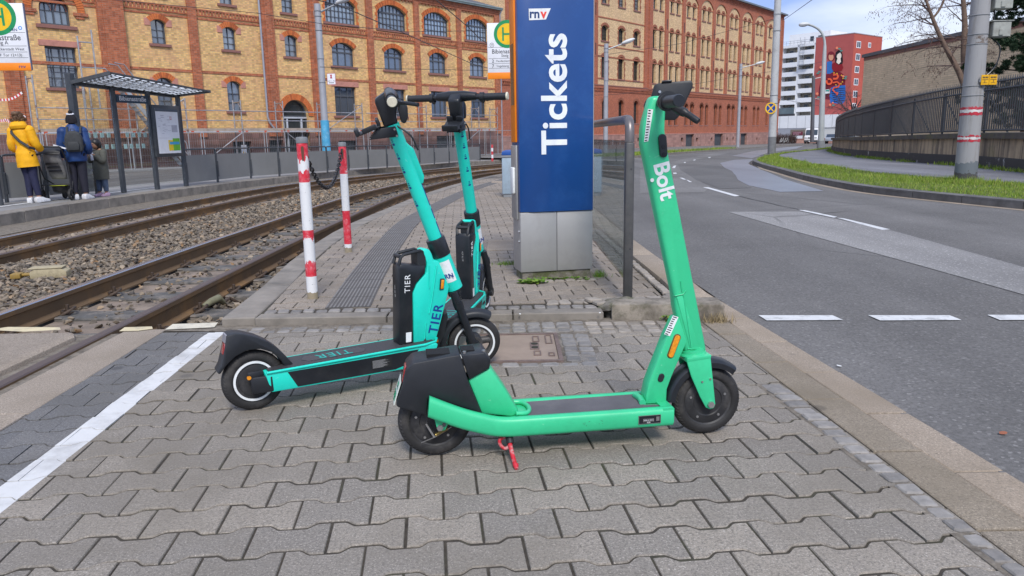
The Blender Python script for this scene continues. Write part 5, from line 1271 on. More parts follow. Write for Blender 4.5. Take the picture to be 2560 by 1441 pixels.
pst(.04,.5,1.145,1.15,pg,'timetable'); pst(.62,.70,1.56,1.63,pr,'timetable'); pst(.64,.69,1.57,1.62,WSIGN,'timetable',.001); pst(.66,.92,1.28,1.44,pg,'timetable')
# small marker post far down the tracks
p=G(1231,404); mpst=thing('marker_post','thin red and white marker post at the far end of the grey railing','post',p)
for k in range(5):
    mb=MB(); mb.cyl((0,0,k*.165),(0,0,(k+1)*.165),.055,seg=12); mb.build('band',WSIGN if k%2 else REDP,mpst)
# ================================================================ PEOPLE
def skin(name,nodes,edges,mat,parent,root=0,sub=2,smooth=True,disp=None):
    """continuous body surface grown from a skeleton; nodes: (pos, rx, ry)"""
    me=bpy.data.meshes.new(name); me.from_pydata([n[0] for n in nodes],edges,[]); o=bpy.data.objects.new(name,me); COL.objects.link(o)
    m=o.modifiers.new('s','SKIN'); m.use_smooth_shade=True
    for i,n in enumerate(nodes):
        d=me.skin_vertices[0].data[i]; d.radius=(n[1],n[2] if len(n)>2 else n[1]); d.use_root=(i==root)
    if sub: s=o.modifiers.new('u','SUBSURF'); s.levels=sub; s.render_levels=sub
    dg=bpy.context.evaluated_depsgraph_get(); me2=bpy.data.meshes.new_from_object(o.evaluated_get(dg)); bpy.data.objects.remove(o); bpy.data.meshes.remove(me)
    me2.name=name; me2.materials.clear(); me2.materials.append(mat); me2.shade_smooth()
    o=bpy.data.objects.new(name,me2); COL.objects.link(o); o.parent=parent; return o
def loft(name,secs,mat,parent,n=24,wr=.0,seed=0,cap=True,freq=9):
    """garment shell from elliptical sections (cx,cy,z,rx,ry); wr = fold depth"""
    mb=MB(); rr=random.Random(seed); ph=[rr.uniform(0,6) for _ in range(6)]; rings=[]
    ss=[]
    for i in range(len(secs)-1):
        for k in range(4):
            t=k/4; ss.append([secs[i][j]*(1-t)+secs[i+1][j]*t for j in range(5)])
    ss.append(list(secs[-1]))
    for cx,cy,z,rx,ry in ss:
        row=[]
        for k in range(n):
            a=2*PI*k/n; w=1+wr*(math.sin(3*a+ph[0]+z*7)+.6*math.sin(z*freq*6+ph[1]+math.sin(a*2)))
            row.append((cx+rx*math.cos(a)*w,cy+ry*math.sin(a)*w,z))
        rings.append(mb.vs(row))
    for i in range(len(rings)-1):
        for k in range(n): mb.face((rings[i][k],rings[i][(k+1)%n],rings[i+1][(k+1)%n],rings[i+1][k]))
    if cap: mb.face(rings[0][::-1]); mb.face(rings[-1])
    return mb.build(name,mat,parent,smooth=80)
SKIN_A=pm('skin_light',(.42,.24,.17),.55,var=.08,vs=20); SKIN_B=pm('skin_brown',(.30,.155,.09),.55,var=.08,vs=20)
YEL=pm('yellow_parka',hexc('#e8a800'),.7,var=.14,vs=7,bump=.35,bs=22,bd=.02); NAVYC=pm('navy_jacket',hexc('#163a70'),.55,var=.2,vs=6,bump=.2,bs=30,bd=.02); DJ=pm('dark_jeans',(.014,.016,.05),.8,var=.25,vs=12,bump=.2,bs=60); BJ=pm('black_trousers',(.012,.012,.024),.8,var=.25,vs=12); KJ=pm('blue_jeans',(.07,.10,.16),.85,var=.3,vs=14); OLV=pm('olive_coat',(.085,.085,.068),.75,var=.2,vs=8,bump=.2,bs=40,bd=.015)
HAIRB=pm('brown_hair',(.13,.07,.035),.6,var=.5,vs=40,bump=.6,bs=90,bd=.01); HAIRK=pm('black_hair',(.012,.010,.010),.45,var=.4,vs=50); FUR=pm('hood_fur',(.16,.10,.055),.95,var=.5,vs=60,bump=1,bs=120,bd=.02); SHOE=pm('white_shoe',(.66,.66,.67),.6,var=.1,vs=30,dirt=((.25,.27,.33),.7,25)); BPK=pm('backpack_black',(.03,.033,.036),.7,var=.25,vs=14); PINK=pm('pink_shoe',(.55,.36,.48),.6,var=.1,vs=20)
def person(label,loc,rz,h,legs,arms,head,skinm,torso=(.50,.88)):
    """one continuous body: pelvis, spine, neck, head, arms with hands, legs with feet (unit height 1, x forward)"""
    r=thing('person',label,'person',loc,rz); V=[]; E=[]
    def add(p,rx,ry=None,par=None):
        V.append((tuple(c*h for c in p),rx*h,(ry or rx)*h)); i=len(V)-1
        if par is not None: E.append((par,i))
        return i
    pel=add((0,0,.52),.085,.075); sp1=add((0,0,.64),.075,.065,pel); ch=add((0,0,.76),.095,.07,sp1); nk=add((.0,0,.845),.032,.032,ch); nk2=add((.008,0,.875),.03,.03,nk)
    hd=add(head[0],.052,.06,nk2); hd2=add(head[1],.05,.058,hd)
    for s_,L_ in ((1,legs[0]),(-1,legs[1])):
        hp=add((L_[0][0],L_[0][1],L_[0][2]),.06,.062,pel); kn=add(L_[1],.038,.04,hp); cf=add(((L_[1][0]+L_[2][0])/2-.006,(L_[1][1]+L_[2][1])/2,(L_[1][2]+L_[2][2])/2+.03),.034,.036,kn); an=add(L_[2],.022,.024,cf); add(L_[3],.02,.014,an)
    for A in arms:
        s0=add(A[0],.034,.034,ch); el=add(A[1],.03,.03,s0); wr=add(A[2],.02,.02,el); pa=add(A[3],.024,.013,wr)
        d=(Vector(A[3])-Vector(A[2])).normalized(); sd=d.cross(Vector((0,0,1))).normalized(); dn=sd.cross(d)
        for f in range(4):
            b=Vector(A[3])+sd*(f-1.5)*.0095; k=add(b+d*.018,.0062,.0062,pa); add(b+d*(.034+.004*(f in (1,2)))-dn*.008,.005,.005,k)
        tb=add(Vector(A[2])+d*.012+sd*.018,.007,.007,wr); add(Vector(A[2])+d*.034+sd*.024,.006,.006,tb)
    body=skin('body',V,E,skinm,r,sub=2); return r,V,h
def shoes(r,h,pts,mat,L=.155):
    for (x,y,a) in pts:
        mb=MB(); M=Matrix.Translation((x*h,y*h,0))@Matrix.Rotation(a,4,'Z')
        mb.prism([(-.045,.0),(.105,.0),(.112,.012),(.105,.028),(.06,.042),(.03,.060),(-.02,.066),(-.045,.060),(-.052,.03)],-.027,.027,lambda p,q,z:M@Vector((p*h,z*h,q*h))); mb.build('shoe',mat,r,bevel=.012,bseg=2)
def trousers(r,h,legs,mat,k=1.16,hem=.035):
    V=[];E=[]
    def add(p,rx,par=None):
        V.append((tuple(c*h for c in p),rx*h)); i=len(V)-1
        if par is not None: E.append((par,i))
        return i
    pel=add((0,0,.515),.062*k)
    for L_ in legs:
        hp=add(L_[0],.054*k,pel); kn=add(L_[1],.044*k,hp); m=add(((L_[1][0]+L_[2][0])/2,(L_[1][1]+L_[2][1])/2,(L_[1][2]+L_[2][2])/2+.02),.039*k,kn); an=add((L_[2][0],L_[2][1],L_[2][2]+hem),.031*k,m); add((L_[2][0],L_[2][1],L_[2][2]+hem-.012),.031*k,an)
    return skin('trousers',V,E,mat,r,sub=2)
def sleeve(r,h,A,mat,k=1.0,name='sleeve'):
    k*=.80
    P=lerp_path([Vector(A[0])*h,Vector(A[1])*h,(Vector(A[1])*.25+Vector(A[2])*.75)*h,Vector(A[2])*h],5); n=len(P); mb=MB()
    mb.tube(P,[h*k*(.062-.022*i/n+.0025*math.sin(i*2.3)) for i in range(n)],16); mb.sphere(P[0],.066*h*k,14,8); return mb.build(name,mat,r,smooth=80)
# woman in a yellow parka, back to us, turned slightly right
cam_dir=lambda p: math.atan2(-p.y,-p.x)
p=G(92,507); hA=1.63
legs=[((.0,.052,.50),(.005,.030,.29),(-.015,.045,.055),(.05,.048,.022)),((.0,-.052,.50),(-.01,-.030,.29),(-.02,-.05,.055),(.045,-.062,.022))]
arms=[((.0,.088,.795),(-.02,.115,.64),(.08,.10,.57),(.11,.085,.565)),((0,-.088,.795),(.01,-.125,.64),(.09,-.12,.58),(.125,-.10,.575))]
rA,_,_=person('person in a bright yellow parka and dark jeans, facing away beside the stroller',(p.x,p.y,0),cam_dir(p)+R(180-28),hA,legs,arms,[((.012,0,.915)),((.014,0,.945))],SKIN_A)
trousers(rA,hA,legs,DJ,1.05); shoes(rA,hA,[(-.015,.045,R(5)),(-.02,-.05,R(-28))],SHOE)
loft('parka',[(0,0,.655,0.170,0.180),(0,0,.76,0.170,0.172),(0,0,.90,0.156,0.160),(0,0,1.00,0.124,0.132),(0,0,1.03,0.118,0.126),(0,0,1.08,0.127,0.138),(0,0,1.20,0.133,0.152),(0,0,1.30,0.120,0.152),(0,0,1.36,0.097,0.124),(0.005,0,1.40,0.074,0.080)],YEL,rA,wr=.018,seed=3)
for A in arms: sleeve(rA,hA,A,YEL,1.05)
loft('hood',[(-.03,0,1.335,.105,.15),(-.045,0,1.39,.115,.15),(-.03,0,1.45,.095,.12),(-.0,0,1.475,.07,.095)],YEL,rA,wr=.02,seed=5)
mb=MB(); rr=random.Random(8)
for k in range(150):
    a=rr.uniform(0,2*PI); q=Vector((-.01+math.cos(a)*.085,math.sin(a)*.115,1.475+rr.uniform(-.02,.03))); mb.tube([q,q+Vector((math.cos(a)*rr.uniform(.005,.03),math.sin(a)*rr.uniform(.01,.04),rr.uniform(-.01,.04)))],[.009,.002],4)
mb.build('hood_fur',FUR,rA)
mb=MB(); mb.sphere((.012,0,1.535),.088,18,12,sc=(1.02,.92,1.08)); mb.sphere((-.04,.01,1.60),.055,12,8,sc=(1,1.2,.8))
for k in range(170):
    a=rr.uniform(0,2*PI); e_=rr.uniform(-.3,1.3); q=Vector((.012+math.cos(a)*math.cos(e_)*.086,math.sin(a)*math.cos(e_)*.08,1.535+math.sin(e_)*.092)); d=(q-Vector((.012,0,1.52))).normalized(); mb.tube([q-d*.01,q+d*.02+Vector((rr.uniform(-.02,.02),rr.uniform(-.02,.02),rr.uniform(-.02,.015)))],[.010,.003],4)
mb.build('hair',HAIRB,rA,smooth=60)
mb=MB(); mb.tube([(-.02,.14,1.36),(-.135,.09,1.26),(-.155,-.02,1.12),(-.13,-.15,1.0),(-.03,-.19,.96)],.011,6,sx=2.2); mb.build('bag_strap',BPK,rA)
rA.rotation_euler[1]=0
rA.matrix_basis=Matrix.Translation(rA.location)@Matrix.Rotation(R(-4),4,Vector((math.sin(cam_dir(rA.location)),-math.cos(cam_dir(rA.location)),0)).cross(Vector((0,0,1))))@Matrix.Rotation(rA.rotation_euler.z,4,'Z')
# woman in a navy jacket with a backpack and a bobble hat
p=G(203,499); hB=1.62
legs=[((.0,.058,.50),(.0,.050,.29),(-.01,.052,.055),(.05,.060,.022)),((0,-.058,.50),(.005,-.048,.29),(-.0,-.058,.055),(.055,-.075,.022))]
arms=[((.0,.10,.785),(.0,.135,.62),(.05,.13,.50),(.075,.125,.485)),((0,-.10,.785),(-.02,-.138,.62),(.06,-.13,.55),(.09,-.12,.545))]
rB,_,_=person('person in a navy jacket with a black backpack and dark knitted bobble hat, facing away',(p.x,p.y,0),cam_dir(p)+R(180-12),hB,legs,arms,[((.012,0,.915)),((.014,0,.945))],SKIN_B)
trousers(rB,hB,legs,BJ,1.22); shoes(rB,hB,[(-.01,.055,R(30)),(0,-.06,R(-25))],SHOE)
loft('jacket',[(0,0,.72,0.161,0.188),(0,0,.78,0.170,0.192),(0,0,.95,0.161,0.188),(0,0,1.10,0.152,0.180),(0,0,1.22,0.143,0.176),(0,0,1.30,0.120,0.160),(0,0,1.36,0.092,0.112),(0,0,1.41,0.069,0.068)],NAVYC,rB,wr=.022,seed=6,freq=13)
for A in arms: sleeve(rB,hB,A,NAVYC,1.18)
mb=MB(); mb.lathe([(.095,1.43),(.098,1.46),(.094,1.52),(.075,1.57),(.04,1.60),(.0005,1.61)],24,Matrix.Translation((.012,0,0))); mb.sphere((.01,0,1.635),.038,14,8); hat=mb.build('bobble_hat',pm('hat_black',(.012,.010,.014),.9,var=.3,vs=60,bump=.6,bs=120,bd=.01),rB,smooth=60)
mb=MB(); mb.tube([Vector((-.02+.046*math.cos(a),.046*math.sin(a)*1.2,1.598+.010*math.cos(a))) for a in [2*PI*k/20 for k in range(20)]],.013,8,closed=True); mb.build('hat_band',pm('hat_white',(.7,.7,.74),.9,var=.1,vs=60),hat,smooth=60)
mb=MB(); mb.sphere((.012,0,1.47),.085,16,10,sc=(.95,.85,1)); mb.build('hair',HAIRK,rB,smooth=60)
bp=thing('backpack','black backpack worn over the navy jacket','backpack',(p.x,p.y,0),cam_dir(p)+R(180-12))
mb=MB(); mb.prism([(-.13,.90),(.13,.90),(.15,.97),(.15,1.14),(.12,1.24),(.05,1.285),(-.05,1.285),(-.12,1.24),(-.15,1.14),(-.15,.97)],.0,.11,lambda a,b,h:Vector((-.165-h,a-.05,b))); mb.build('main_bag',BPK,bp,bevel=.03,bseg=3)
mb=MB(); mb.prism([(-.09,.93),(.09,.93),(.10,1.03),(.08,1.09),(-.08,1.09),(-.10,1.03)],.0,.04,lambda a,b,h:Vector((-.272-h,a-.05,b))); mb.build('front_pocket',BPK,bp,bevel=.015)
mb=MB(); mb.tube([(-.24,-.085,1.28),(-.24,-.08,1.32),(-.24,-.02,1.32),(-.24,-.015,1.28)],.008,6); 
for y in (-.16,.06): mb.tube([(-.17,y,1.24),(-.12,y*1.02,1.345),(-.02,y*1.05,1.375)],.010,6,sx=2.0); mb.tube([(-.17,y,.95),(-.14,y+(.06 if y>0 else -.05),1.02),(-.05,y+(.12 if y>0 else -.06),1.12)],.008,6)
mb.build('strap',BPK,bp,smooth=40)
# child in an olive coat, drinking from a bottle, facing left
p=G(260,491); hC=1.17
legs=[((0,.05,.46),(.0,.055,.25),(-.01,.06,.06),(.05,.06,.025)),((0,-.05,.46),(.01,-.05,.25),(.02,-.06,.06),(.08,-.06,.025))]
arms=[((.0,.09,.74),(.05,.13,.60),(.12,.04,.70),(.135,.02,.715)),((0,-.09,.74),(.05,-.14,.62),(.13,-.05,.66),(.145,-.02,.68))]
cz=cam_dir(p)+R(-48)
rC,_,_=person('child in a long olive coat and jeans, drinking from a small bottle',(p.x,p.y,0),cz,hC,legs,arms,[((.045,0,.875)),((.055,0,.915))],SKIN_B)
trousers(rC,hC,legs,KJ,1.25); shoes(rC,hC,[(-.01,.06,0),(.02,-.06,0)],PINK)
loft('coat',[(0,0,.34,.125,.15),(0,0,.45,.13,.155),(0,0,.60,.13,.15),(0,0,.75,.12,.145),(0,0,.86,.10,.13),(0,0,.92,.07,.09)],OLV,rC,wr=.02,seed=9)
for A in arms: sleeve(rC,hC,A,OLV,1.2)
loft('hood',[(-.05,0,.85,.07,.11),(-.06,0,.91,.085,.115),(-.03,0,.955,.07,.10)],OLV,rC,wr=.03,seed=12)
mb=MB(); mb.sphere((.045,0,1.055),.092,18,12,sc=(.98,.95,1.05)); mb.sphere((.01,0,1.02),.09,14,10,sc=(.8,1.0,1.15)); hr=mb.build('hair',HAIRK,rC,smooth=60)
mb=MB(); mb.sphere((.072,0,1.02),.078,18,12,sc=(.92,.82,1.08)); mb.sphere((.146,0,1.012),.014,8,6,sc=(1,.8,1)); fc=mb.build('face',SKIN_B,rC,smooth=60)
mb=MB()
for s_ in (-1,1): mb.sphere((.138,.030*s_,1.035),.009,8,6); 
mb.build('eye',INK,rC); mb=MB(); mb.sphere((.143,0,.982),.012,8,6,sc=(.5,1.4,.6)); mb.build('mouth',pm('lip',(.30,.08,.08),.5),rC,smooth=40)
mb=MB(); mb.prism([(-.03,-.015),(.02,-.02),(.045,-.015),(.045,.0),(.03,.012),(.022,.026),(.0,.03),(-.018,.022),(-.03,.008)],0,.004,lambda a,b,h:Vector((.05+a,-.148-h,.52+b))); mb.build('coat_badge',WSIGN,rC)
bt=thing('drink_bottle','small clear drink bottle held by the child in the olive coat','bottle',(p.x,p.y,0),cz)
mb=MB(); mb.lathe([(.0005,.72),(.026,.72),(.030,.73),(.030,.84),(.022,.875),(.012,.90),(.012,.915)],16,Matrix.Translation((.165,.0,0))); mb.build('bottle_body',pm('bottle_plastic',(.55,.58,.66),.15,var=.2,vs=30),bt,smooth=40); mb=MB(); mb.cyl((.165,0,.912),(.165,0,.935),.015,seg=12); mb.build('bottle_top',pm('bottle_pink',(.55,.05,.25),.4),bt)
# stroller
p=G(152,501); st_=thing('stroller','black and grey folding stroller between the yellow parka and the navy jacket','stroller',(p.x,p.y,0),cam_dir(p)+R(180-25))
STF=pm('stroller_frame',(.02,.02,.022),.45,var=.2,vs=20); GRYC=pm('stroller_grey',(.20,.195,.19),.85,var=.2,vs=20,bump=.3,bs=80)
for y in (-.26,.26):
    w=thing('wheel',None,None); w.parent=st_; M=Matrix.Translation((-.12,y,.115))@Matrix.Rotation(R(90),4,'X')
    mb=MB(); mb.lathe([(.075,-.018),(.105,-.02),(.115,0),(.105,.02),(.075,.018)],28,M); mb.build('tyre',RUB,w,smooth=40); mb=MB(); mb.lathe([(.076,-.008),(.076,.008)],28,M); mb.lathe([(.0005,.02),(.03,.02),(.03,-.02),(.0005,-.02)],14,M)
    for k in range(5): a=2*PI*k/5; mb.tube([M@Vector((0,0,0)),M@Vector((.078*math.cos(a),.078*math.sin(a),0))],.012,6)
    mb.build('rim',STF,w)
    w=thing('wheel',None,None); w.parent=st_; M=Matrix.Translation((.45,y*.45,.09))@Matrix.Rotation(R(90),4,'X'); mb=MB(); mb.lathe([(.0005,-.02),(.08,-.02),(.09,0),(.08,.02),(.0005,.02)],24,M); mb.build('tyre',RUB,w,smooth=40)
    mb=MB(); mb.tube([(-.12,y,.115),(.03,y,.42),(.45,y*.5,.16)],.013,8); mb.tube([(-.12,y,.115),(-.10,y,.40),(-.10,y,.68)],.013,8); mb.tube([(.03,y,.42),(-.10,y,.68),(-.30,y,.98)],.013,8); mb.build('frame_tube',STF,st_,smooth=40)
mb=MB(); mb.tube([(-.30,-.26,.98),(-.32,-.24,1.0),(-.33,0,1.005),(-.32,.24,1.0),(-.30,.26,.98)],.016,10); mb.build('push_bar',STF,st_,smooth=40); mb=MB(); mb.tube([(-.12,-.26,.30),(-.12,.26,.30)],.012,8); mb.build('crossbar',STF,st_)
loft('seat_shell',[(.08,0,.40,.06,.13),(.04,0,.48,.06,.155),(-.03,0,.62,.055,.165),(-.10,0,.74,.055,.165),(-.13,0,.84,.06,.16),(-.12,0,.90,.05,.14)],GRYC,st_,wr=.012,seed=2)
mb=MB()
for k,z in enumerate((.55,.62,.69)): mb.bar((-.055-.05*k,-.11,z),(-.055-.05*k,.11,z),.02,.035)
mb.build('mesh_vent',STF,st_); 
mb=MB(); mb.lathe([(.19,-.19),(.21,-.1),(.215,0),(.21,.1),(.19,.19)],14,Matrix.Translation((-.04,0,.80))@Matrix.Rotation(R(-90),4,'X'),ang=R(110),a0=R(-160)); mb.build('canopy',STF,st_,smooth=60)
loft('basket',[(.12,0,.13,.08,.10),(.10,0,.17,.16,.14),(.08,0,.26,.18,.15)],STF,st_,wr=.03,seed=4,cap=False)
mb=MB(); mb.box((-.06,-.14,.27),(.25,.14,.285)); mb.build('basket_trim',pm('lime_trim',(.38,.42,.03),.6),st_,bevel=.01)
mb=MB(); mb.box((-.28,-.02,1.01),(-.24,.20,1.03),M=Matrix.Rotation(R(0),4,'Y')@Matrix.Translation((0,0,0))); cu_=mb.build('snack_bag',WSIGN,None); cu_.location=st_.location; cu_.rotation_euler=(R(18),0,st_.rotation_euler.z); tag(cu_,'small white paper snack bag lying on the stroller push bar','paper bag')
# ================================================================ BUILDINGS
YB=brick('yellow_brick',(.72,.465,.165),(.61,.345,.14),(.46,.35,.22),.26,.082,.009,.22,blot=(.62,.33,.19))
RB=brick('red_brick',(.43,.125,.05),(.33,.09,.038),(.32,.19,.13),.26,.082,.009,.24)
YB2=brick('yellow_brick_mill',(.72,.50,.25),(.62,.40,.20),(.44,.34,.24),.26,.082,.010,.2,blot=(.52,.33,.21))
RB2=brick('red_brick_mill',(.42,.115,.05),(.35,.095,.045),(.30,.16,.11),.26,.082,.010,.2,blot=(.32,.105,.065))
SAND=pm('pink_sandstone',(.50,.225,.17),.8,var=.12,vs=3,bump=.2,bs=30,dirt=((.24,.11,.085),.6,4)); SAND2=pm('brown_sandstone',(.27,.125,.10),.85,var=.15,vs=3,dirt=((.11,.07,.06),.6,3))
PLB=brick('plinth_stone',(.23,.125,.105),(.19,.10,.088),(.15,.10,.085),.8,.30,.015,.2,blot=(.12,.08,.07)); PLM=brick('plinth_stone_mill',(.36,.20,.165),(.31,.17,.14),(.25,.16,.13),.8,.32,.015,.18)
FRM=pm('window_frame_grey',(.075,.082,.095),.5,var=.1,vs=6); FRD=pm('window_frame_dark',(.03,.036,.04),.6,var=.15,vs=6)
def pane_mat(name,c,ior=1.9,rough=.03,v=.45):
    t=NT(name); vv=t.coord(); n=t.math('ADD',t.math('MULTIPLY',t.noise(vv,.55,3,.5),.5),t.math('MULTIPLY',t.n('ShaderNodeObjectInfo').outputs['Random'],.5)); t.base(t.mix(sc(c,1-v),sc(c,1+v),t.ramp(n,[(.25,0.),(.75,1.)]))); t.set(Roughness=rough,IOR=ior); t.bump(t.noise(vv,1.3,2,.5),.10,.05); return t.m  # base tone varies per pane, standing in for blinds and uneven reflections
PANE=pane_mat('window_glass',(.12,.16,.22),2.3); PANED=pane_mat('window_glass_dark',(.03,.038,.042),1.6); PANEB=pane_mat('window_glass_painted_sky',(.22,.29,.37),2.3)  # paler blue bases paint the sky's reflection into the glass colour
GUT=pm('gutter_zinc',(.22,.27,.26),.5,.4,var=.15,vs=2); PIPE=pm('downpipe',(.36,.37,.42),.5,.3,var=.12,vs=2)
def op(u0,u1,z0,zs,zt=None,**k): return dict(u0=u0,u1=u1,z0=z0,zs=zs,zt=zs if zt is None else zt,**k)
def arc_pts(o,n=10,inset=0.0):
    """arch from right spring to left spring (circular segment through the crown)"""
    w=(o['u1']-o['u0'])/2-inset; h=o['zt']-o['zs']; uc=(o['u0']+o['u1'])/2
    if h<1e-3: return []
    h=max(h-inset*.6,.01); rr=(w*w+h*h)/(2*h); a=math.asin(min(1,w/rr)); a=a if h<=w else PI-a; cz=o['zs']+h-rr
    return [(uc+rr*math.sin(a-2*a*k/n),cz+rr*math.cos(a-2*a*k/n)) for k in range(n+1)]
def facade(mb,u0,u1,z0,z1,ops,dep=.25,m=0,mr=0,y=0.0):
    us=sorted({u0,u1}|{o['u0'] for o in ops}|{o['u1'] for o in ops}); us=[u for u in us if u0-1e-6<=u<=u1+1e-6]
    for a,b in zip(us,us[1:]):
        c=(a+b)/2; zz=z0
        for o in sorted([o for o in ops if o['u0']<c<o['u1']],key=lambda o:o['z0']):
            if o['z0']>zz: mb.poly([(a,y,zz),(b,y,zz),(b,y,o['z0']),(a,y,o['z0'])],m)
            zz=o['zt']
        if zz<z1: mb.poly([(a,y,zz),(b,y,zz),(b,y,z1),(a,y,z1)],m)
    for o in ops:
        A=arc_pts(o); n=len(A)
        if A:
            h=n//2
            mb.poly([(o['u1'],y,o['zt'])]+[(p[0],y,p[1]) for p in A[:h+1][::-1]],m)
            mb.poly([(o['u0'],y,o['zt'])]+[(p[0],y,p[1]) for p in A[h:][::-1]],m)
            ring=[(o['u0'],o['z0']),(o['u1'],o['z0'])]+A
        else: ring=[(o['u0'],o['z0']),(o['u1'],o['z0']),(o['u1'],o['zt']),(o['u0'],o['zt'])]
        for k in range(len(ring)):
            p,q=ring[k],ring[(k+1)%len(ring)]
            if (Vector(p)-Vector(q)).length<1e-5: continue
            mb.poly([(p[0],y,p[1]),(q[0],y,q[1]),(q[0],y+dep,q[1]),(p[0],y+dep,p[1])],mr)
def outline(o,inset=0.0):
    A=arc_pts(o,10,inset); i=inset
    if A: return [(o['u0']+i,o['z0']+i),(o['u1']-i,o['z0']+i)]+A
    return [(o['u0']+i,o['z0']+i),(o['u1']-i,o['z0']+i),(o['u1']-i,o['zt']-i),(o['u0']+i,o['zt']-i)]
WCACHE={}
def window(parent,o,nx,nz,dep=.22,fw=.06,bw=.03,fm=FRM,pmt=PANE,thick=None,trans=None,name='window',sill=None,key=None):
    """window frame as a part of the building, with its glass as a sub-part; meshes repeat for equal openings"""
    cu,cz=(o['u0']+o['u1'])/2,o['z0']; L=dict(o); 
    for k in ('u0','u1'): L[k]-=cu
    for k in ('z0','zs','zt'): L[k]-=cz
    if key and key in WCACHE:
        fo=WCACHE[key]; c=fo.copy(); COL.objects.link(c); c.parent=parent; c.location=(cu,0,cz)
        for ch in fo.children: d=ch.copy(); COL.objects.link(d); d.parent=c
        return c
    mb=MB(); A=outline(L); B=outline(L,fw); n=len(A)
    for k in range(n):
        j=(k+1)%n; P=[A[k],A[j],B[j],B[k]]
        a=mb.vs([(p[0],dep-.05,p[1]) for p in P]); b=mb.vs([(p[0],dep+.04,p[1]) for p in P]); mb.face(a); mb.face((a[3],a[2],b[2],b[3])); mb.face((a[0],b[0],b[1],a[1]))
    def top(u):
        A_=arc_pts(L,20,fw*.5)
        if not A_: return L['zt']-fw*.5
        best=L['zs']
        for p,q in zip(A_,A_[1:]):
            if min(p[0],q[0])-1e-6<=u<=max(p[0],q[0])+1e-6: t=(u-p[0])/(q[0]-p[0]) if abs(q[0]-p[0])>1e-9 else 0; best=max(best,p[1]+t*(q[1]-p[1]))
        return best
    w=L['u1']-L['u0']
    for i in range(1,nx):
        u=L['u0']+w*i/nx; b_=bw*(2.0 if thick and i in thick else 1); mb.box((u-b_/2,dep-.035,0),(u+b_/2,dep+.03,top(u)))
    for j in range(1,nz+1):
        z=L['zs']*j/nz
        if j==nz and L['zt']-L['zs']<.25 and not trans: continue
        if z>=L['zt']-.02: continue
        mb.box((L['u0']+fw*.5,dep-.030,z-bw/2),(L['u1']-fw*.5,dep+.025,z+bw/2))
    if trans: mb.box((L['u0']+.02,dep-.04,trans-cz-.04),(L['u1']-.02,dep+.03,trans-cz+.04))
    f=mb.build(name,fm,parent,loc=(cu,0,cz))
    mb=MB(); mb.poly([(p[0],dep+.015,p[1]) for p in outline(L,fw*.4)]); mb.build('pane',pmt,f)
    if sill:
        mb=MB(); mb.box((L['u0']-sill[0],-.09,-sill[1]),(L['u1']+sill[0],dep,-.002)); mb.build('sill',sill[2],f,bevel=.01,bseg=1)
    if key: WCACHE[key]=f
    return f
def brick_arch(parent_win,o,th,proud=.035,m=(None,),legs=None):
    """fan of upright bricks over an arched opening"""
    cu,cz=(o['u0']+o['u1'])/2,o['z0']; L=dict(o)
    for k in ('u0','u1'): L[k]-=cu
    for k in ('z0','zs','zt'): L[k]-=cz
    w=(L['u1']-L['u0'])/2; h=L['zt']-L['zs']; rr=(w*w+h*h)/(2*h); a=math.asin(min(1,w/rr)); a=a if h<=w else PI-a; cz_=L['zt']-rr; n=max(6,int(2*a*rr/.085)); mb=MB(); rd_=random.Random(n)
    for k in range(n):
        a0=-a+2*a*(k+.07)/n; a1=-a+2*a*(k+.93)/n; q=th*rd_.uniform(.97,1.03)
        mb.prism([(rr*math.sin(a0),cz_+rr*math.cos(a0)),(rr*math.sin(a1),cz_+rr*math.cos(a1)),((rr+q)*math.sin(a1),cz_+(rr+q)*math.cos(a1)),((rr+q)*math.sin(a0),cz_+(rr+q)*math.cos(a0))],.002,proud,lambda p,q_,hh:Vector((p,-hh,q_)),rd_.choice((0,0,1)))
    # dark bed behind the bricks
    P=[(rr*math.sin(-a+2*a*k/n),cz_+rr*math.cos(-a+2*a*k/n)) for k in range(n+1)]; Q=[((rr+th)*math.sin(-a+2*a*k/n),cz_+(rr+th)*math.cos(-a+2*a*k/n)) for k in range(n+1)]
    mb.prism(P+Q[::-1],.001,proud*.6,lambda p,q_,hh:Vector((p,-hh,q_)),2)
    return mb.build('brick_arch',[ARCH1,ARCH2,ARCHM],parent_win)
ARCH1=pm('arch_brick',(.56,.15,.04),.85,var=.2,vs=9); ARCH2=pm('arch_brick_dark',(.40,.10,.03),.85,var=.2,vs=9); ARCHM=pm('arch_mortar',(.16,.10,.07),.9)
# ---------------------------------------------------------------- yellow brick factory on the left
lb=thing('brick_factory','yellow brick factory with red brick piers and arched windows, behind the scaffold on the left','factory building',(WP.x,WP.y,0),R(50.7))
LO=[]; 
def add(kind,*a,**k): o=op(*a,**k); o['kind']=kind; LO.append(o); return o
add('bigarch',-10.44,-9.20,6.15,6.75,7.40); add('rect2',-10.42,-9.15,3.50,5.25)
for a,b in ((-5.66,-4.92),(-1.95,-1.20)): add('small',a,b,5.72,6.70,6.86); add('small',a-.02,b+.02,2.62,3.98,4.16); add('small',a,b,7.97,8.95,9.10)
add('small',1.75,2.58,5.63,6.62,6.79); add('small',1.72,2.50,7.95,8.95,9.10); add('door',1.27,2.98,-.35,2.42,3.30)
for a,b,c,d,e,f in ((4.6,6.87,4.93,6.58,4.95,6.55),(8.55,10.95,8.95,10.55,8.97,10.6),(12.5,14.85,12.9,14.53,12.95,14.52),(16.55,18.9,16.9,18.5,16.95,18.54)):
    add('wide',a,b,7.75,8.80,9.25); add('mid',c,d,5.32,6.35,6.68); add('rect',e,f,2.46,4.15)
for a in (-16.5,-21.0): add('small',a,a+.8,5.7,6.7,6.86); add('small',a,a+.8,2.62,3.98,4.16)
ZT=10.05
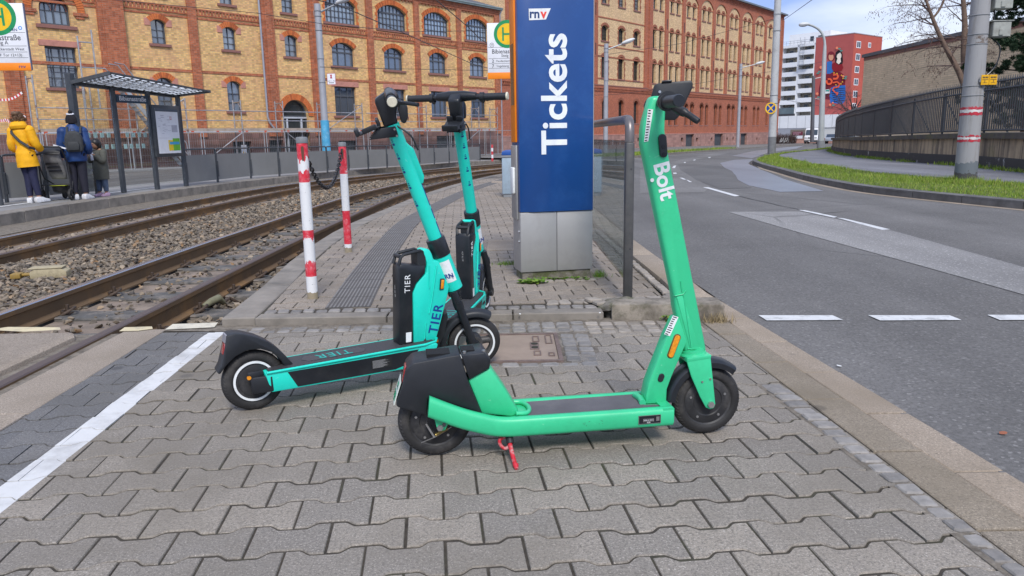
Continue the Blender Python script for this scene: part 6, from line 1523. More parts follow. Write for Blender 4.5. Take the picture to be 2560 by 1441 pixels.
mb=MB(); facade(mb,-26,20.1,1.50,ZT,[o for o in LO],.26,0,0); 
mb.poly([(20.1,0,1.5),(20.1,12,1.5),(20.1,12,ZT),(20.1,0,ZT)]); mb.poly([(-26,0,1.5),(-26,12,1.5),(-26,12,ZT),(-26,0,ZT)]); mb.build('wall',YB,lb,fix=False)
PO=[op(1.27,2.98,-.35,1.5),op(-1.95,-.85,-.4,1.05),op(.25,1.15,.35,1.1),op(9.2,10.5,.3,1.0),op(13.3,15.2,-.4,1.2),op(5.0,6.4,.3,1.0)]
mb=MB(); facade(mb,-26,20.1,-.9,1.48,PO,.3,0,0,y=-.05); mb.poly([(-26,-.05,1.48),(20.1,-.05,1.48),(20.1,.0,1.50),(-26,.0,1.50)]); mb.poly([(20.1,-.05,-.9),(20.1,12,-.9),(20.1,12,1.48),(20.1,-.05,1.48)]); mb.build('plinth',PLB,lb,fix=False)
mb=MB()
for o in PO[1:]: mb.poly([(o['u0'],.2,o['z0']),(o['u1'],.2,o['z0']),(o['u1'],.2,o['zt']),(o['u0'],.2,o['zt'])])
split_build(mb,'basement_door',pm('door_slate',(.05,.06,.07),.6,var=.2,vs=2),lb)
for a,b,dp in ((-12.12,-11.4,.13),(-8.1,-6.95,.14),(-3.8,-3.35,.12),(.29,1.08,.12),(3.38,4.12,.13),(7.59,8.07,.12),(11.57,12.0,.12),(15.58,16.0,.12),(19.56,20.12,.12),(-17.8,-17.2,.12),(-22.5,-21.9,.12)):
    mb=MB(); mb.box((a,-dp,1.30),(b,.01,ZT-.35))
    if b-a>.7: mb.box((a+.22,-dp-.06,1.30),(b-.18 if b-a<1 else b,-dp+.01,ZT-.36))
    mb.build('pilaster',RB,lb,fix=False)
piers=[-26,-22.2,-17.5,-11.76,-7.5,-3.57,.68,3.75,7.83,11.78,15.79,19.84]
mb=MB()
for z0_,z1_,pr_ in ((7.06,7.16,.03),(4.47,4.60,.03),(7.235,7.30,.05),(7.50,7.57,.06)):
    mb.box((-26,-pr_,z0_),(20.1,.005,z1_))
u=-26
while u<20: mb.box((u,-.055,7.30),(u+.09,.005,7.50)); u+=.185
mb.build('string_course',RB,lb,fix=False)
mb=MB(); u=-26; mb.box((-26,-.10,9.66),(20.12,.005,9.78)); mb.box((-26,-.13,9.78),(20.12,.005,9.92)); mb.box((-26,-.17,9.92),(20.14,.005,10.05))
while u<20: mb.box((u,-.07,9.58),(u+.14,.005,9.66)); u+=.30
mb.build('cornice',RB,lb,fix=False)
mb=MB(); mb.box((-26,-.34,10.05),(20.25,-.02,10.20)); mb.tube([(-26,-.30,10.17),(20.25,-.30,10.17)],.075,8); mb.build('gutter',GUT,lb)
mb=MB(); mb.poly([(-26,-.34,10.2),(20.2,-.34,10.2),(20.2,6,12.2),(-26,6,12.2)]); mb.poly([(-26,6,12.2),(20.2,6,12.2),(20.2,12.3,10.2),(-26,12.3,10.2)]); mb.build('roof',pm('roof_slate',(.10,.10,.11),.8,var=.2,vs=2),lb,fix=False)
for k,(u,zb_) in enumerate(((.20,1.9),(20.18,1.6))):
    mb=MB(); P=[(u,-.16,10.1),(u,-.16,2.35),(u+.08,-.18,2.05),(u+.42,-.20,1.60)] if k==0 else [(u,-.3,10.1),(u-.02,-.12,9.8),(u-.02,-.12,-.3)]; mb.tube(P,.055,10); mb.build('downpipe',PIPE,lb,smooth=40)
for o in LO:
    k=o['kind']; key=None
    S=(.16,.13,SAND2)
    if k=='small':
        f=window(lb,o,2,3,.20,.055,.028,sill=S,pmt=PANE); brick_arch(f,o,.25); L=[]; mb=MB(); cu=(o['u0']+o['u1'])/2
        for sd in (-1,1): w=(o['u1']-o['u0'])/2; h=o['zs']-o['z0']; a_,b_=sorted((sd*(w+.005),sd*(w+.30))); mb.box((a_,-.03,h-.16),(b_,.02,h+.17))
        mb.build('springer_stone',SAND,f,bevel=.01,bseg=1)
    elif k=='mid': f=window(lb,o,4 if 0 else 3,1,.20,.06,.05,sill=S,trans=6.12); brick_arch(f,o,.26)
    elif k=='wide': 
        f=window(lb,o,8,3,.20,.06,.028,sill=S,pmt=PANEB,thick=(2,4,6),trans=8.76); brick_arch(f,o,.28); mb=MB(); w=(o['u1']-o['u0'])/2
        for sd in (-1,1):
            for j in range(6): z=.03+j*.185; L_=.10 if j%2 else .18; a_,b_=sorted((sd*(w+.002),sd*(w+L_))); mb.box((a_,-.03,z),(b_,.01,z+.165))
        mb.build('jamb_bricks',ARCH1,f)
    elif k=='rect':
        f=window(lb,o,3,1,.20,.065,.05,sill=S,pmt=pane_mat('window_glass_low',(.07,.09,.12),1.9),trans=3.62); mb=MB(); w=(o['u1']-o['u0'])/2; h=o['zt']-o['z0']; mb.box((-w-.22,-.03,h+.002),(w+.22,.10,h+.30)); mb.build('lintel_stone',SAND,f,bevel=.01,bseg=1)
    elif k=='rect2':
        f=window(lb,o,4,4,.20,.07,.028,sill=S,thick=(2,)); mb=MB(); w=(o['u1']-o['u0'])/2; h=o['zt']-o['z0']; mb.box((-w-.22,-.03,h+.002),(w+.22,.10,h+.26)); mb.build('lintel_stone',SAND,f,bevel=.01,bseg=1)
    elif k=='bigarch':
        f=window(lb,o,4,1,.22,.08,.03,sill=(.2,.16,SAND2),thick=(2,),pmt=PANEB); o2=dict(o); o2['u0']-=.30; o2['u1']+=.30; o2['zt']+=.30; o2['z0']=o['z0']; brick_arch(f,o2,.30,.07)
        mb=MB(); w=(o['u1']-o['u0'])/2
        for sd in (-1,1): a_,b_=sorted((sd*(w+.12),sd*(w+.72))); mb.box((a_,-.08,o['zs']-o['z0']-.14),(b_,.01,o['zs']-o['z0'])); a_,b_=sorted((sd*(w+.22),sd*(w+.55))); mb.box((a_,-.05,o['zs']-o['z0']-.26),(b_,.01,o['zs']-o['z0']-.14))
        for sd in (-1,1): mb.tube([(sd*.31+.22*math.cos(R(a)),.17,.62+.36*math.sin(R(a))) for a in range(0,181,20)],.016,5)
        mb.build('impost',RB,f)
    else:
        f=window(lb,o,1,1,.24,.08,.04,trans=2.34,name='arched_door',fm=FRM,pmt=PANED); brick_arch(f,o,.34,.05); mb=MB()
        for a_ in (-.52,.44): mb.box((a_,.16,.2),(a_+.09,.26,2.62))
        mb.box((-.84,.14,2.62),(.84,.26,2.72)); mb.build('door_frame',pm('door_alu',(.50,.53,.58),.4,.2),f,bevel=.004)
for sgn,(u,z) in (('warning_sign',(-1.35,.62)),):
    mb=MB(); mb.box((u-.16,-.10,z-.25),(u+.16,-.085,z+.25)); w_=mb.build('warning_sign',WSIGN,lb); mb=MB(); mb.prism([(u-.11,z-.20),(u+.11,z-.20),(u,z-.01)],.1005,.103,XL); mb.build('warning_triangle',HYEL,w_)
# ---------------------------------------------------------------- scaffold in front of it
sc_=thing('scaffold','galvanised scaffold with guard rails, decks and a stair along the yellow brick factory','scaffold',(WP.x,WP.y,0),R(50.7))
ALU=pm('scaffold_steel',(.40,.41,.43),.45,.6,var=.2,vs=4,dirt=((.35,.12,.05),.5,5)); DECK=pm('scaffold_deck',(.36,.30,.25),.7,var=.2,vs=3,dirt=((.16,.10,.08),.6,4)); REDS=pm('scaffold_red',(.50,.09,.04),.6,var=.2,vs=5)
fr_u=[-11.5,-9.3,-7.4,-5.0,-2.05,.45,3.2,5.9,6.15,8.6,11.2,13.8,16.3,18.3]
for i,u in enumerate(fr_u):
    if i==8: continue
    mb=MB(); zt=3.15 if u>-8 else 3.9
    for y in (-.55,-1.25): mb.tube([(u,y,-.45),(u,y,zt)],.034,6)
    for z in (1.55,zt-.12): mb.tube([(u,-.55,z),(u,-1.25,z)],.028,6)
    mb.tube([(u,-.55,zt-.45),(u,-.80,zt-.12)],.016,5); mb.tube([(u,-1.25,zt-.45),(u,-1.0,zt-.12)],.016,5); mb.build('frame',ALU,sc_)
    mb=MB()
    for z in (1.62,2.12,2.62): mb.tube([(u,-1.25,z-.05),(u,-1.25,z+.05)],.034,6)
    mb.box((u-.06,-1.32,-.47),(u+.06,-1.18,-.43)); mb.build('coupler',REDS,sc_)
for a,b in zip(fr_u,fr_u[1:]):
    if b-a<.5: continue
    mb=MB(); mb.box((a+.03,-1.22,1.52),(b-.03,-.58,1.575)); mb.build('deck',DECK,sc_)
    mb=MB(); mb.box((a+.05,-1.27,1.585),(b-.05,-1.235,1.72)); mb.build('toe_board',DECK,sc_)
    mb=MB(); mb.box((a+.06,-1.285,1.50),(b-.06,-1.24,1.58)); mb.build('deck_edge',pm('deck_edge_alu',(.62,.62,.63),.35,.5),sc_)
    mb=MB()
    for u in (a+.15,(a+b)/2,b-.25): mb.box((u,-1.295,1.49),(u+.14,-1.235,1.60))
    mb.build('edge_tape',REDS,sc_)
    mb=MB()
    for z in (2.10,2.58): mb.tube([(a,-1.28,z),(b,-1.28,z)],.027,6)
    mb.build('guard_rail',ALU,sc_)
mb=MB()
for P in ([(3.25,-1.3,1.62),(5.85,-1.3,3.0)],[(13.9,-1.3,.2),(16.2,-1.3,1.5)],[(-4.9,-1.3,-.3),(-2.1,-1.3,1.5)],[(-7.3,-1.35,1.6),(-5.1,-1.35,3.1)],[(.6,-1.3,1.45),(3.0,-1.3,-.3)]): mb.tube(P,.024,6)
mb.build('brace',ALU,sc_)
# stair with handrail at the left
mb=MB()
for dy in (-1.55,-2.15): mb.bar((-8.3,dy,3.6),(-5.6,dy,-.1),.05,.16)
for k in range(18): t_=(k+.5)/18; mb.box((-8.3+2.7*t_-.10,-2.12,3.6-3.7*t_-.015),(-8.3+2.7*t_+.10,-1.58,3.6-3.7*t_+.015))
mb.build('stair',pm('stair_alu',(.50,.51,.52),.4,.6,var=.12,vs=5),sc_)
mb=MB()
for dy in (-1.55,-2.15): mb.tube([(-8.5,dy,4.5),(-8.1,dy,4.45),(-5.6,dy,1.0),(-5.5,dy,-.2)],.027,6); mb.tube([(-8.3,dy,4.05),(-5.6,dy,.5)],.027,6)
mb.tube([(-9.6,-1.4,5.6),(-9.6,-1.4,2.6)],.034,6); mb.tube([(-9.0,-1.4,5.9),(-9.0,-1.4,2.6)],.034,6); mb.tube([(-9.6,-1.4,5.35),(-9.0,-1.4,5.35)],.027,6); mb.tube([(-9.6,-1.4,4.3),(-8.6,-1.4,4.3),(-8.2,-1.4,3.9)],.027,6)
mb.build('stair_rail',ALU,sc_)
TAPER=pm('tape_red',(.60,.03,.04),.5); TAPEW=pm('tape_white',(.75,.74,.74),.5)
def tape(label,P,w=.09):
    t_=thing('barrier_tape',label,'hazard tape',(0,0,0)); 
    P=[Vector(p) for p in P]; n=14; mb=MB(); i=0
    for a,b in zip(P,P[1:]):
        for k in range(n):
            c,d=a.lerp(b,k/n),a.lerp(b,(k+1)/n); c.z-=.10*math.sin(PI*k/n); d.z-=.10*math.sin(PI*(k+1)/n); mb.bar(c,d,.006,w,i%2); i+=1
    mb.build('tape',[TAPER,TAPEW],t_); return t_
tape('red and white hazard tape strung high across the scaffold at the left edge',[AY(-40,272,31),AY(0,250,31),AY(55,232,31)]); tape('red and white hazard tape tangled behind the head in the yellow hood',[AY(-20,290,30),AY(15,300,30),AY(40,294,30),AY(62,290,30)],.11)
# mesh site fence: one panel per thing
fm_=pm('site_fence',(.42,.43,.44),.45,.6,var=.1,vs=8)
def site_fence(i,u0,u1,lab):
    f=thing('site_fence_panel',lab,'site fence',(WP.x+wd.x*u0+wn.x*2.6,WP.y+wd.y*u0+wn.y*2.6,-.25),R(50.7),group='mesh fence panels below the scaffold')
    L=u1-u0; mb=MB()
    for u in (.04,L-.04): mb.tube([(u,0,0),(u,0,1.75)],.021,6)
    mb.tube([(.04,0,1.75),(L-.04,0,1.75)],.019,6); mb.tube([(.04,0,.15),(L-.04,0,.15)],.019,6); mb.build('frame',fm_,f)
    mb=MB(); u=.14
    while u<L-.1: mb.box((u-.0022,-.002,.15),(u+.0022,.002,1.75)); u+=.11
    for z in (.45,.75,1.05,1.35): mb.box((.04,-.003,z),(L-.04,.003,z+.005))
    mb.build('mesh_infill',fm_,f)
    mb=MB(); mb.box((-.12,-.28,-.02),(.16,.28,.12)); mb.build('foot',GM['kerb_dark'],f,bevel=.02)
us=[-15.2,-11.8,-8.4,-5.0,-1.6,1.8,5.2,8.6,12.0,15.4,18.8]
labs=['mesh fence panel at the far left edge, behind the stop sign post','mesh fence panel behind the yellow parka','mesh fence panel seen between the navy jacket and the shelter','mesh fence panel seen through the shelter glass','mesh fence panel just right of the shelter, in front of the dark basement door','mesh fence panel in front of the arched doorway','mesh fence panel behind the tram lamp post with the blue wrap','mesh fence panel behind the leaning scooter stem','mesh fence panel between the two turquoise scooter stems','mesh fence panel behind the handlebar of the farthest scooter']
for i,(a,b) in enumerate(zip(us,us[1:])): site_fence(i,a,b-.06,labs[i])
# ---------------------------------------------------------------- long brick mill on the right
rbld=thing('brick_mill','long five-storey brick mill with rows of narrow paired arched windows, right of the ticket machine','factory building',(RP.x,RP.y,0),R(50.6))
RO=[]
for a,b in ((2.05,3.30),(5.47,6.65),(8.78,9.95)):
    for z0,zs,zt in ((7.15,9.25,9.52),(10.97,12.32,12.58),(14.76,16.2,16.5)): RO.append(('A',op(a,b,z0,zs,zt)))
    RO.append(('G',op(a+.05,b-.05,2.35,4.35,4.90)))
pil=[(.19,1.13),(11.06,12.64),(15.94,16.7),(20.34,21.15),(24.6,25.47),(29.06,29.87),(33.33,34.2),(37.76,38.68),(42.48,43.32),(47.22,47.96),(53.39,54.68)]
bays=list(zip([p[1] for p in pil[1:]],[p[0] for p in pil[2:]]))
for k,(a,b) in enumerate(bays):
    c=(a+b)/2; cs_=[c-.78,c+.78] if k<8 else [49.6]
    for u in cs_:
        for z0,zs,zt in ((7.05,9.18,9.56),(11.0,13.05,13.43),(15.4,16.65,17.02)): RO.append(('P' if k<8 else 'S',op(u-.385 if k<8 else u-.5,u+.385 if k<8 else u+.5,z0,zs,zt)))
        RO.append(('Q',op(u-.42,u+.42,2.18,4.25,4.86)))
UO=[o for t_,o in RO if o['z0']>6]; GO=[o for t_,o in RO if o['z0']<6]
mb=MB(); facade(mb,-22,54.7,6.2,18.95,UO,.35,0,0); mb.poly([(54.7,0,-1.6),(54.7,16,-1.6),(54.7,16,18.95),(54.7,0,18.95)],0); mb.build('wall',YB2,rbld,fix=False)
mb=MB(); facade(mb,-22,54.7,1.15,6.22,GO,.35,0,0,y=-.06); mb.poly([(-22,-.06,6.22),(54.7,-.06,6.22),(54.7,0,6.22),(-22,0,6.22)]); mb.build('ground_floor_wall',RB2,rbld,fix=False)
BO=[op(22.05,24.4,-1.5,1.0),op(30.72,33.45,-1.5,.98),op(39.7,42.0,-1.5,.96),op(9.7,10.25,.28,.72),op(20.7,21.33,.1,.58),op(25.0,25.68,.06,.54),op(29.55,30.1,.06,.5),op(34.7,35.2,.03,.45),op(45.7,46.2,-.1,.33),op(36.8,37.3,.03,.45)]
mb=MB(); facade(mb,-22,54.75,-1.8,1.13,BO,.35,0,0,y=-.12); mb.poly([(-22,-.12,1.13),(54.75,-.12,1.13),(54.75,-.05,1.15),(-22,-.05,1.15)]); mb.build('plinth',PLM,rbld,fix=False)
mb=MB(); mb.box((-22,-.15,1.09),(54.76,-.02,1.17)); mb.build('plinth_coping',SAND,rbld)
for i,o in enumerate(BO):
    mb=MB(); mb.poly([(o['u0'],.18,o['z0']),(o['u1'],.18,o['z0']),(o['u1'],.18,o['zt']),(o['u0'],.18,o['zt'])]); mb.build('basement_door' if i<3 else 'vent_opening',pm('door_slate2',(.055,.06,.066),.6,var=.2,vs=2) if i<3 else INK,rbld)
for k,(a,b) in enumerate([(-22,-20.5),(-14,-12.6),(-8,-6.6)]+pil):
    mb=MB(); mb.box((a,-.14,6.2),(b,.01,18.3)); 
    if b-a>1.2: mb.box((a+.78,-.26,6.2),(b,-.13,18.3))
    mb.build('pilaster',RB2,rbld,fix=False)
    mb=MB(); c=(a+b)/2
    if b-a<1:
        for z in (10.0,14.0): mb.box((c-.05,-.17,z-.6),(c+.05,-.135,z+.6))
        mb.build('wall_anchor',INK,rbld)
# arched heads of the bays and parapet
mb=MB(); y=-.14
for a,b in bays+[(1.13,11.06),(-6.6,.19),(-12.6,-8),(-20.5,-14)]:
    if b-a>7: mb.box((a,y,17.35),(b,.01,18.3)); continue
    o=op(a,b,16.2,17.05,18.0); A=arc_pts(o,14); P=[(b,18.3)]+A+[(a,18.3)]
    mb.prism([(b,17.05)]+[(b,18.3),(a,18.3),(a,17.05)]+A[::-1][1:-1],0,.14,XL)
mb.box((-22,-.15,18.3),(54.7,.01,18.95)); mb.box((-22,-.30,18.85),(54.9,.0,19.0))
u=-22
while u<54.5: mb.box((u,-.24,18.45),(u+.22,-.14,18.85)); u+=.48
mb.build('parapet',RB2,rbld,fix=False)
mb=MB(); mb.box((-22,-.62,19.0),(55.2,.2,19.22)); mb.build('gutter',pm('gutter_grey',(.17,.19,.20),.5,.3),rbld); mb=MB(); mb.poly([(-22,-.6,19.2),(55.2,-.6,19.2),(55.2,6,20.4),(-22,6,20.4)]); mb.poly([(-22,6,20.4),(55.2,6,20.4),(55.2,16,19.2),(-22,16,19.2)]); mb.build('roof',pm('roof_dark',(.035,.042,.045),.7),rbld,fix=False)
mb=MB(); mb.box((-22,-.20,6.02),(54.8,.0,6.30)); mb.box((-22,-.12,5.72),(54.8,-.05,5.80)); u=-22
while u<54.5: mb.box((u,-.17,5.80),(u+.14,-.05,6.02)); u+=.30
mb.build('cornice',RB2,rbld,fix=False); mb=MB(); mb.box((-22,-.24,6.30),(54.85,.0,6.40)); mb.build('ledge',SAND2,rbld)
mb=MB()
for z in (7.05,9.35,10.45,13.32): 
    for a,b in [(1.13,11.06),(-6.6,.19),(-12.6,-8)]: mb.box((a,-.05,z-.06),(b,.005,z+.06))
for z in (9.30,13.17,16.78):
    for a,b in bays: mb.box((a,-.045,z-.06),(b,.005,z+.06))
mb.build('string_course',RB2,rbld,fix=False)
HOOD=pm('hood_brick',(.28,.10,.055),.85,var=.15,vs=2)
for t_,o in RO:
    key=(t_,round(o['z0'],2)); new=key not in WCACHE
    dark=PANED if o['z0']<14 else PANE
    f=window(rbld,o,2 if t_!='S' else 2,{'A':4,'G':4,'P':4,'S':4,'Q':4}[t_],.30,.05,.03,fm=FRD,pmt=dark,sill=(.18,.14,SAND2),key=key)
    if new:
        w=(o['u1']-o['u0'])/2; h=o['zs']-o['z0']; ht=o['zt']-o['z0']; mb=MB(); L=dict(u0=-w,u1=w,z0=0,zs=h,zt=ht); A=arc_pts(L,10); th=.26
        O2=[(p[0]*(1+th/w*.8),p[1]+th*(.55+.45*max(0,(p[1]-h)/(ht-h)))) for p in A]
        mb.prism(A+O2[::-1],.002,.06,XL)
        if t_ in ('A',):
            for sd in (-1,1):
                for j in range(int(h/.32)): L_=.22 if j%2 else .12; a_,b_=sorted((sd*(w+.003),sd*(w+L_))); mb.box((a_,-.04,j*.32),(b_,.005,j*.32+.30))
        mb.build('hood',HOOD,f)
# ---------------------------------------------------------------- far apartment blocks
fx=Vector((.63,-.776)).normalized(); fy=Vector((-fx.y,fx.x)); FA=Vector((64.8,165.0)); frz=math.atan2(fx.y,fx.x)
def onface(px,py,off=0.0):
    d=ray(px,py); o=FA-fy*off; t_=((o-Vector((0,0))).dot(fy))/(Vector((d.x,d.y)).dot(fy)); p=CAM+d*t_; return ((Vector((p.x,p.y))-FA).dot(fx),p.z)
ZG=-1.3
ab=thing('apartment_block','white apartment block with stacked balconies, left of the red mural wall','apartment block',(FA.x,FA.y,0),frz)
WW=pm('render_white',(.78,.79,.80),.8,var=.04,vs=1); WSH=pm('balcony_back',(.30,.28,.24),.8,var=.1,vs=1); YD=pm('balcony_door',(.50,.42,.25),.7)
zz=[4.6+1.95*k for k in range(8)]
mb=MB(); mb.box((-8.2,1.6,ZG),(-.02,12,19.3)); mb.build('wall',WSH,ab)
mb=MB()
for x0,x1 in ((-8.2,-7.7),(-4.1,-3.7),(-.25,-.02)): mb.box((x0,-.0,4.4),(x1,1.6,19.4))
mb.box((-8.2,0,18.95),(-.02,1.6,19.45)); mb.build('fin_wall',WW,ab)
for c,(x0,x1) in enumerate(((-7.7,-4.1),(-3.7,-.25))):
    for k in range(7):
        z=5.0+1.98*k+(.35 if c else 0); mb=MB(); mb.box((x0,-.05,z),(x1,.10,z+.95)); mb.box((x0,.10,z),(x1,1.6,z+.15)); mb.build('balcony',WW,ab)
        mb=MB(); mb.box((x1-1.3,1.55,z+.15),(x1-.35,1.62,z+1.65)); mb.build('balcony_door',YD,ab); mb=MB(); mb.box((x0+.8,1.55,z+.6),(x0+1.7,1.62,z+1.55)); mb.build('window',PANED,ab)
mb=MB(); mb.box((-8.0,3,19.3),(1.5,10,22.0)); mb.build('penthouse',WW,ab)
mb=MB(); mb.box((-3.0,2.95,20.2),(-2.2,3.0,21.2)); mb.box((-1.2,2.95,20.4),(-.2,3.0,21.2)); mb.build('window',PANED,ab)
mb=MB()
for k in range(9): mb.tube([(-7.8+.9*k,.1,19.4),(-7.8+.9*k,.1,20.3)],.03,5)
for z in (19.9,20.3): mb.tube([(-7.9,.1,z),(-.4,.1,z)],.03,5)
for x in (-3.4,-2.4): mb.tube([(x,-.3,15.0),(x,-.3,20.8)],.04,5)
for k in range(9): mb.tube([(-3.4,-.3,15.2+.6*k),(-2.4,-.3,15.2+.6*k)],.03,5)
mb.box((-3.5,-.9,15.0),(-.9,-.05,15.1)); mb.build('roof_rail',GALV,ab)
mb=MB(); mb.box((-8.1,-.3,4.55),(-3.9,.9,5.0)); mb.build('canopy',pm('canopy_dark',(.03,.03,.035),.6),ab); mb=MB(); mb.box((-7.8,-.1,5.0),(-4.1,.0,6.3)); mb.build('glazing',pane_mat('stair_glass',(.10,.14,.15),1.7),ab)
rdb=thing('mural_block','red apartment block with a large painted mural of two women on its blank wall','apartment block',(FA.x,FA.y,0),frz)
REDW=pm('render_red',(.43,.095,.085),.85,var=.06,vs=1); REDW2=pm('render_red_side',(.45,.09,.06),.85,var=.06,vs=1)
mb=MB(); mb.box((0,0,ZG),(8.2,12,20.4)); mb.build('wall',REDW,rdb)
mb=MB(); mb.box((8.2,.0,ZG),(8.23,12.0,20.38)); mb.build('side_wall',REDW2,rdb)
mb=MB(); mb.box((-.05,-.05,20.4),(8.3,12.05,20.55)); mb.build('coping',pm('coping_grey',(.4,.33,.33),.6),rdb)
for k in range(7):
    z=19.0-2.45*k
    for y0,y1,h in ((1.1,2.9,1.35),(6.0,7.2,1.0)):
        mb=MB(); mb.box((8.2,y0,z-h),(8.26,y1,z)); f=mb.build('window',WW,rdb); mb=MB(); mb.box((8.255,y0+.2,z-h+.15),(8.275,(y0+y1)/2-.08,z-.15)); mb.box((8.255,(y0+y1)/2+.08,z-h+.15),(8.275,y1-.2,z-.15)); mb.build('pane',PANED,f)
mr=thing('mural',None,None); mr.parent=rdb
mz=lambda l:[onface(1900+x/4.003,60+y/4.003) for x,y in l]
dpt=[0]
def mp(name,col,pts,raw=False):
    dpt[0]+=1; d=.004*dpt[0]; P=pts if raw else mz(pts); mb=MB(); mb.prism(P,d-.004,d,XL); mb.build(name,pm('mural_'+name,hexc(col),.85,var=.05,vs=1) if ('m',name,col) not in WCACHE else WCACHE[('m',name,col)],mr)
def ell(cx,cy,rx,ry,n=20,a0=0,a1=360): return [(cx+rx*math.cos(R(a0+(a1-a0)*k/n)),cy+ry*math.sin(R(a0+(a1-a0)*k/n))) for k in range(n)]
mp('robe','#6e1a2e',[(640,500),(610,560),(590,640),(585,720),(600,750),(700,760),(700,620)])
mp('robe','#7a1428',[(655,510),(720,480),(800,480),(840,510),(855,560),(850,620),(760,640),(690,640),(660,600)])
mp('dress','#2f6fb5',[(670,380),(720,370),(735,480),(700,500),(668,500)])
mp('dress','#1c6cc0',[(712,640),(760,620),(855,615),(860,700),(852,770),(820,808),(760,795),(705,790),(697,720)])
for k in range(7): mp('fold','#0d2f66',[(712+k*4,655+k*20),(770,648+k*20),(850,640+k*20),(850,646+k*20),(770,656+k*20),(714+k*4,664+k*20)])
mp('hair','#7a1d2c',ell(714,325,38,50)); mp('face','#d99a7a',ell(712,332,25,36)); mp('hair','#7a1d2c',ell(712,296,28,16))
mp('hair','#17121a',[(752,330),(760,285),(785,263),(812,268),(826,300),(832,370),(825,405),(800,420),(770,400),(755,400)]); mp('face','#f2e4d2',ell(792,318,24,37)); mp('neck','#f2e4d2',[(778,345),(806,345),(812,380),(790,405),(765,385)])
mp('hair','#17121a',[(768,330),(772,290),(790,275),(812,285),(800,288),(778,305)])
mp('bodice','#8c1220',[(722,400),(752,385),(790,412),(822,400),(835,440),(820,470),(740,480),(722,450)])
def band_(name,col,C,w):
    for a,b in zip(C,C[1:]):
        d=(Vector(b)-Vector(a)); d=d.normalized() if d.length else Vector((1,0)); n=Vector((-d.y,d.x))*w/2; mp(name,col,[tuple(Vector(a)+n-d*2),tuple(Vector(b)+n+d*2),tuple(Vector(b)-n+d*2),tuple(Vector(a)-n-d*2)])
S=[(735,512),(770,505),(785,525),(770,550),(735,550)]; band_('snake','#f0603a',S,18)
S=ell(695,578,26,26,14,-120,230); band_('snake','#f0603a',S,18)
S=[(735,590),(775,580),(800,600),(790,630),(745,640),(730,660),(760,690),(785,690),(770,715)]; band_('snake','#f0603a',S,13)
for x,y in ((745,490),(775,497),(820,515),(835,545),(830,580),(765,610),(815,600)): mp('petal','#f2c230',[(x-8,y+6),(x+8,y+6),(x,y-9)])
for x,y,r_ in ((775,242,13),(615,437,14),(578,700,14),(708,810,12),(838,525,12),(735,790,8)): mp('blossom','#f28a66',ell(x,y,r_,r_,14))
for x,y in ((800,250),(820,270),(600,480),(585,495),(865,530),(860,548),(740,815),(590,735)): mp('leaf','#4f8f86',ell(x,y,15,8,12))
mp('van','#e9ecec',[(657,660),(700,655),(706,695),(657,700)]); mp('van','#2c9d8b',[(664,664),(698,660),(699,676),(662,678)])
pb=thing('podium_building','low white flat-roofed building with a dark red sign, at the foot of the apartment blocks','building',(FA.x,FA.y,0),frz)
mb=MB(); mb.box((-11,-2.2,ZG-.4),(16,6,4.4)); mb.build('wall',pm('podium_white',(.60,.60,.58),.8,var=.05,vs=.5),pb); mb=MB(); mb.box((-11.1,-2.35,1.9),(16.1,-2.15,4.5)); mb.build('fascia',WW,pb)
for x in range(-10,16,2):
    mb=MB(); mb.box((x-.02,-2.37,1.9),(x+.02,-2.34,4.45)); mb.build('panel_joint',GREY,pb)
x0,_=onface(1978,340,2.3); x1,_=onface(2008,340,2.3); mb=MB(); mb.box((-6.5,-2.30,ZG-.4),(-.6,-2.18,1.9)); mb.build('grey_bay',pm('podium_grey',(.33,.34,.38),.8),pb)
mb=MB(); mb.box((x0-.2,-2.35,ZG-.4),(x1+.9,-2.28,1.6)); mb.build('gateway',pm('gateway_brown',(.20,.17,.14),.8),pb); sx0,_=onface(1982,325,2.4); sx1,_=onface(2007,325,2.4)
mb=MB(); mb.box((sx0,-2.45,.35),(sx1,-2.36,1.15)); sg=mb.build('sign_board',pm('sign_maroon',(.16,.02,.04),.5),pb); mb=MB()
for z_,n_ in ((.90,9),(.62,7)):
    for k_ in range(n_): mb.box((sx0+.2+k_*.2,-2.457,z_-.07),(sx0+.2+k_*.2+.13,-2.45,z_+.07))
mb.build('sign_print',pm('sign_print',(.55,.40,.42),.6),sg)
mb=MB(); mb.box((sx0,-2.42,-.9),(sx1,-2.36,.30)); mb.build('notice_board',WW,pb)
# ---------------------------------------------------------------- windowless beige hall on the right
bh=thing('beige_hall','windowless beige brick hall with a grey roof edge, behind the iron fence on the right','building',(23.4,51.3,0),R(-90))
BEI=brick('beige_brick',(.72,.57,.37),(.66,.515,.33),(.50,.40,.27),.55,.115,.014,.10,blot=(.55,.43,.28))
mb=MB(); mb.box((0,0,-.6),(26,22,5.75)); mb.build('wall',BEI,bh,fix=True); mb=MB(); mb.box((-.12,-.14,5.752),(26,22,5.95)); mb.build('roof_edge',pm('roof_edge_grey',(.10,.115,.13),.6,var=.15,vs=2),bh); mb=MB(); mb.box((-.02,-.03,5.55),(26,-.002,5.74)); mb.build('roof_band',SAND2,bh)
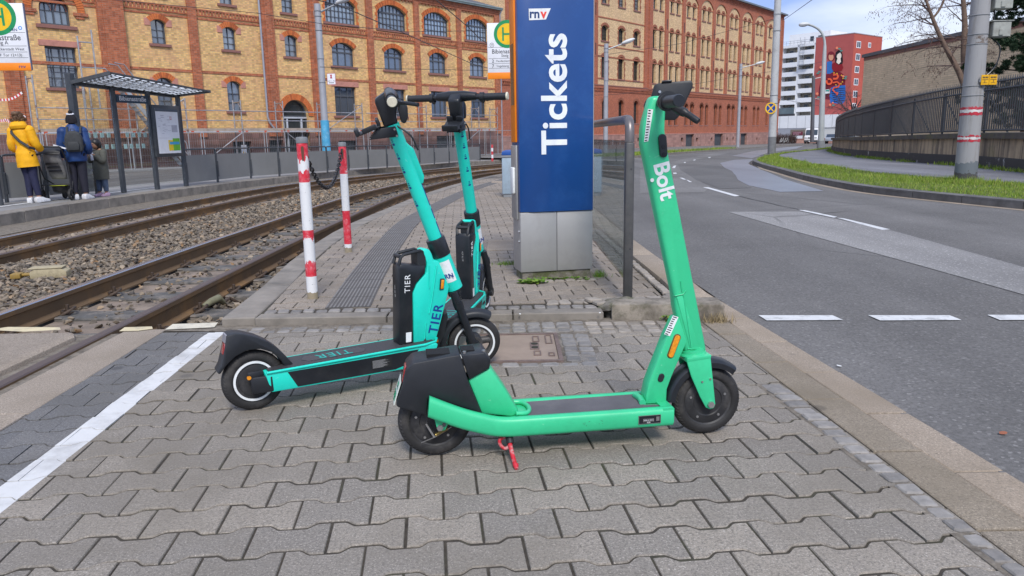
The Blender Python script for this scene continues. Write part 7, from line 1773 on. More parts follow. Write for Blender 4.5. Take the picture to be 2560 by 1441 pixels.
# ================================================================ RIGHT-HAND SIDE
wallc=catmull([(26,58),(21.73,51.33),(17.6,41.0),(15.4,34.5),(14.33,31.17),(13.22,26.6),(12.49,23.14),(12.08,20.39),(11.78,18.53),(11.35,16.74),(10.9,14.6),(10.4,12.0),(9.9,9)],5)[::-1]
wallc=resample(wallc,.45)           # runs away from the camera; left normal points to the street
t=NT('stained_sandstone'); v=t.coord(); n1=t.noise(t.coord('Object',(1.3,1.3,.12)),2.2,6,.7); c=t.mix((.40,.31,.20),(.09,.075,.06),t.ramp(n1,[(.42,0.),(.62,.95)])); c=t.mix(c,(.05,.045,.04),t.ramp(t.noise(v,3,6,.7),[(.5,0.),(.8,.6)])); c=t.mix(c,(.14,.13,.05),t.ramp(t.noise(v,1.2,4,.6),[(.55,0.),(.75,.5)])); t.base(c); t.set(Roughness=.9); t.bump(t.noise(v,40,5,.7),.3,.01); STN=t.m
t=NT('dark_footing'); v=t.coord(); c=t.mix((.05,.048,.046),(.035,.034,.033),t.noise(v,4,4)); c=t.mix(c,(.42,.42,.41),t.ramp(t.noise(t.coord('Object',(1,1,.5)),2.6,6,.75),[(.60,0.),(.66,.9)])); t.base(c); t.set(Roughness=.85); FOOT=t.m
COP=pm('coping_dark',(.075,.065,.055),.9,var=.3,vs=3,dirt=((.14,.14,.03),.8,2.5))
sw=thing('retaining_wall','stained sandstone retaining wall with a dark footing, carrying the iron fence along the footpath','wall',(0,0,0))
zt_=lambda p: .93-.020*max(0,p.y-20)*(.62 if p.y<34 else .5)
mb=MB(); mb2=MB(); mb3=MB(); bk=offs(wallc,-.35); fr=offs(wallc,.05); co=offs(wallc,.10)
for i in range(len(wallc)-1):
    a,b,c_,d_=wallc[i],wallc[i+1],bk[i+1],bk[i]; za,zb=zt_(a),zt_(b); g0,g1=T(a.y),T(b.y)
    P=lambda q,z: (q.x,q.y,z)
    e=(b-a)*(.012 if i%3==0 else 0)
    mb.poly([P(a+e,g0-.2),P(b,g1-.2),P(b,zb-.13),P(a+e,za-.13)]); mb.poly([P(d_,g0-.2),P(d_,za-.13),P(c_,zb-.13),P(c_,g1-.2)])
    if i%3==0: mb.poly([P(a,g0-.2),P(a+e,g0-.2),P(a+e,za-.13),P(a,za-.13)][:4]) if False else None
    f0,f1=fr[i],fr[i+1]; h=.26
    mb2.poly([P(f0,g0-.2),P(f1,g1-.2),P(f1,g1+.085+h),P(f0,g0+.085+h)]); mb2.poly([P(f0,g0+.085+h),P(f1,g1+.085+h),P(b,g1+.10+h),P(a,g0+.10+h)])
    q0,q1=co[i],co[i+1]
    mb3.poly([P(q0,za-.13),P(q1,zb-.13),P(q1,zb),P(q0,za)]); mb3.poly([P(q0,za),P(q1,zb),P(c_,zb+.01),P(d_,za+.01)]); mb3.poly([P(q0,za-.13),P(a,za-.13),P(b,zb-.13),P(q1,zb-.13)])
mb.build('wall_face',STN,sw,fix=False); mb2.build('footing',FOOT,sw,fix=False); mb3.build('coping',COP,sw,fix=False)
mb=MB()
for i in range(0,len(wallc)-1,3):
    a=wallc[i]; d=(wallc[i+1]-wallc[i]).normalized(); n=Vector((-d.y,d.x)); p0=a+n*.004; mb.prism([(p0.x-d.x*.008,p0.y-d.y*.008),(p0.x+d.x*.008,p0.y+d.y*.008),(p0.x+d.x*.008-n.x*.02,p0.y+d.y*.008-n.y*.02),(p0.x-d.x*.008-n.x*.02,p0.y-d.y*.008-n.y*.02)],T(a.y)+.35,zt_(a)-.13,lambda a_,b_,h_:Vector((a_,b_,h_)))
mb.build('panel_joint',INK,sw)
# iron fence ----------------------------------------------------------------------
IRON=pm('fence_iron',(.035,.042,.05),.5,.3,var=.2,vs=6)
fe=thing('iron_fence','long dark iron picket fence with spear tips, curving along the top of the sandstone wall','fence',(0,0,0))
fl=resample(offs(wallc,-.14),.128); FH=1.36
mb=MB(); ztip=lambda p:zt_(p)+FH-.004*max(0,p.y-20)
for p,q in zip(fl,fl[1:]):
    d=(q-p).normalized(); z0_,z1_=zt_(p)+.08,ztip(p)
    M=Matrix((Vector((d.x,d.y,0)),Vector((-d.y,d.x,0)),Vector((0,0,1)))).transposed().to_4x4(); M.translation=(p.x,p.y,0)
    mb.box((-.021,-.010,z0_),(.021,.010,z1_-.09),M=M); i=mb.vs([M@Vector(k) for k in ((-.021,-.01,z1_-.09),(.021,-.01,z1_-.09),(.021,.01,z1_-.09),(-.021,.01,z1_-.09),(0,0,z1_))])
    for k in range(4): mb.face((i[k],i[(k+1)%4],i[4]))
mb.build('pickets',IRON,fe,fix=False)
for dz in (.07,FH-.33,):
    mb=MB(); mb.tube([(p.x,p.y,(zt_(p)+dz if dz<.5 else ztip(p)-.30)) for p in fl[::3]],.026,6); mb.build('rail',IRON,fe)
mb=MB(); mb.tube([(p.x,p.y,ztip(p)-.12) for p in fl[::3]],.022,6); mb.build('rail',IRON,fe)
for i in range(4,len(fl)-1,20):
    p=fl[i]; d=(fl[i+1]-fl[i]).normalized(); n=Vector((-d.y,d.x,0)); mb=MB(); b0=Vector((p.x,p.y,zt_(p)-.02)); mb.bar(b0,b0+Vector((0,0,FH-.2)),.05,.04); mb.bar(b0-n*.05+Vector((0,0,.95)),b0-n*.60+Vector((0,0,-.05)),.03,.03); mb.build('post',IRON,fe)
# concrete tram pole with painted bands ------------------------------------------------
pb_=G(2413,450,.10); ptop=AY(2456,-40,pb_.y)
t=NT('pole_concrete'); v=t.coord(); c=t.mix((.27,.27,.28),(.34,.335,.33),t.noise(t.coord('Object',(3,3,.35)),2,5,.7)); c=t.mix(c,(.15,.13,.11),t.ramp(t.noise(t.coord('Object',(8,8,.8)),1.2,6,.7),[(.52,0.),(.72,.7)]))
sp=t.n('ShaderNodeSeparateXYZ'); t.l(v,sp.inputs[0]); zf=t.math('ADD',sp.outputs[2],t.math('MULTIPLY',t.noise(v,5,5,.7),.35)); c=t.mix(c,(.14,.16,.175),t.math('LESS_THAN',zf,.52)); c=t.mix(c,(.07,.068,.066),t.math('LESS_THAN',zf,.32)); c=t.mix(c,(.10,.06,.035),t.math('MULTIPLY',t.math('LESS_THAN',t.math('ABSOLUTE',t.math('SUBTRACT',sp.outputs[2],2.53)),.07),t.ramp(t.noise(v,9,5,.7),[(.48,0.),(.6,.85)])))
t.base(c); t.set(Roughness=.85); t.bump(t.noise(v,60,5,.7),.25,.006); PCON=t.m
cp=thing('tram_pole','thick leaning concrete pole on the right verge with red and white painted bands','pole',(pb_.x,pb_.y,.08))
lean=(ptop-pb_); Lz=5.2; tip=Vector((lean.x/lean.z*Lz,lean.y*0,Lz)); PR=lambda z: .192-.011*z
cpt=lambda z: Vector((tip.x*z/Lz,0,z))
mb=MB(); mb.tube([cpt(z) for z in [k*.4 for k in range(14)]],[PR(k*.4) for k in range(14)],28); mb.build('shaft',PCON,cp,smooth=40)
def bandm(name,c,z0,z1,ragged=True):
    mb=MB(); n=40; rr=random.Random(int(z0*100)); A=[];B=[]
    for k in range(n): 
        a=2*PI*k/n; dz0=rr.uniform(-.008,.008) if ragged else 0; dz1=rr.uniform(-.018,.018) if ragged else 0
        A.append(cpt(z0)+Vector((math.cos(a)*(PR(z0)+.003),math.sin(a)*(PR(z0)+.003),dz0))); B.append(cpt(z1)+Vector((math.cos(a)*(PR(z1)+.003),math.sin(a)*(PR(z1)+.003),dz1)))
    a=mb.vs(A); b=mb.vs(B)
    for k in range(n): mb.face((a[k],a[(k+1)%n],b[(k+1)%n],b[k]))
    mb.build('painted_band',c,cp,smooth=60)
zP=lambda y: TOP_(pb_,y)-.08
def TOP_(b,y):
    lo,hi=-2.0,4.5
    for _ in range(50):
        m=(lo+hi)/2; d=Vector((b.x,b.y,m))-CAM; w=d.dot(FW); py=720.5-FOC*d.dot(UP)/w
        if py>y: lo=m
        else: hi=m
    return lo
PRED=pm('band_red',(.45,.02,.04),.7,var=.2,vs=12,dirt=((.30,.29,.29),.6,10)); PWHI=pm('band_white',(.62,.60,.58),.7,var=.1,vs=12,dirt=((.33,.32,.31),.6,9))
for yy,m_ in (((275,268),PRED),((282,275),PWHI),((289,282),PRED),((343,339),PRED),((349,343),PWHI),((355,349),PRED)): bandm('b',m_,zP(yy[0]),zP(yy[1]))
mb=MB()
for z in (1.55,1.72,2.45,2.62,2.95): mb.tube([cpt(z)+Vector((math.cos(2*PI*k/28)*(PR(z)+.005),math.sin(2*PI*k/28)*(PR(z)+.005),0)) for k in range(28)],.007,5,closed=True)
mb.build('strap',GREY,cp)
for zc,s_ in ((2.70,1),(3.18,1)):
    mb=MB(); c=cpt(zc)+Vector((PR(zc)+.19,.02,0)); mb.box((c.x-.16,-.13,zc-.13),(c.x+.16,.13,zc+.13)); mb.box((c.x-.20,-.15,zc+.13),(c.x+.20,.15,zc+.15)); mb.box((c.x-.06,-.15,zc-.11),(c.x+.02,-.12,zc)); mb.build('switch_box',pm('box_grey',(.32,.33,.30),.6,var=.12,vs=6,dirt=((.12,.10,.08),.5,8)),cp,bevel=.01,bseg=1)
mb=MB(); c=cpt(2.45); mb.tube(lerp_path([(c.x+.2,0,2.6),(c.x+.42,0,2.4),(c.x+.40,.02,2.1),(c.x+.25,.02,1.92),(c.x+.18,0,2.0)],5),.012,6); mb.tube([(c.x+.25,0,3.1),(c.x+.3,.05,2.8)],.012,6); mb.build('cable',BLK2,cp)
ys_=thing('hydrant_sign','pair of small yellow supply marker plates strapped side by side to the concrete pole','sign',(pb_.x,pb_.y,.08))
z0_,z1_=zP(215),zP(190); xc=cpt(1.9).x; HP=pm('plate_yellow',hexc('#e0a800'),.5,var=.06,vs=15)
for k in range(2):
    x0=xc+.0+k*.145; mb=MB(); mb.box((x0,-.225,z0_),(x0+.14,-.212,z1_)); pl_=mb.build('plate',HP,ys_,bevel=.003,bseg=1); mb=MB(); zz_=z1_-z0_
    mb.box((x0+.015,-.228,z0_+zz_*.50),(x0+.125,-.225,z0_+zz_*.54)); mb.box((x0+.06+.01*k,-.228,z0_+zz_*.25),(x0+.068+.01*k,-.225,z0_+zz_*.5)); mb.box((x0+.03,-.228,z0_+zz_*.2),(x0+.11,-.225,z0_+zz_*.23))
    for j in range(4): mb.box((x0+.02+.027*j,-.228,z0_+zz_*.66),(x0+.038+.027*j,-.225,z0_+zz_*.82))
    mb.build('plate_marking',INK,pl_)
mb=MB(); mb.box((xc-.02,-.212,z0_+.05),(xc+.02,-.19,z1_-.05)); mb.build('bracket',GALV,ys_)
# white pole with a round clearway sign ---------------------------------------------------
p=G(1929,385,.1); wp=thing('tram_pole','tall slim grey-white pole on the grass corner, carrying the round no-stopping sign','pole',(p.x,p.y,T(p.y)+.08)); mb=MB(); top_=AY(1946,-30,p.y)-p
WPM=pm('pole_grey',(.46,.47,.47),.75,var=.1,vs=2,dirt=((.24,.23,.22),.5,3)); PQ=lambda z: Vector((top_.x/top_.z*z,0,z))
mb.tube([PQ(k) for k in (0,2,4,6,8,10)],[.20,.195,.185,.175,.165,.155],20); mb.build('shaft',WPM,wp,smooth=40); mb=MB(); mb.tube([PQ(0),PQ(.9)],[.205,.203],20); mb.build('dark_base',pm('pole_dark',(.17,.175,.18),.8,var=.2,vs=5),wp,smooth=40)
mb=MB()
for z in (2.6,3.0,6.2,7.0): mb.tube([PQ(z)+Vector((math.cos(2*PI*k/20)*.205,math.sin(2*PI*k/20)*.205,0)) for k in range(20)],.012,5,closed=True)
mb.build('strap',GREY,wp)
rs=thing('clearway_sign','round blue and yellow no-stopping sign with a yellow cross, strapped to the slim grey-white pole','traffic sign',(p.x,p.y,0))
C0=AY(1927,271,p.y-.25); r_=13.6/FOC*p.y; lx,lz=C0.x-p.x,C0.z
mb=MB(); ring(mb,(lx,lz),r_*.80,r_,.24,.26); mb.build('rim',HYEL,rs); mb=MB(); ring(mb,(lx,lz),0,r_*.80,.24,.255); mb.build('disc',pm('sign_blue',hexc('#0d3f8f'),.45),rs); mb=MB()
for s_ in (-1,1): d=Vector((math.cos(R(48)),s_*math.sin(R(48)))); n=Vector((-d.y,d.x)); q=[Vector((lx,lz))+d*r_*.76*a+n*r_*.09*b for a,b in ((-1,-1),(1,-1),(1,1),(-1,1))]; h_=.258+.002*(s_>0); mb.prism([(k.x,k.y) for k in q],.255,h_,XL)
mb.build('cross',HYEL,rs); mb=MB(); mb.box((lx-.02,-.24,lz-.1),(lx+.02,-.15,lz+.1)); mb.build('bracket',GALV,rs)
# street lamps -------------------------------------------------------------------------------
LH=pm('lamp_white',(.60,.61,.60),.4,var=.05,vs=3); LG=pm('lamp_glass',(.45,.46,.48),.15)
def arm_lamp(label,px,Y,ytop,hd,group,dark=False):
    b=AY(px,340,Y); z0=T(Y)+.08; th=thing('street_lamp',label,'street lamp',(b.x,Y,z0),0,group); zt=AY(px,ytop,Y).z-z0
    mb=MB(); mb.tube([(0,0,0),(0,0,zt)],[.17,.15],18); mb.build('pole',pm('lamp_pole_grey',(.36,.37,.40),.6,.2,var=.1,vs=2),th,smooth=40)
    mb=MB(); mb.tube([(0,0,zt-.42),(hd[0]*.45,0,zt-.42+hd[1]*.45),(hd[0],0,zt-.42+hd[1])],[.05,.045,.04],8); mb.tube([(-.19,0,zt-.5),(-.19,0,zt-.3)],.01,5); mb.build('arm',GALV,th,smooth=40)
    mb=MB(); e=Vector((hd[0],0,zt-.42+hd[1])); d=Vector((hd[0],0,hd[1])).normalized(); M=Matrix((d,Vector((0,1,0)),Vector((-d.z,0,d.x)))).transposed().to_4x4(); M.translation=e
    mb.sphere((.42,0,.04),1,16,10,sc=(.50,.17,.13),M=M); mb.build('lamp_head',LH,th,smooth=60); mb=MB(); mb.sphere((.46,0,-.02),1,14,8,sc=(.36,.14,.10),M=M); mb.build('lamp_glass',LG,th,smooth=60)
    mb=MB()
    for z in (zt-.32,zt-.56,zt-1.2,zt-2.5,zt-3.6): mb.tube([(math.cos(2*PI*k/18)*.172,math.sin(2*PI*k/18)*.172,z) for k in range(18)],.012,5,closed=True)
    mb.build('strap',GREY,th); return th,zt
gl='tram street lamps with a short arm'
l1,z1_=arm_lamp('street lamp with its foot wrapped in blue, in front of the yellow brick factory',814,37.6,10,(.95,.42),gl)
mb=MB(); mb.tube([(0,0,.2),(.0,0,2.05)],[.20,.205],18); mb.tube([(.14,0,.5),(.14,0,1.9)],.07,10); mb.build('blue_wrap',pm('blue_wrap',hexc('#4a9ec4'),.6,var=.2,vs=3,dirt=(hexc('#8fc0d6'),.7,4)),l1,smooth=40)
arm_lamp('street lamp standing just right of the ticket machine, against the mill',1514,55,110,(1.15,.40),gl); arm_lamp('street lamp standing farther along the mill, left of the round no-stopping sign',1845,80,160,(1.55,.35),gl)
s=thing('street_sign','small white sign with a red emblem hung on the lamp post with the blue foot','sign',(l1.location.x,l1.location.y,0)); P0,P1=AY(817,184,37.4),AY(840,212,37.4)
mb=MB(); mb.prism([(P0.x-l1.location.x,P1.z),(P1.x-l1.location.x,P1.z),(P1.x-l1.location.x,P0.z),(P0.x-l1.location.x,P0.z)],.20,.22,XL); mb.build('panel',WSIGN,s); a,b=P0.x-l1.location.x,P1.x-l1.location.x; W2=b-a; H2=P0.z-P1.z
mb=MB()
for q in ((a,P1.z,b,P1.z+.015),(a,P0.z-.015,b,P0.z),(a,P1.z,a+.015,P0.z),(b-.015,P1.z,b,P0.z)): mb.prism([(q[0],q[1]),(q[2],q[1]),(q[2],q[3]),(q[0],q[3])],.22,.223,XL)
mb.prism([(a+W2*.36,P1.z+H2*.55),(a+W2*.62,P1.z+H2*.55),(a+W2*.56,P1.z+H2*.72),(a+W2*.62,P1.z+H2*.88),(a+W2*.36,P1.z+H2*.88),(a+W2*.42,P1.z+H2*.72)],.22,.223,XL); mb.build('emblem',pm('emblem_red',(.42,.03,.05),.5),s)
text('lettering','Höger u. Kern',H2*.155,DTEXT,s,((a+b)/2,-.2215,P1.z+H2*.33),(1,0,0),(0,0,1)); mb=MB(); mb.box((a+W2*.2,-.222,P1.z+H2*.14),(b-W2*.2,-.2205,P1.z+H2*.19)); mb.build('small_print',DTEXT,s)
# tall hooked lamp over the footpath
p=G(2052,371,.1); hl=thing('street_lamp','tall grey street lamp with a hooked arm, standing before the red mural block','street lamp',(p.x,p.y,T(p.y)+.08)); Y=p.y; q=lambda x,y: AY(x,y,Y)-Vector((p.x,p.y,T(p.y)+.08))
P=[q(2052,371),q(2056,250),q(2061,140),q(2062,110),q(2058,90),q(2048,75),q(2034,66),q(2022,62)]
mb=MB(); mb.tube(lerp_path(P,4),[.24-.15*min(1,k/12) for k in range(29)],14); mb.build('pole',pm('lamp_pole_light',(.42,.45,.45),.6,.2,var=.1,vs=1),hl,smooth=40); mb=MB(); mb.tube([q(2052,371),q(2052.5,352)],[.30,.28],14); mb.build('dark_base',GREY,hl,smooth=40)
e0,e1=q(1998,60),q(2024,62); mb=MB(); mb.sphere((e0+e1)/2,1,16,8,sc=((e1-e0).length*.55,.22,.14)); mb.build('lamp_head',LH,hl,smooth=60); mb=MB(); mb.sphere((e0+e1)/2+Vector((-.1,0,-.07)),1,14,8,sc=((e1-e0).length*.42,.19,.12)); mb.build('lamp_glass',LG,hl,smooth=60)
dp=thing('overhead_line_mast','dark slim mast with side arms, behind the hooked street lamp','mast',AY(2030,350,98)); o=dp.location; q=lambda x,y: AY(x,y,98)-o
mb=MB(); mb.tube([q(2030,355),q(2034,190)],[.26,.2],12); mb.build('pole',pm('mast_dark',(.11,.11,.125),.6,.2,var=.15,vs=1),dp,smooth=40); mb=MB(); mb.tube([q(2034,198),q(2060,192)],.05,6); mb.tube([q(2030,246),q(2050,249)],.05,6); mb.build('arm',GALV,dp)
# overhead wires -------------------------------------------------------------------------------
WIRE=pm('wire',(.04,.04,.045),.5,.3)
def wire(label,P,r=.012,n=14,sag=.0):
    th=thing('overhead_wire',label,'overhead wire',(0,0,0),group='tram overhead wires'); mb=MB(); Q=[]
    for a,b in zip(P,P[1:]):
        for k in range(n): t_=k/n; c=a.lerp(b,t_); c.z-=sag*4*t_*(1-t_); Q.append(c)
    Q.append(P[-1]); mb.tube(Q,r,5); mb.build('cable',WIRE,th)
wire('steepest wire, crossing the upper windows of the yellow factory down to the right',[AY(560,-60,22),AY(850,15,25),AY(1012,84,30),AY(1180,160,38),AY(1290,190,46)],.016)
wire('wire falling from the top edge over the farthest upper windows of the yellow factory',[AY(1090,0,24),AY(1175,72,29),AY(1200,98,33),AY(1290,150,44)],.016)
wire('thin wire slanting across the whole left factory just under its top windows',[AY(280,0,30),AY(640,33,32),AY(805,60,34),AY(1020,80,37),AY(1290,76,42)],.012)
wire('lowest thin wire crossing the middle windows of the yellow factory',[AY(800,168,33),AY(960,172,36),AY(1290,178,42)],.012)
wire('wire rising from the mill roof corner into the sky',[AY(1957,52,70),AY(2030,0,46),AY(2060,-22,40)],.02)
wire('long wire sloping across the mill and past the slim grey-white pole to the mast',[AY(1480,142,60),AY(1700,110,60),AY(1945,45,56)],.014)
wire('long wire drooping in front of the lower mill windows towards the hooked lamp',[AY(1480,238,60),AY(1600,228,62),AY(1850,190,66),AY(2055,155,75)],.014,sag=.1)
wire('faint wire low across the balconies behind the mast',[AY(1960,250,80),AY(2030,262,90),AY(2150,285,100)],.02)
# van, car and bicycles far up the street ----------------------------------------------------------
p=G(2025,361); van=thing('van','white delivery van parked far up the street, half behind the hooked lamp','van',(p.x+.4,p.y,T(p.y)),R(-118))
VW=pm('van_white',(.72,.73,.74),.35,var=.04,vs=2,coat=.3); VG=pane_mat('vehicle_glass',(.03,.04,.05),1.6); BUM=pm('bumper_grey',(.05,.05,.055),.7)
# local x = forward
mb=MB(); side=[(-2.6,.45),(-2.62,2.15),(-2.45,2.32),(1.05,2.34),(1.55,2.10),(2.10,1.32),(2.62,1.12),(2.72,.80),(2.72,.42)]
mb.prism(side,-.92,.92,SP); mb.build('body',VW,van,bevel=.08)
mb=MB(); mb.poly([(1.60,-.78,2.06),(1.60,.78,2.06),(2.13,.82,1.34),(2.13,-.82,1.34)]); w_=mb.build('windscreen',VG,van,fix=False); w_.location=(.06,0,.03)
for s_ in (-1,1):
    mb=MB(); mb.prism([(1.0,1.35),(1.85,1.35),(1.40,2.02),(1.0,2.02)],s_*.925-.004,s_*.925+.004,SP); mb.build('side_window',VG,van)
    mb=MB(); mb.box((2.66,s_*.68-.16,.86),(2.735,s_*.68+.16,1.06)); mb.build('headlight',pm('headlight',(.55,.58,.6),.1,.3),van,bevel=.02)
    mb=MB(); mb.box((1.72,s_*1.05-.10,1.28),(1.85,s_*1.05+.10,1.62)); mb.build('mirror',BUM,van,bevel=.03)
    for x in (-1.65,1.75): 
        M=Matrix.Translation((x,s_*.82,.34))@Matrix.Rotation(R(90),4,'X'); w_=thing('wheel',None,None); w_.parent=van; mb=MB(); mb.lathe([(.0005,-.12),(.30,-.13),(.34,-.08),(.34,.08),(.30,.13),(.0005,.12)],24,M); mb.build('tyre',RUB,w_,smooth=40); mb=MB(); mb.lathe([(.0005,-.135),(.20,-.135),(.20,.135),(.0005,.135)],20,M); mb.build('rim',GALV,w_)
mb=MB(); mb.box((2.55,-.94,.30),(2.80,.94,.62)); mb.build('bumper',BUM,van,bevel=.05); mb=MB(); mb.box((2.70,-.42,.86),(2.745,.42,1.02)); mb.build('grille',BUM,van); mb=MB(); mb.box((2.80,-.26,.40),(2.81,.26,.51)); mb.build('number_plate',WSIGN,van)
p=AY(2080,352,118); car=thing('parked_car','grey car parked behind the white van, just left of the sandstone wall end','car',(p.x,p.y,T(p.y)),R(-118)); CG_=pm('car_silver',(.33,.36,.40),.3,.3,var=.05,vs=2,coat=.4)
mb=MB(); mb.prism([(-2.0,.35),(-2.05,.85),(-1.75,1.0),(-1.2,1.42),(.35,1.45),(1.05,.98),(1.95,.82),(2.05,.40)],-.84,.84,SP); mb.build('body',CG_,car,bevel=.08)
for s_ in (-1,1):
    mb=MB(); mb.prism([(-1.35,1.0),(.85,1.0),(.28,1.38),(-1.1,1.36)],s_*.845-.003,s_*.845+.003,SP); mb.build('side_window',VG,car)
    for x in (-1.3,1.25): M=Matrix.Translation((x,s_*.74,.32))@Matrix.Rotation(R(90),4,'X'); mb=MB(); mb.lathe([(.0005,-.1),(.27,-.11),(.32,-.06),(.32,.06),(.27,.11),(.0005,.1)],20,M); mb.build('wheel',RUB,car,smooth=40)
mb=MB(); mb.poly([(.40,-.70,1.42),(.40,.70,1.42),(1.05,.76,1.0),(1.05,-.76,1.0)]); w_=mb.build('windscreen',VG,car,fix=False); w_.location=(.03,0,.02)
lw_=thing('low_wall','low reddish stone wall behind the van at the end of the street','wall',AY(2085,356,122)); mb=MB(); mb.box((-6,0,-1.0),(4,.4,.55)); mb.build('wall_face',PLM,lw_,fix=True); mb=MB(); mb.box((-6.05,-.05,.552),(4.05,.45,.66)); mb.build('coping',SAND2,lw_)
def bicycle(label,px,Y):
    p=AY(px,350,Y); b=thing('bicycle',label,'bicycle',(p.x,Y,T(Y)+.1),R(40),group='bicycles by the mill corner')
    for x in (-.52,.52): w_=thing('wheel',None,None); w_.parent=b; M=Matrix.Translation((x,0,.34))@Matrix.Rotation(R(90),4,'X'); mb=MB(); mb.tube([M@Vector((math.cos(2*PI*k/24)*.32,math.sin(2*PI*k/24)*.32,0)) for k in range(24)],.025,6,closed=True); mb.build('tyre',RUB,w_); mb=MB(); [mb.tube([M@Vector((0,0,0)),M@Vector((.31*math.cos(PI*k/5),.31*math.sin(PI*k/5),0))],.006,4) for k in range(10)]; mb.build('spokes',GALV,w_)
    mb=MB(); [mb.tube(P,.022,6) for P in ([(-.52,0,.34),(-.1,0,.32),(.4,0,.80),(-.22,0,.80),(-.1,0,.32)],[(-.52,0,.34),(-.22,0,.80),(-.27,0,.95)],[(.52,0,.34),(.38,0,.98)])]; mb.build('frame',LH,b); mb=MB(); mb.tube([(.30,-.28,1.02),(.38,0,1.0),(.30,.28,1.02)],.018,6); mb.build('handlebar',BLK2,b); mb=MB(); mb.box((-.38,-.07,.94),(-.14,.07,.99)); mb.build('saddle',BLK2,b,bevel=.02)
bicycle('bicycle parked beside the mill corner, nearer the mill',1955,112); bicycle('bicycle parked beside the mill corner, nearer the gateway',1966,114)
# ================================================================ GREENERY
def leafmat(name,a,b,c=None):
    t=NT(name); g=t.n('ShaderNodeNewGeometry'); col=t.ramp(g.outputs['Random Per Island'],[(0,a),(.6,b),(1,c or b)]); col=t.mix(col,t.math('MULTIPLY_ADD',t.noise(t.coord(),1.3,4,.6),.9,.55),1.0,'MULTIPLY'); t.base(col); t.set(Roughness=.6); t.b.inputs['Specular IOR Level'].default_value=.25
    t.b.inputs['Subsurface Weight'].default_value=0.0; return t.m
GRS=leafmat('grass_blade',(.10,.18,.016),(.21,.31,.035),(.34,.34,.10)); rr=random.Random(21)
mb=MB()
def blade(x,y,z,h,w):
    a=rr.uniform(0,6.28); dx,dy=math.cos(a)*w,math.sin(a)*w; b=rr.uniform(0,6.28); l=h*rr.uniform(.1,.7); i=mb.vs([(x-dx,y-dy,z),(x+dx,y+dy,z),(x+math.cos(b)*l,y+math.sin(b)*l,z+h)]); mb.face(i)
# verge between kerb and footpath
ins=offs(gk,-.155); n=len(gk); 
gi=[Vector((p.x,p.y)) for p in gin]
def nearest(P,q): return min(P,key=lambda k:(k-q).length_squared)
pairs=[(ins[i],nearest(resample(gi,.4),ins[i])) for i in range(n)]
mbv=MB(); 
for (a,b),(c_,d_) in zip(pairs,pairs[1:]): mbv.poly([(a.x,a.y,T(a.y)+.112),(c_.x,c_.y,T(c_.y)+.112),(d_.x,d_.y,T(d_.y)+.10),(b.x,b.y,T(b.y)+.10)])
struct(mbv.build('verge',GM['grass_soil']))
tot=0
for (a,b),(c_,d_) in zip(pairs,pairs[1:]):
    if not 4<a.y<60: continue
    L=(c_-a).length; W3=(b-a).length; dens=1500 if a.y<14 else (900 if a.y<22 else 330); k=int(L*W3*dens)
    for _ in range(k):
        u,v_=rr.random(),rr.random(); q=(a.lerp(c_,u)).lerp(b.lerp(d_,u),v_*1.05-.01); s_=1 if q.y<20 else 1.7
        hh_=.55+.9*max(0,math.sin(q.x*3.1+q.y*2.3)*math.sin(q.y*1.3+1.7*q.x)); blade(q.x,q.y,T(q.y)+.10,rr.uniform(.025,.095)*hh_*(1.1 if s_>1 else 1),rr.uniform(.003,.007)*s_)
stuff(tag(mb.build('verge_grass',GRS,fix=False),'bright green short grass on the verge between the kerb and the footpath','grass'))
mb=MB()                         # grass strip before the mill
for i in range(len(farKerb)-1):
    pass
fa=[Vector(p) for p in farKerb]; fa2=offs(fa,.2); fa3=offs(fa,1.6)
for _ in range(9000):
    i=rr.choice((0,0,1,1,1,2)); u,v_=rr.random(),rr.random(); q=(fa2[i].lerp(fa2[i+1],u)).lerp(fa3[i].lerp(fa3[i+1],u),v_); blade(q.x,q.y,T(q.y)+.10,rr.uniform(.08,.22),rr.uniform(.012,.03))
stuff(tag(mb.build('strip_grass',GRS,fix=False),'narrow strip of green grass along the far kerb in front of the mill','grass'))
mb=MB()                         # weeds at the foot of the sandstone wall
for _ in range(5200):
    i=rr.randrange(4,len(wallc)-2); q=wallc[i].lerp(wallc[i+1],rr.random()); d=(wallc[i+1]-wallc[i]).normalized(); q=q+Vector((-d.y,d.x))*(.06+abs(rr.gauss(0,.13)))
    if math.sin(q.y*1.9)+math.sin(q.y*.7+1)<-.5: continue
    blade(q.x,q.y,T(q.y)+.08,rr.uniform(.03,.13),rr.uniform(.006,.02))
stuff(tag(mb.build('wall_weeds',GRS,fix=False),'weeds and grass tufts growing along the foot of the sandstone wall','weeds'))
# small weeds and moss by the machine and in the kerb corner
WEED=leafmat('weed_leaf',(.06,.14,.015),(.13,.24,.03),(.17,.20,.04)); DRY=leafmat('dry_grass',(.22,.17,.09),(.32,.25,.14),(.25,.19,.11))
def weed(label,c,spread,n,h,mat=WEED,round_=True,name='weed',z=ZP):
    global mb
    mb=MB()
    for _ in range(n):
        x,y=c[0]+rr.gauss(0,spread[0]),c[1]+rr.gauss(0,spread[1])
        if round_:
            a=rr.uniform(0,6.28); s_=rr.uniform(.006,.016); tz=rr.uniform(-.5,.5); zz_=z+rr.uniform(.004,h); i=mb.vs([(x+s_*math.cos(a+k*PI/2.5),y+s_*math.sin(a+k*PI/2.5),zz_+s_*tz*math.cos(k*PI/2.5)) for k in range(5)]); mb.face(i)
        else: blade(x,y,z,rr.uniform(.3,1)*h,rr.uniform(.0015,.004))
    return tag(mb.build(name,mat,fix=False),label,'weed')
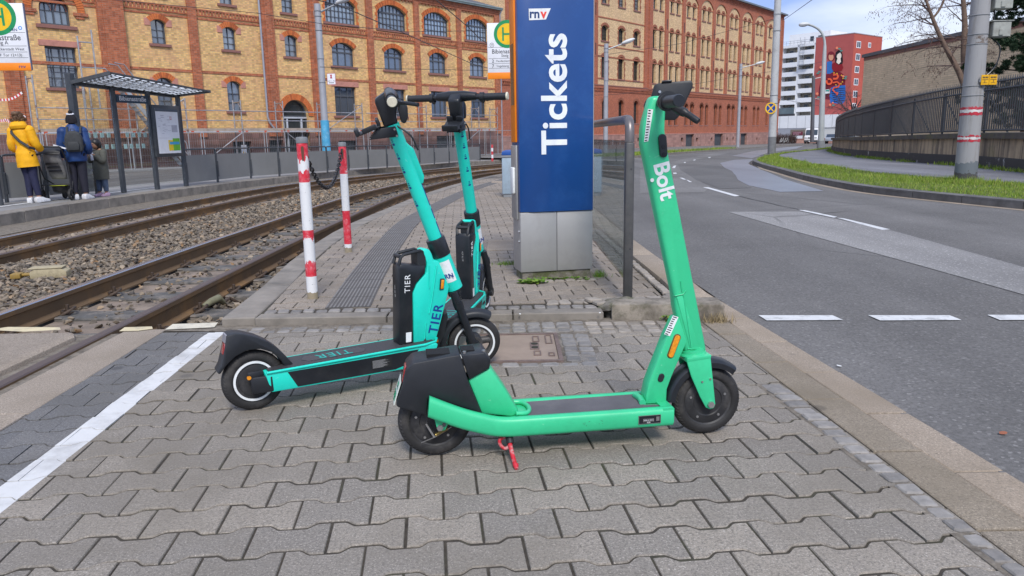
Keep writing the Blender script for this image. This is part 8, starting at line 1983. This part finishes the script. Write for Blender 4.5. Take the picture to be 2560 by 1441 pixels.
weed('bright green weed cushion at the left foot of the ticket machine',(.14,5.06),(.04,.018),230,.028); weed('grass tuft at the right foot of the ticket machine',(.63,5.28),(.025,.03),110,.06,round_=False); weed('low weeds beside the pale cover slab left of the ticket machine',(-.03,5.86),(.05,.03),130,.04,round_=False)
weed('thin weeds along the lower edge of the ticket machine',(.36,5.16),(.12,.008),130,.02)
weed('dry straw-coloured grass tuft at the right end of the tall kerb block',(1.14,4.06),(.04,.02),130,.075,DRY,False,'dry_grass_tuft',0.0); weed('green weed sprig by the front of the tall kerb block',(.90,4.08),(.03,.015),90,.04,z=0)
# trees -----------------------------------------------------------------------------------------
BARK=pm('birch_bark',(.17,.115,.085),.9,var=.35,vs=7,bump=.4,bs=40); TWIG=pm('twig_brown',(.085,.055,.05),.85,var=.3,vs=9); CATK=pm('catkin',(.13,.075,.055),.9,var=.3,vs=20)
def limb(mb,p,d,L,r,lev,seed,tips,droop=.0,maxlev=3):
    rn=random.Random(seed); n=6; P=[p.copy()]; q=p.copy(); dd=d.copy()
    for k in range(n):
        dd=(dd+Vector((rn.gauss(0,.10),rn.gauss(0,.10),rn.gauss(0,.07)-droop*(k/n)))).normalized(); q=q+dd*L/n; P.append(q.copy())
    mb.tube(P,[r*(1-.75*k/n) for k in range(n+1)],7 if lev<2 else 4,cap=False)
    if lev>=maxlev:
        tips.extend(P[2:]); return
    for k in range(rn.randint(4,7) if lev else rn.randint(7,10)):
        i=rn.randint(1,n); ax=Vector((rn.gauss(0,1),rn.gauss(0,1),rn.gauss(0,.6))).normalized(); nd=((P[i]-P[i-1]).normalized()*.6+ax*.8).normalized()
        limb(mb,P[i],nd,L*rn.uniform(.42,.68),r*(1-.75*i/n)*rn.uniform(.4,.62),lev+1,rn.random(),tips,droop+.16,maxlev)
bt_=thing('bare_tree','bare birch-like tree with a leaning trunk and catkins, behind the fence by the concrete pole','tree',AY(2440,330,25.0)); o=bt_.location
q=lambda x,y,Y=25.0: AY(x,y,Y)-o
mb=MB(); mbt=MB(); tips=[]
tr_p=[q(2440,330),q(2405,200),q(2375,140),q(2352,95),q(2335,55),q(2320,15),q(2308,-25),q(2300,-70)]
mb.tube(lerp_path(tr_p,4),[.10-.075*k/28 for k in range(29)],10); t2=[q(2415,340,26.5),q(2412,200,26.5),q(2410,120,26.5),q(2412,60,26.5),q(2408,0,26.5),q(2404,-60,26.5)]; mb.tube(lerp_path(t2,4),[.13-.07*k/20 for k in range(21)],10)
mb.tube(lerp_path([q(2330,48),q(2345,30),q(2358,5),q(2362,-20)],3),[.035]*10,6)
rn=random.Random(5)
for k in range(24):
    i=k%len(tr_p[1:]); P=lerp_path(tr_p,4); b=P[rn.randint(6,27)]; d=Vector((rn.choice((-1,-1,1))*rn.uniform(.5,1),rn.uniform(-.5,.5),rn.uniform(-.1,.6))).normalized(); limb(mbt,b,d,rn.uniform(.9,1.5),.022,1,rn.random(),tips,.05)
for k in range(18):
    P=lerp_path(t2,4); b=P[rn.randint(6,20)]; d=Vector((rn.choice((-1,1))*rn.uniform(.5,1),rn.uniform(-.5,.5),rn.uniform(.1,.7))).normalized(); limb(mbt,b,d,rn.uniform(.9,1.4),.022,1,rn.random(),tips,.05)
mb.build('trunk',BARK,bt_,smooth=60); cr_=mbt.build('crown',TWIG,bt_,fix=False); mb=MB()
for p_ in tips:
    if rn.random()<.42: d=Vector((rn.gauss(0,.012),rn.gauss(0,.012),-rn.uniform(.02,.055))); mb.tube([p_,p_+d],[.008,.005],4)
mb.build('catkins',CATK,bt_,fix=False)
def bare(label,loc,h,seed,spread=.5):
    t_=thing('bare_tree',label,'tree',loc); rn=random.Random(seed); mb=MB(); mbt=MB(); tips=[]
    mb.tube([Vector((0,0,0)),Vector((rn.gauss(0,.1),0,h*.25)),Vector((rn.gauss(0,.2),0,h*.5))],[h*.022,h*.017,h*.01],8); mb.build('trunk',BARK,t_,smooth=60)
    for k in range(9): d=Vector((rn.gauss(0,spread),rn.gauss(0,spread),rn.uniform(.5,1))).normalized(); limb(mbt,Vector((0,0,h*rn.uniform(.2,.5))),d,h*rn.uniform(.35,.55),h*.009,1,rn.random(),tips,.02)
    mbt.build('crown',TWIG,t_,fix=False)
g_=AY(2132,300,72); bare('small bare tree in front of the right end of the red mural block',(g_.x,g_.y,T(72)),6.6,3,.55)
for k,(x,h,lb_) in enumerate(((2215,1.3,'leafless shrub peeking over the roof edge of the beige hall, leftmost of three'),(2240,1.9,'leafless shrub peeking over the roof edge of the beige hall, middle of three'),(2275,2.2,'leafless shrub peeking over the roof edge of the beige hall, rightmost of three'))): g_=AY(x,130,52+k); bare(lb_,(g_.x+2,g_.y,5.9),h,20+k,.35)
# pine at the right edge
pn_=thing('pine_tree','dark green pine tree at the right edge, behind the iron fence and the concrete pole','tree',AY(2560,330,24.0)); o=pn_.location; NEED=leafmat('pine_needles',(.012,.032,.016),(.028,.058,.026),(.05,.085,.04))
mb=MB(); mb.tube([(0,0,-1.5),(.1,0,2.5),(.2,.1,6.0)],[.16,.12,.05],10); mb.build('trunk',BARK,pn_,smooth=60); mb=MB(); mbr=MB(); rn=random.Random(31)
for k in range(62):
    z=rn.uniform(.2,5.2); a=rn.uniform(0,6.28); L=rn.uniform(.9,1.95)*(1-.06*max(0,z-2)); d=Vector((math.cos(a),math.sin(a),rn.uniform(-.15,.35))).normalized(); b=Vector((.1,0,z)); P=[b+d*L*t_+Vector((0,0,-.12*t_*t_+rn.gauss(0,.03))) for t_ in (0,.3,.6,.85,1)]; mbr.tube(P,[.03,.024,.017,.012,.006],5,cap=False)
    for j in range(20):
        t_=rn.uniform(.3,1.05); c=b+d*L*t_+Vector((rn.gauss(0,.16),rn.gauss(0,.16),rn.gauss(0,.09)-.05))
        for m_ in range(80):
            v_=Vector((rn.gauss(0,1),rn.gauss(0,1),rn.gauss(.2,.8))).normalized(); e=c+v_*rn.uniform(.08,.15); s_=v_.cross(Vector((rn.random(),rn.random(),rn.random()))).normalized()*.014; i=mb.vs([c+v_*.02-s_,c+v_*.02+s_,e]); mb.face(i)
mbr.build('branches',TWIG,pn_,fix=False); mb.build('crown',NEED,pn_,fix=False)
# leafless hedge by the mill corner
hg=thing('hedge','low leafless brown hedge between the mill corner and the gateway','hedge',AY(1962,350,118)); mb=MB(); rn=random.Random(2)
for k in range(700):
    b=Vector((rn.uniform(-1.6,1.6),rn.uniform(-.5,.5),rn.uniform(-.8,.3))); d=Vector((rn.gauss(0,.3),rn.gauss(0,.3),rn.uniform(.3,1))).normalized(); mb.tube([b,b+d*rn.uniform(.4,1.0)],[.03,.012],4,cap=False)
mb.build('stems',TWIG,hg,fix=False)
# litter and pebbles on the ground
mb=MB()
for (x,y,s_,z) in ((803,890,.018,.012),): pass
def scrap(label,px,py,z,s,mat,cat='litter',name='litter'):
    p=G(px,py,z); mb=MB(); n=7; rn=random.Random(int(px)); P=[(s*rn.uniform(.6,1)*math.cos(2*PI*k/n),s*.7*rn.uniform(.6,1)*math.sin(2*PI*k/n)) for k in range(n)]; mb.prism(P,0,.0012,lambda a,b,h:Vector((a,b,h+.15*a))); o=mb.build(name,mat); o.location=(p.x,p.y,p.z+.004); o.rotation_euler=(0,0,rn.uniform(0,3)); tag(o,label,cat)
PAP=pm('paper_white',(.72,.72,.70),.8)
scrap('white paper scrap on the front kerb left of the mossy footing',1500,784,ZP,.009,PAP); scrap('white paper scrap on the front kerb behind the green deck',1300,787,ZP,.010,PAP); scrap('small brown leaf lying alone on the asphalt at the right edge',2508,1085,0,.018,pm('leaf_brown',(.30,.10,.05),.8),'leaf','fallen_leaf'); scrap('white scrap on the asphalt beside the gutter slabs',2098,917,0,.016,PAP); scrap('white scrap lying on the far rails beyond the leaning stem',1209,427,-.02,.10,PAP)
# ================================================================ SKY, LIGHT, CAMERA
w=bpy.data.worlds.new('World'); scn.world=w; w.use_nodes=True; nt=w.node_tree; nt.nodes.clear()
def wn(t,**k):
    n=nt.nodes.new(t)
    for a,v in k.items(): setattr(n,a,v)
    return n
SUN_EL,SUN_AZ=R(46),R(172)             # direction the light comes from, clockwise from +Y
sky=wn('ShaderNodeTexSky',sky_type='NISHITA',sun_disc=False,sun_elevation=SUN_EL,sun_rotation=SUN_AZ,altitude=100,air_density=1.0,dust_density=1.5,ozone_density=1.5)
tc=wn('ShaderNodeTexCoord'); mp_=wn('ShaderNodeMapping'); mp_.inputs['Scale'].default_value=(1.0,1.0,3.6); mp_.inputs['Location'].default_value=SKYLOC=(1.3,.4,.2); nt.links.new(tc.outputs['Generated'],mp_.inputs[0])
no=wn('ShaderNodeTexNoise'); no.inputs['Scale'].default_value=1.9; no.inputs['Detail'].default_value=6; no.inputs['Roughness'].default_value=.52; nt.links.new(mp_.outputs[0],no.inputs[0])
rp=wn('ShaderNodeValToRGB'); rp.color_ramp.elements[0].position=.43; rp.color_ramp.elements[1].position=.66; nt.links.new(no.outputs[0],rp.inputs[0])
no2=wn('ShaderNodeTexNoise'); no2.inputs['Scale'].default_value=3.3; no2.inputs['Detail'].default_value=5; nt.links.new(mp_.outputs[0],no2.inputs[0])
cl=wn('ShaderNodeMix',data_type='RGBA'); cl.inputs[6].default_value=(2.8,4.0,7.6,1); cl.inputs[7].default_value=(8.8,9.1,9.6,1); nt.links.new(rp.outputs[0],cl.inputs[0])
mx_=wn('ShaderNodeMix',data_type='RGBA'); mx_.inputs[0].default_value=.82; nt.links.new(sky.outputs[0],mx_.inputs[6]); nt.links.new(cl.outputs[2],mx_.inputs[7])
bg=wn('ShaderNodeBackground'); bg.inputs[1].default_value=.092; nt.links.new(mx_.outputs[2],bg.inputs[0]); ou=wn('ShaderNodeOutputWorld'); nt.links.new(bg.outputs[0],ou.inputs[0])
sl=bpy.data.lights.new('sun','SUN'); sl.energy=2.1; sl.angle=R(16); sl.color=(1,.96,.90); so_=bpy.data.objects.new('sun',sl); COL.objects.link(so_)
dv=Vector((math.sin(SUN_AZ)*math.cos(SUN_EL),math.cos(SUN_AZ)*math.cos(SUN_EL),math.sin(SUN_EL))); so_.rotation_euler=dv.to_track_quat('Z','Y').to_euler(); so_.location=(0,0,30)
cam=bpy.data.cameras.new('camera'); cam.sensor_fit='HORIZONTAL'; cam.sensor_width=36; cam.lens=FOC/2560*36; cam.clip_start=.05; cam.clip_end=2000
co_=bpy.data.objects.new('camera',cam); COL.objects.link(co_); M=Matrix((RT,UP,-FW)).transposed().to_4x4(); M.translation=CAM; co_.matrix_world=M; scn.camera=co_
scn.view_settings.view_transform='Standard'; scn.view_settings.look='None'; scn.view_settings.exposure=0.56; scn.view_settings.gamma=1
scn.render.resolution_x=1024; scn.render.resolution_y=576
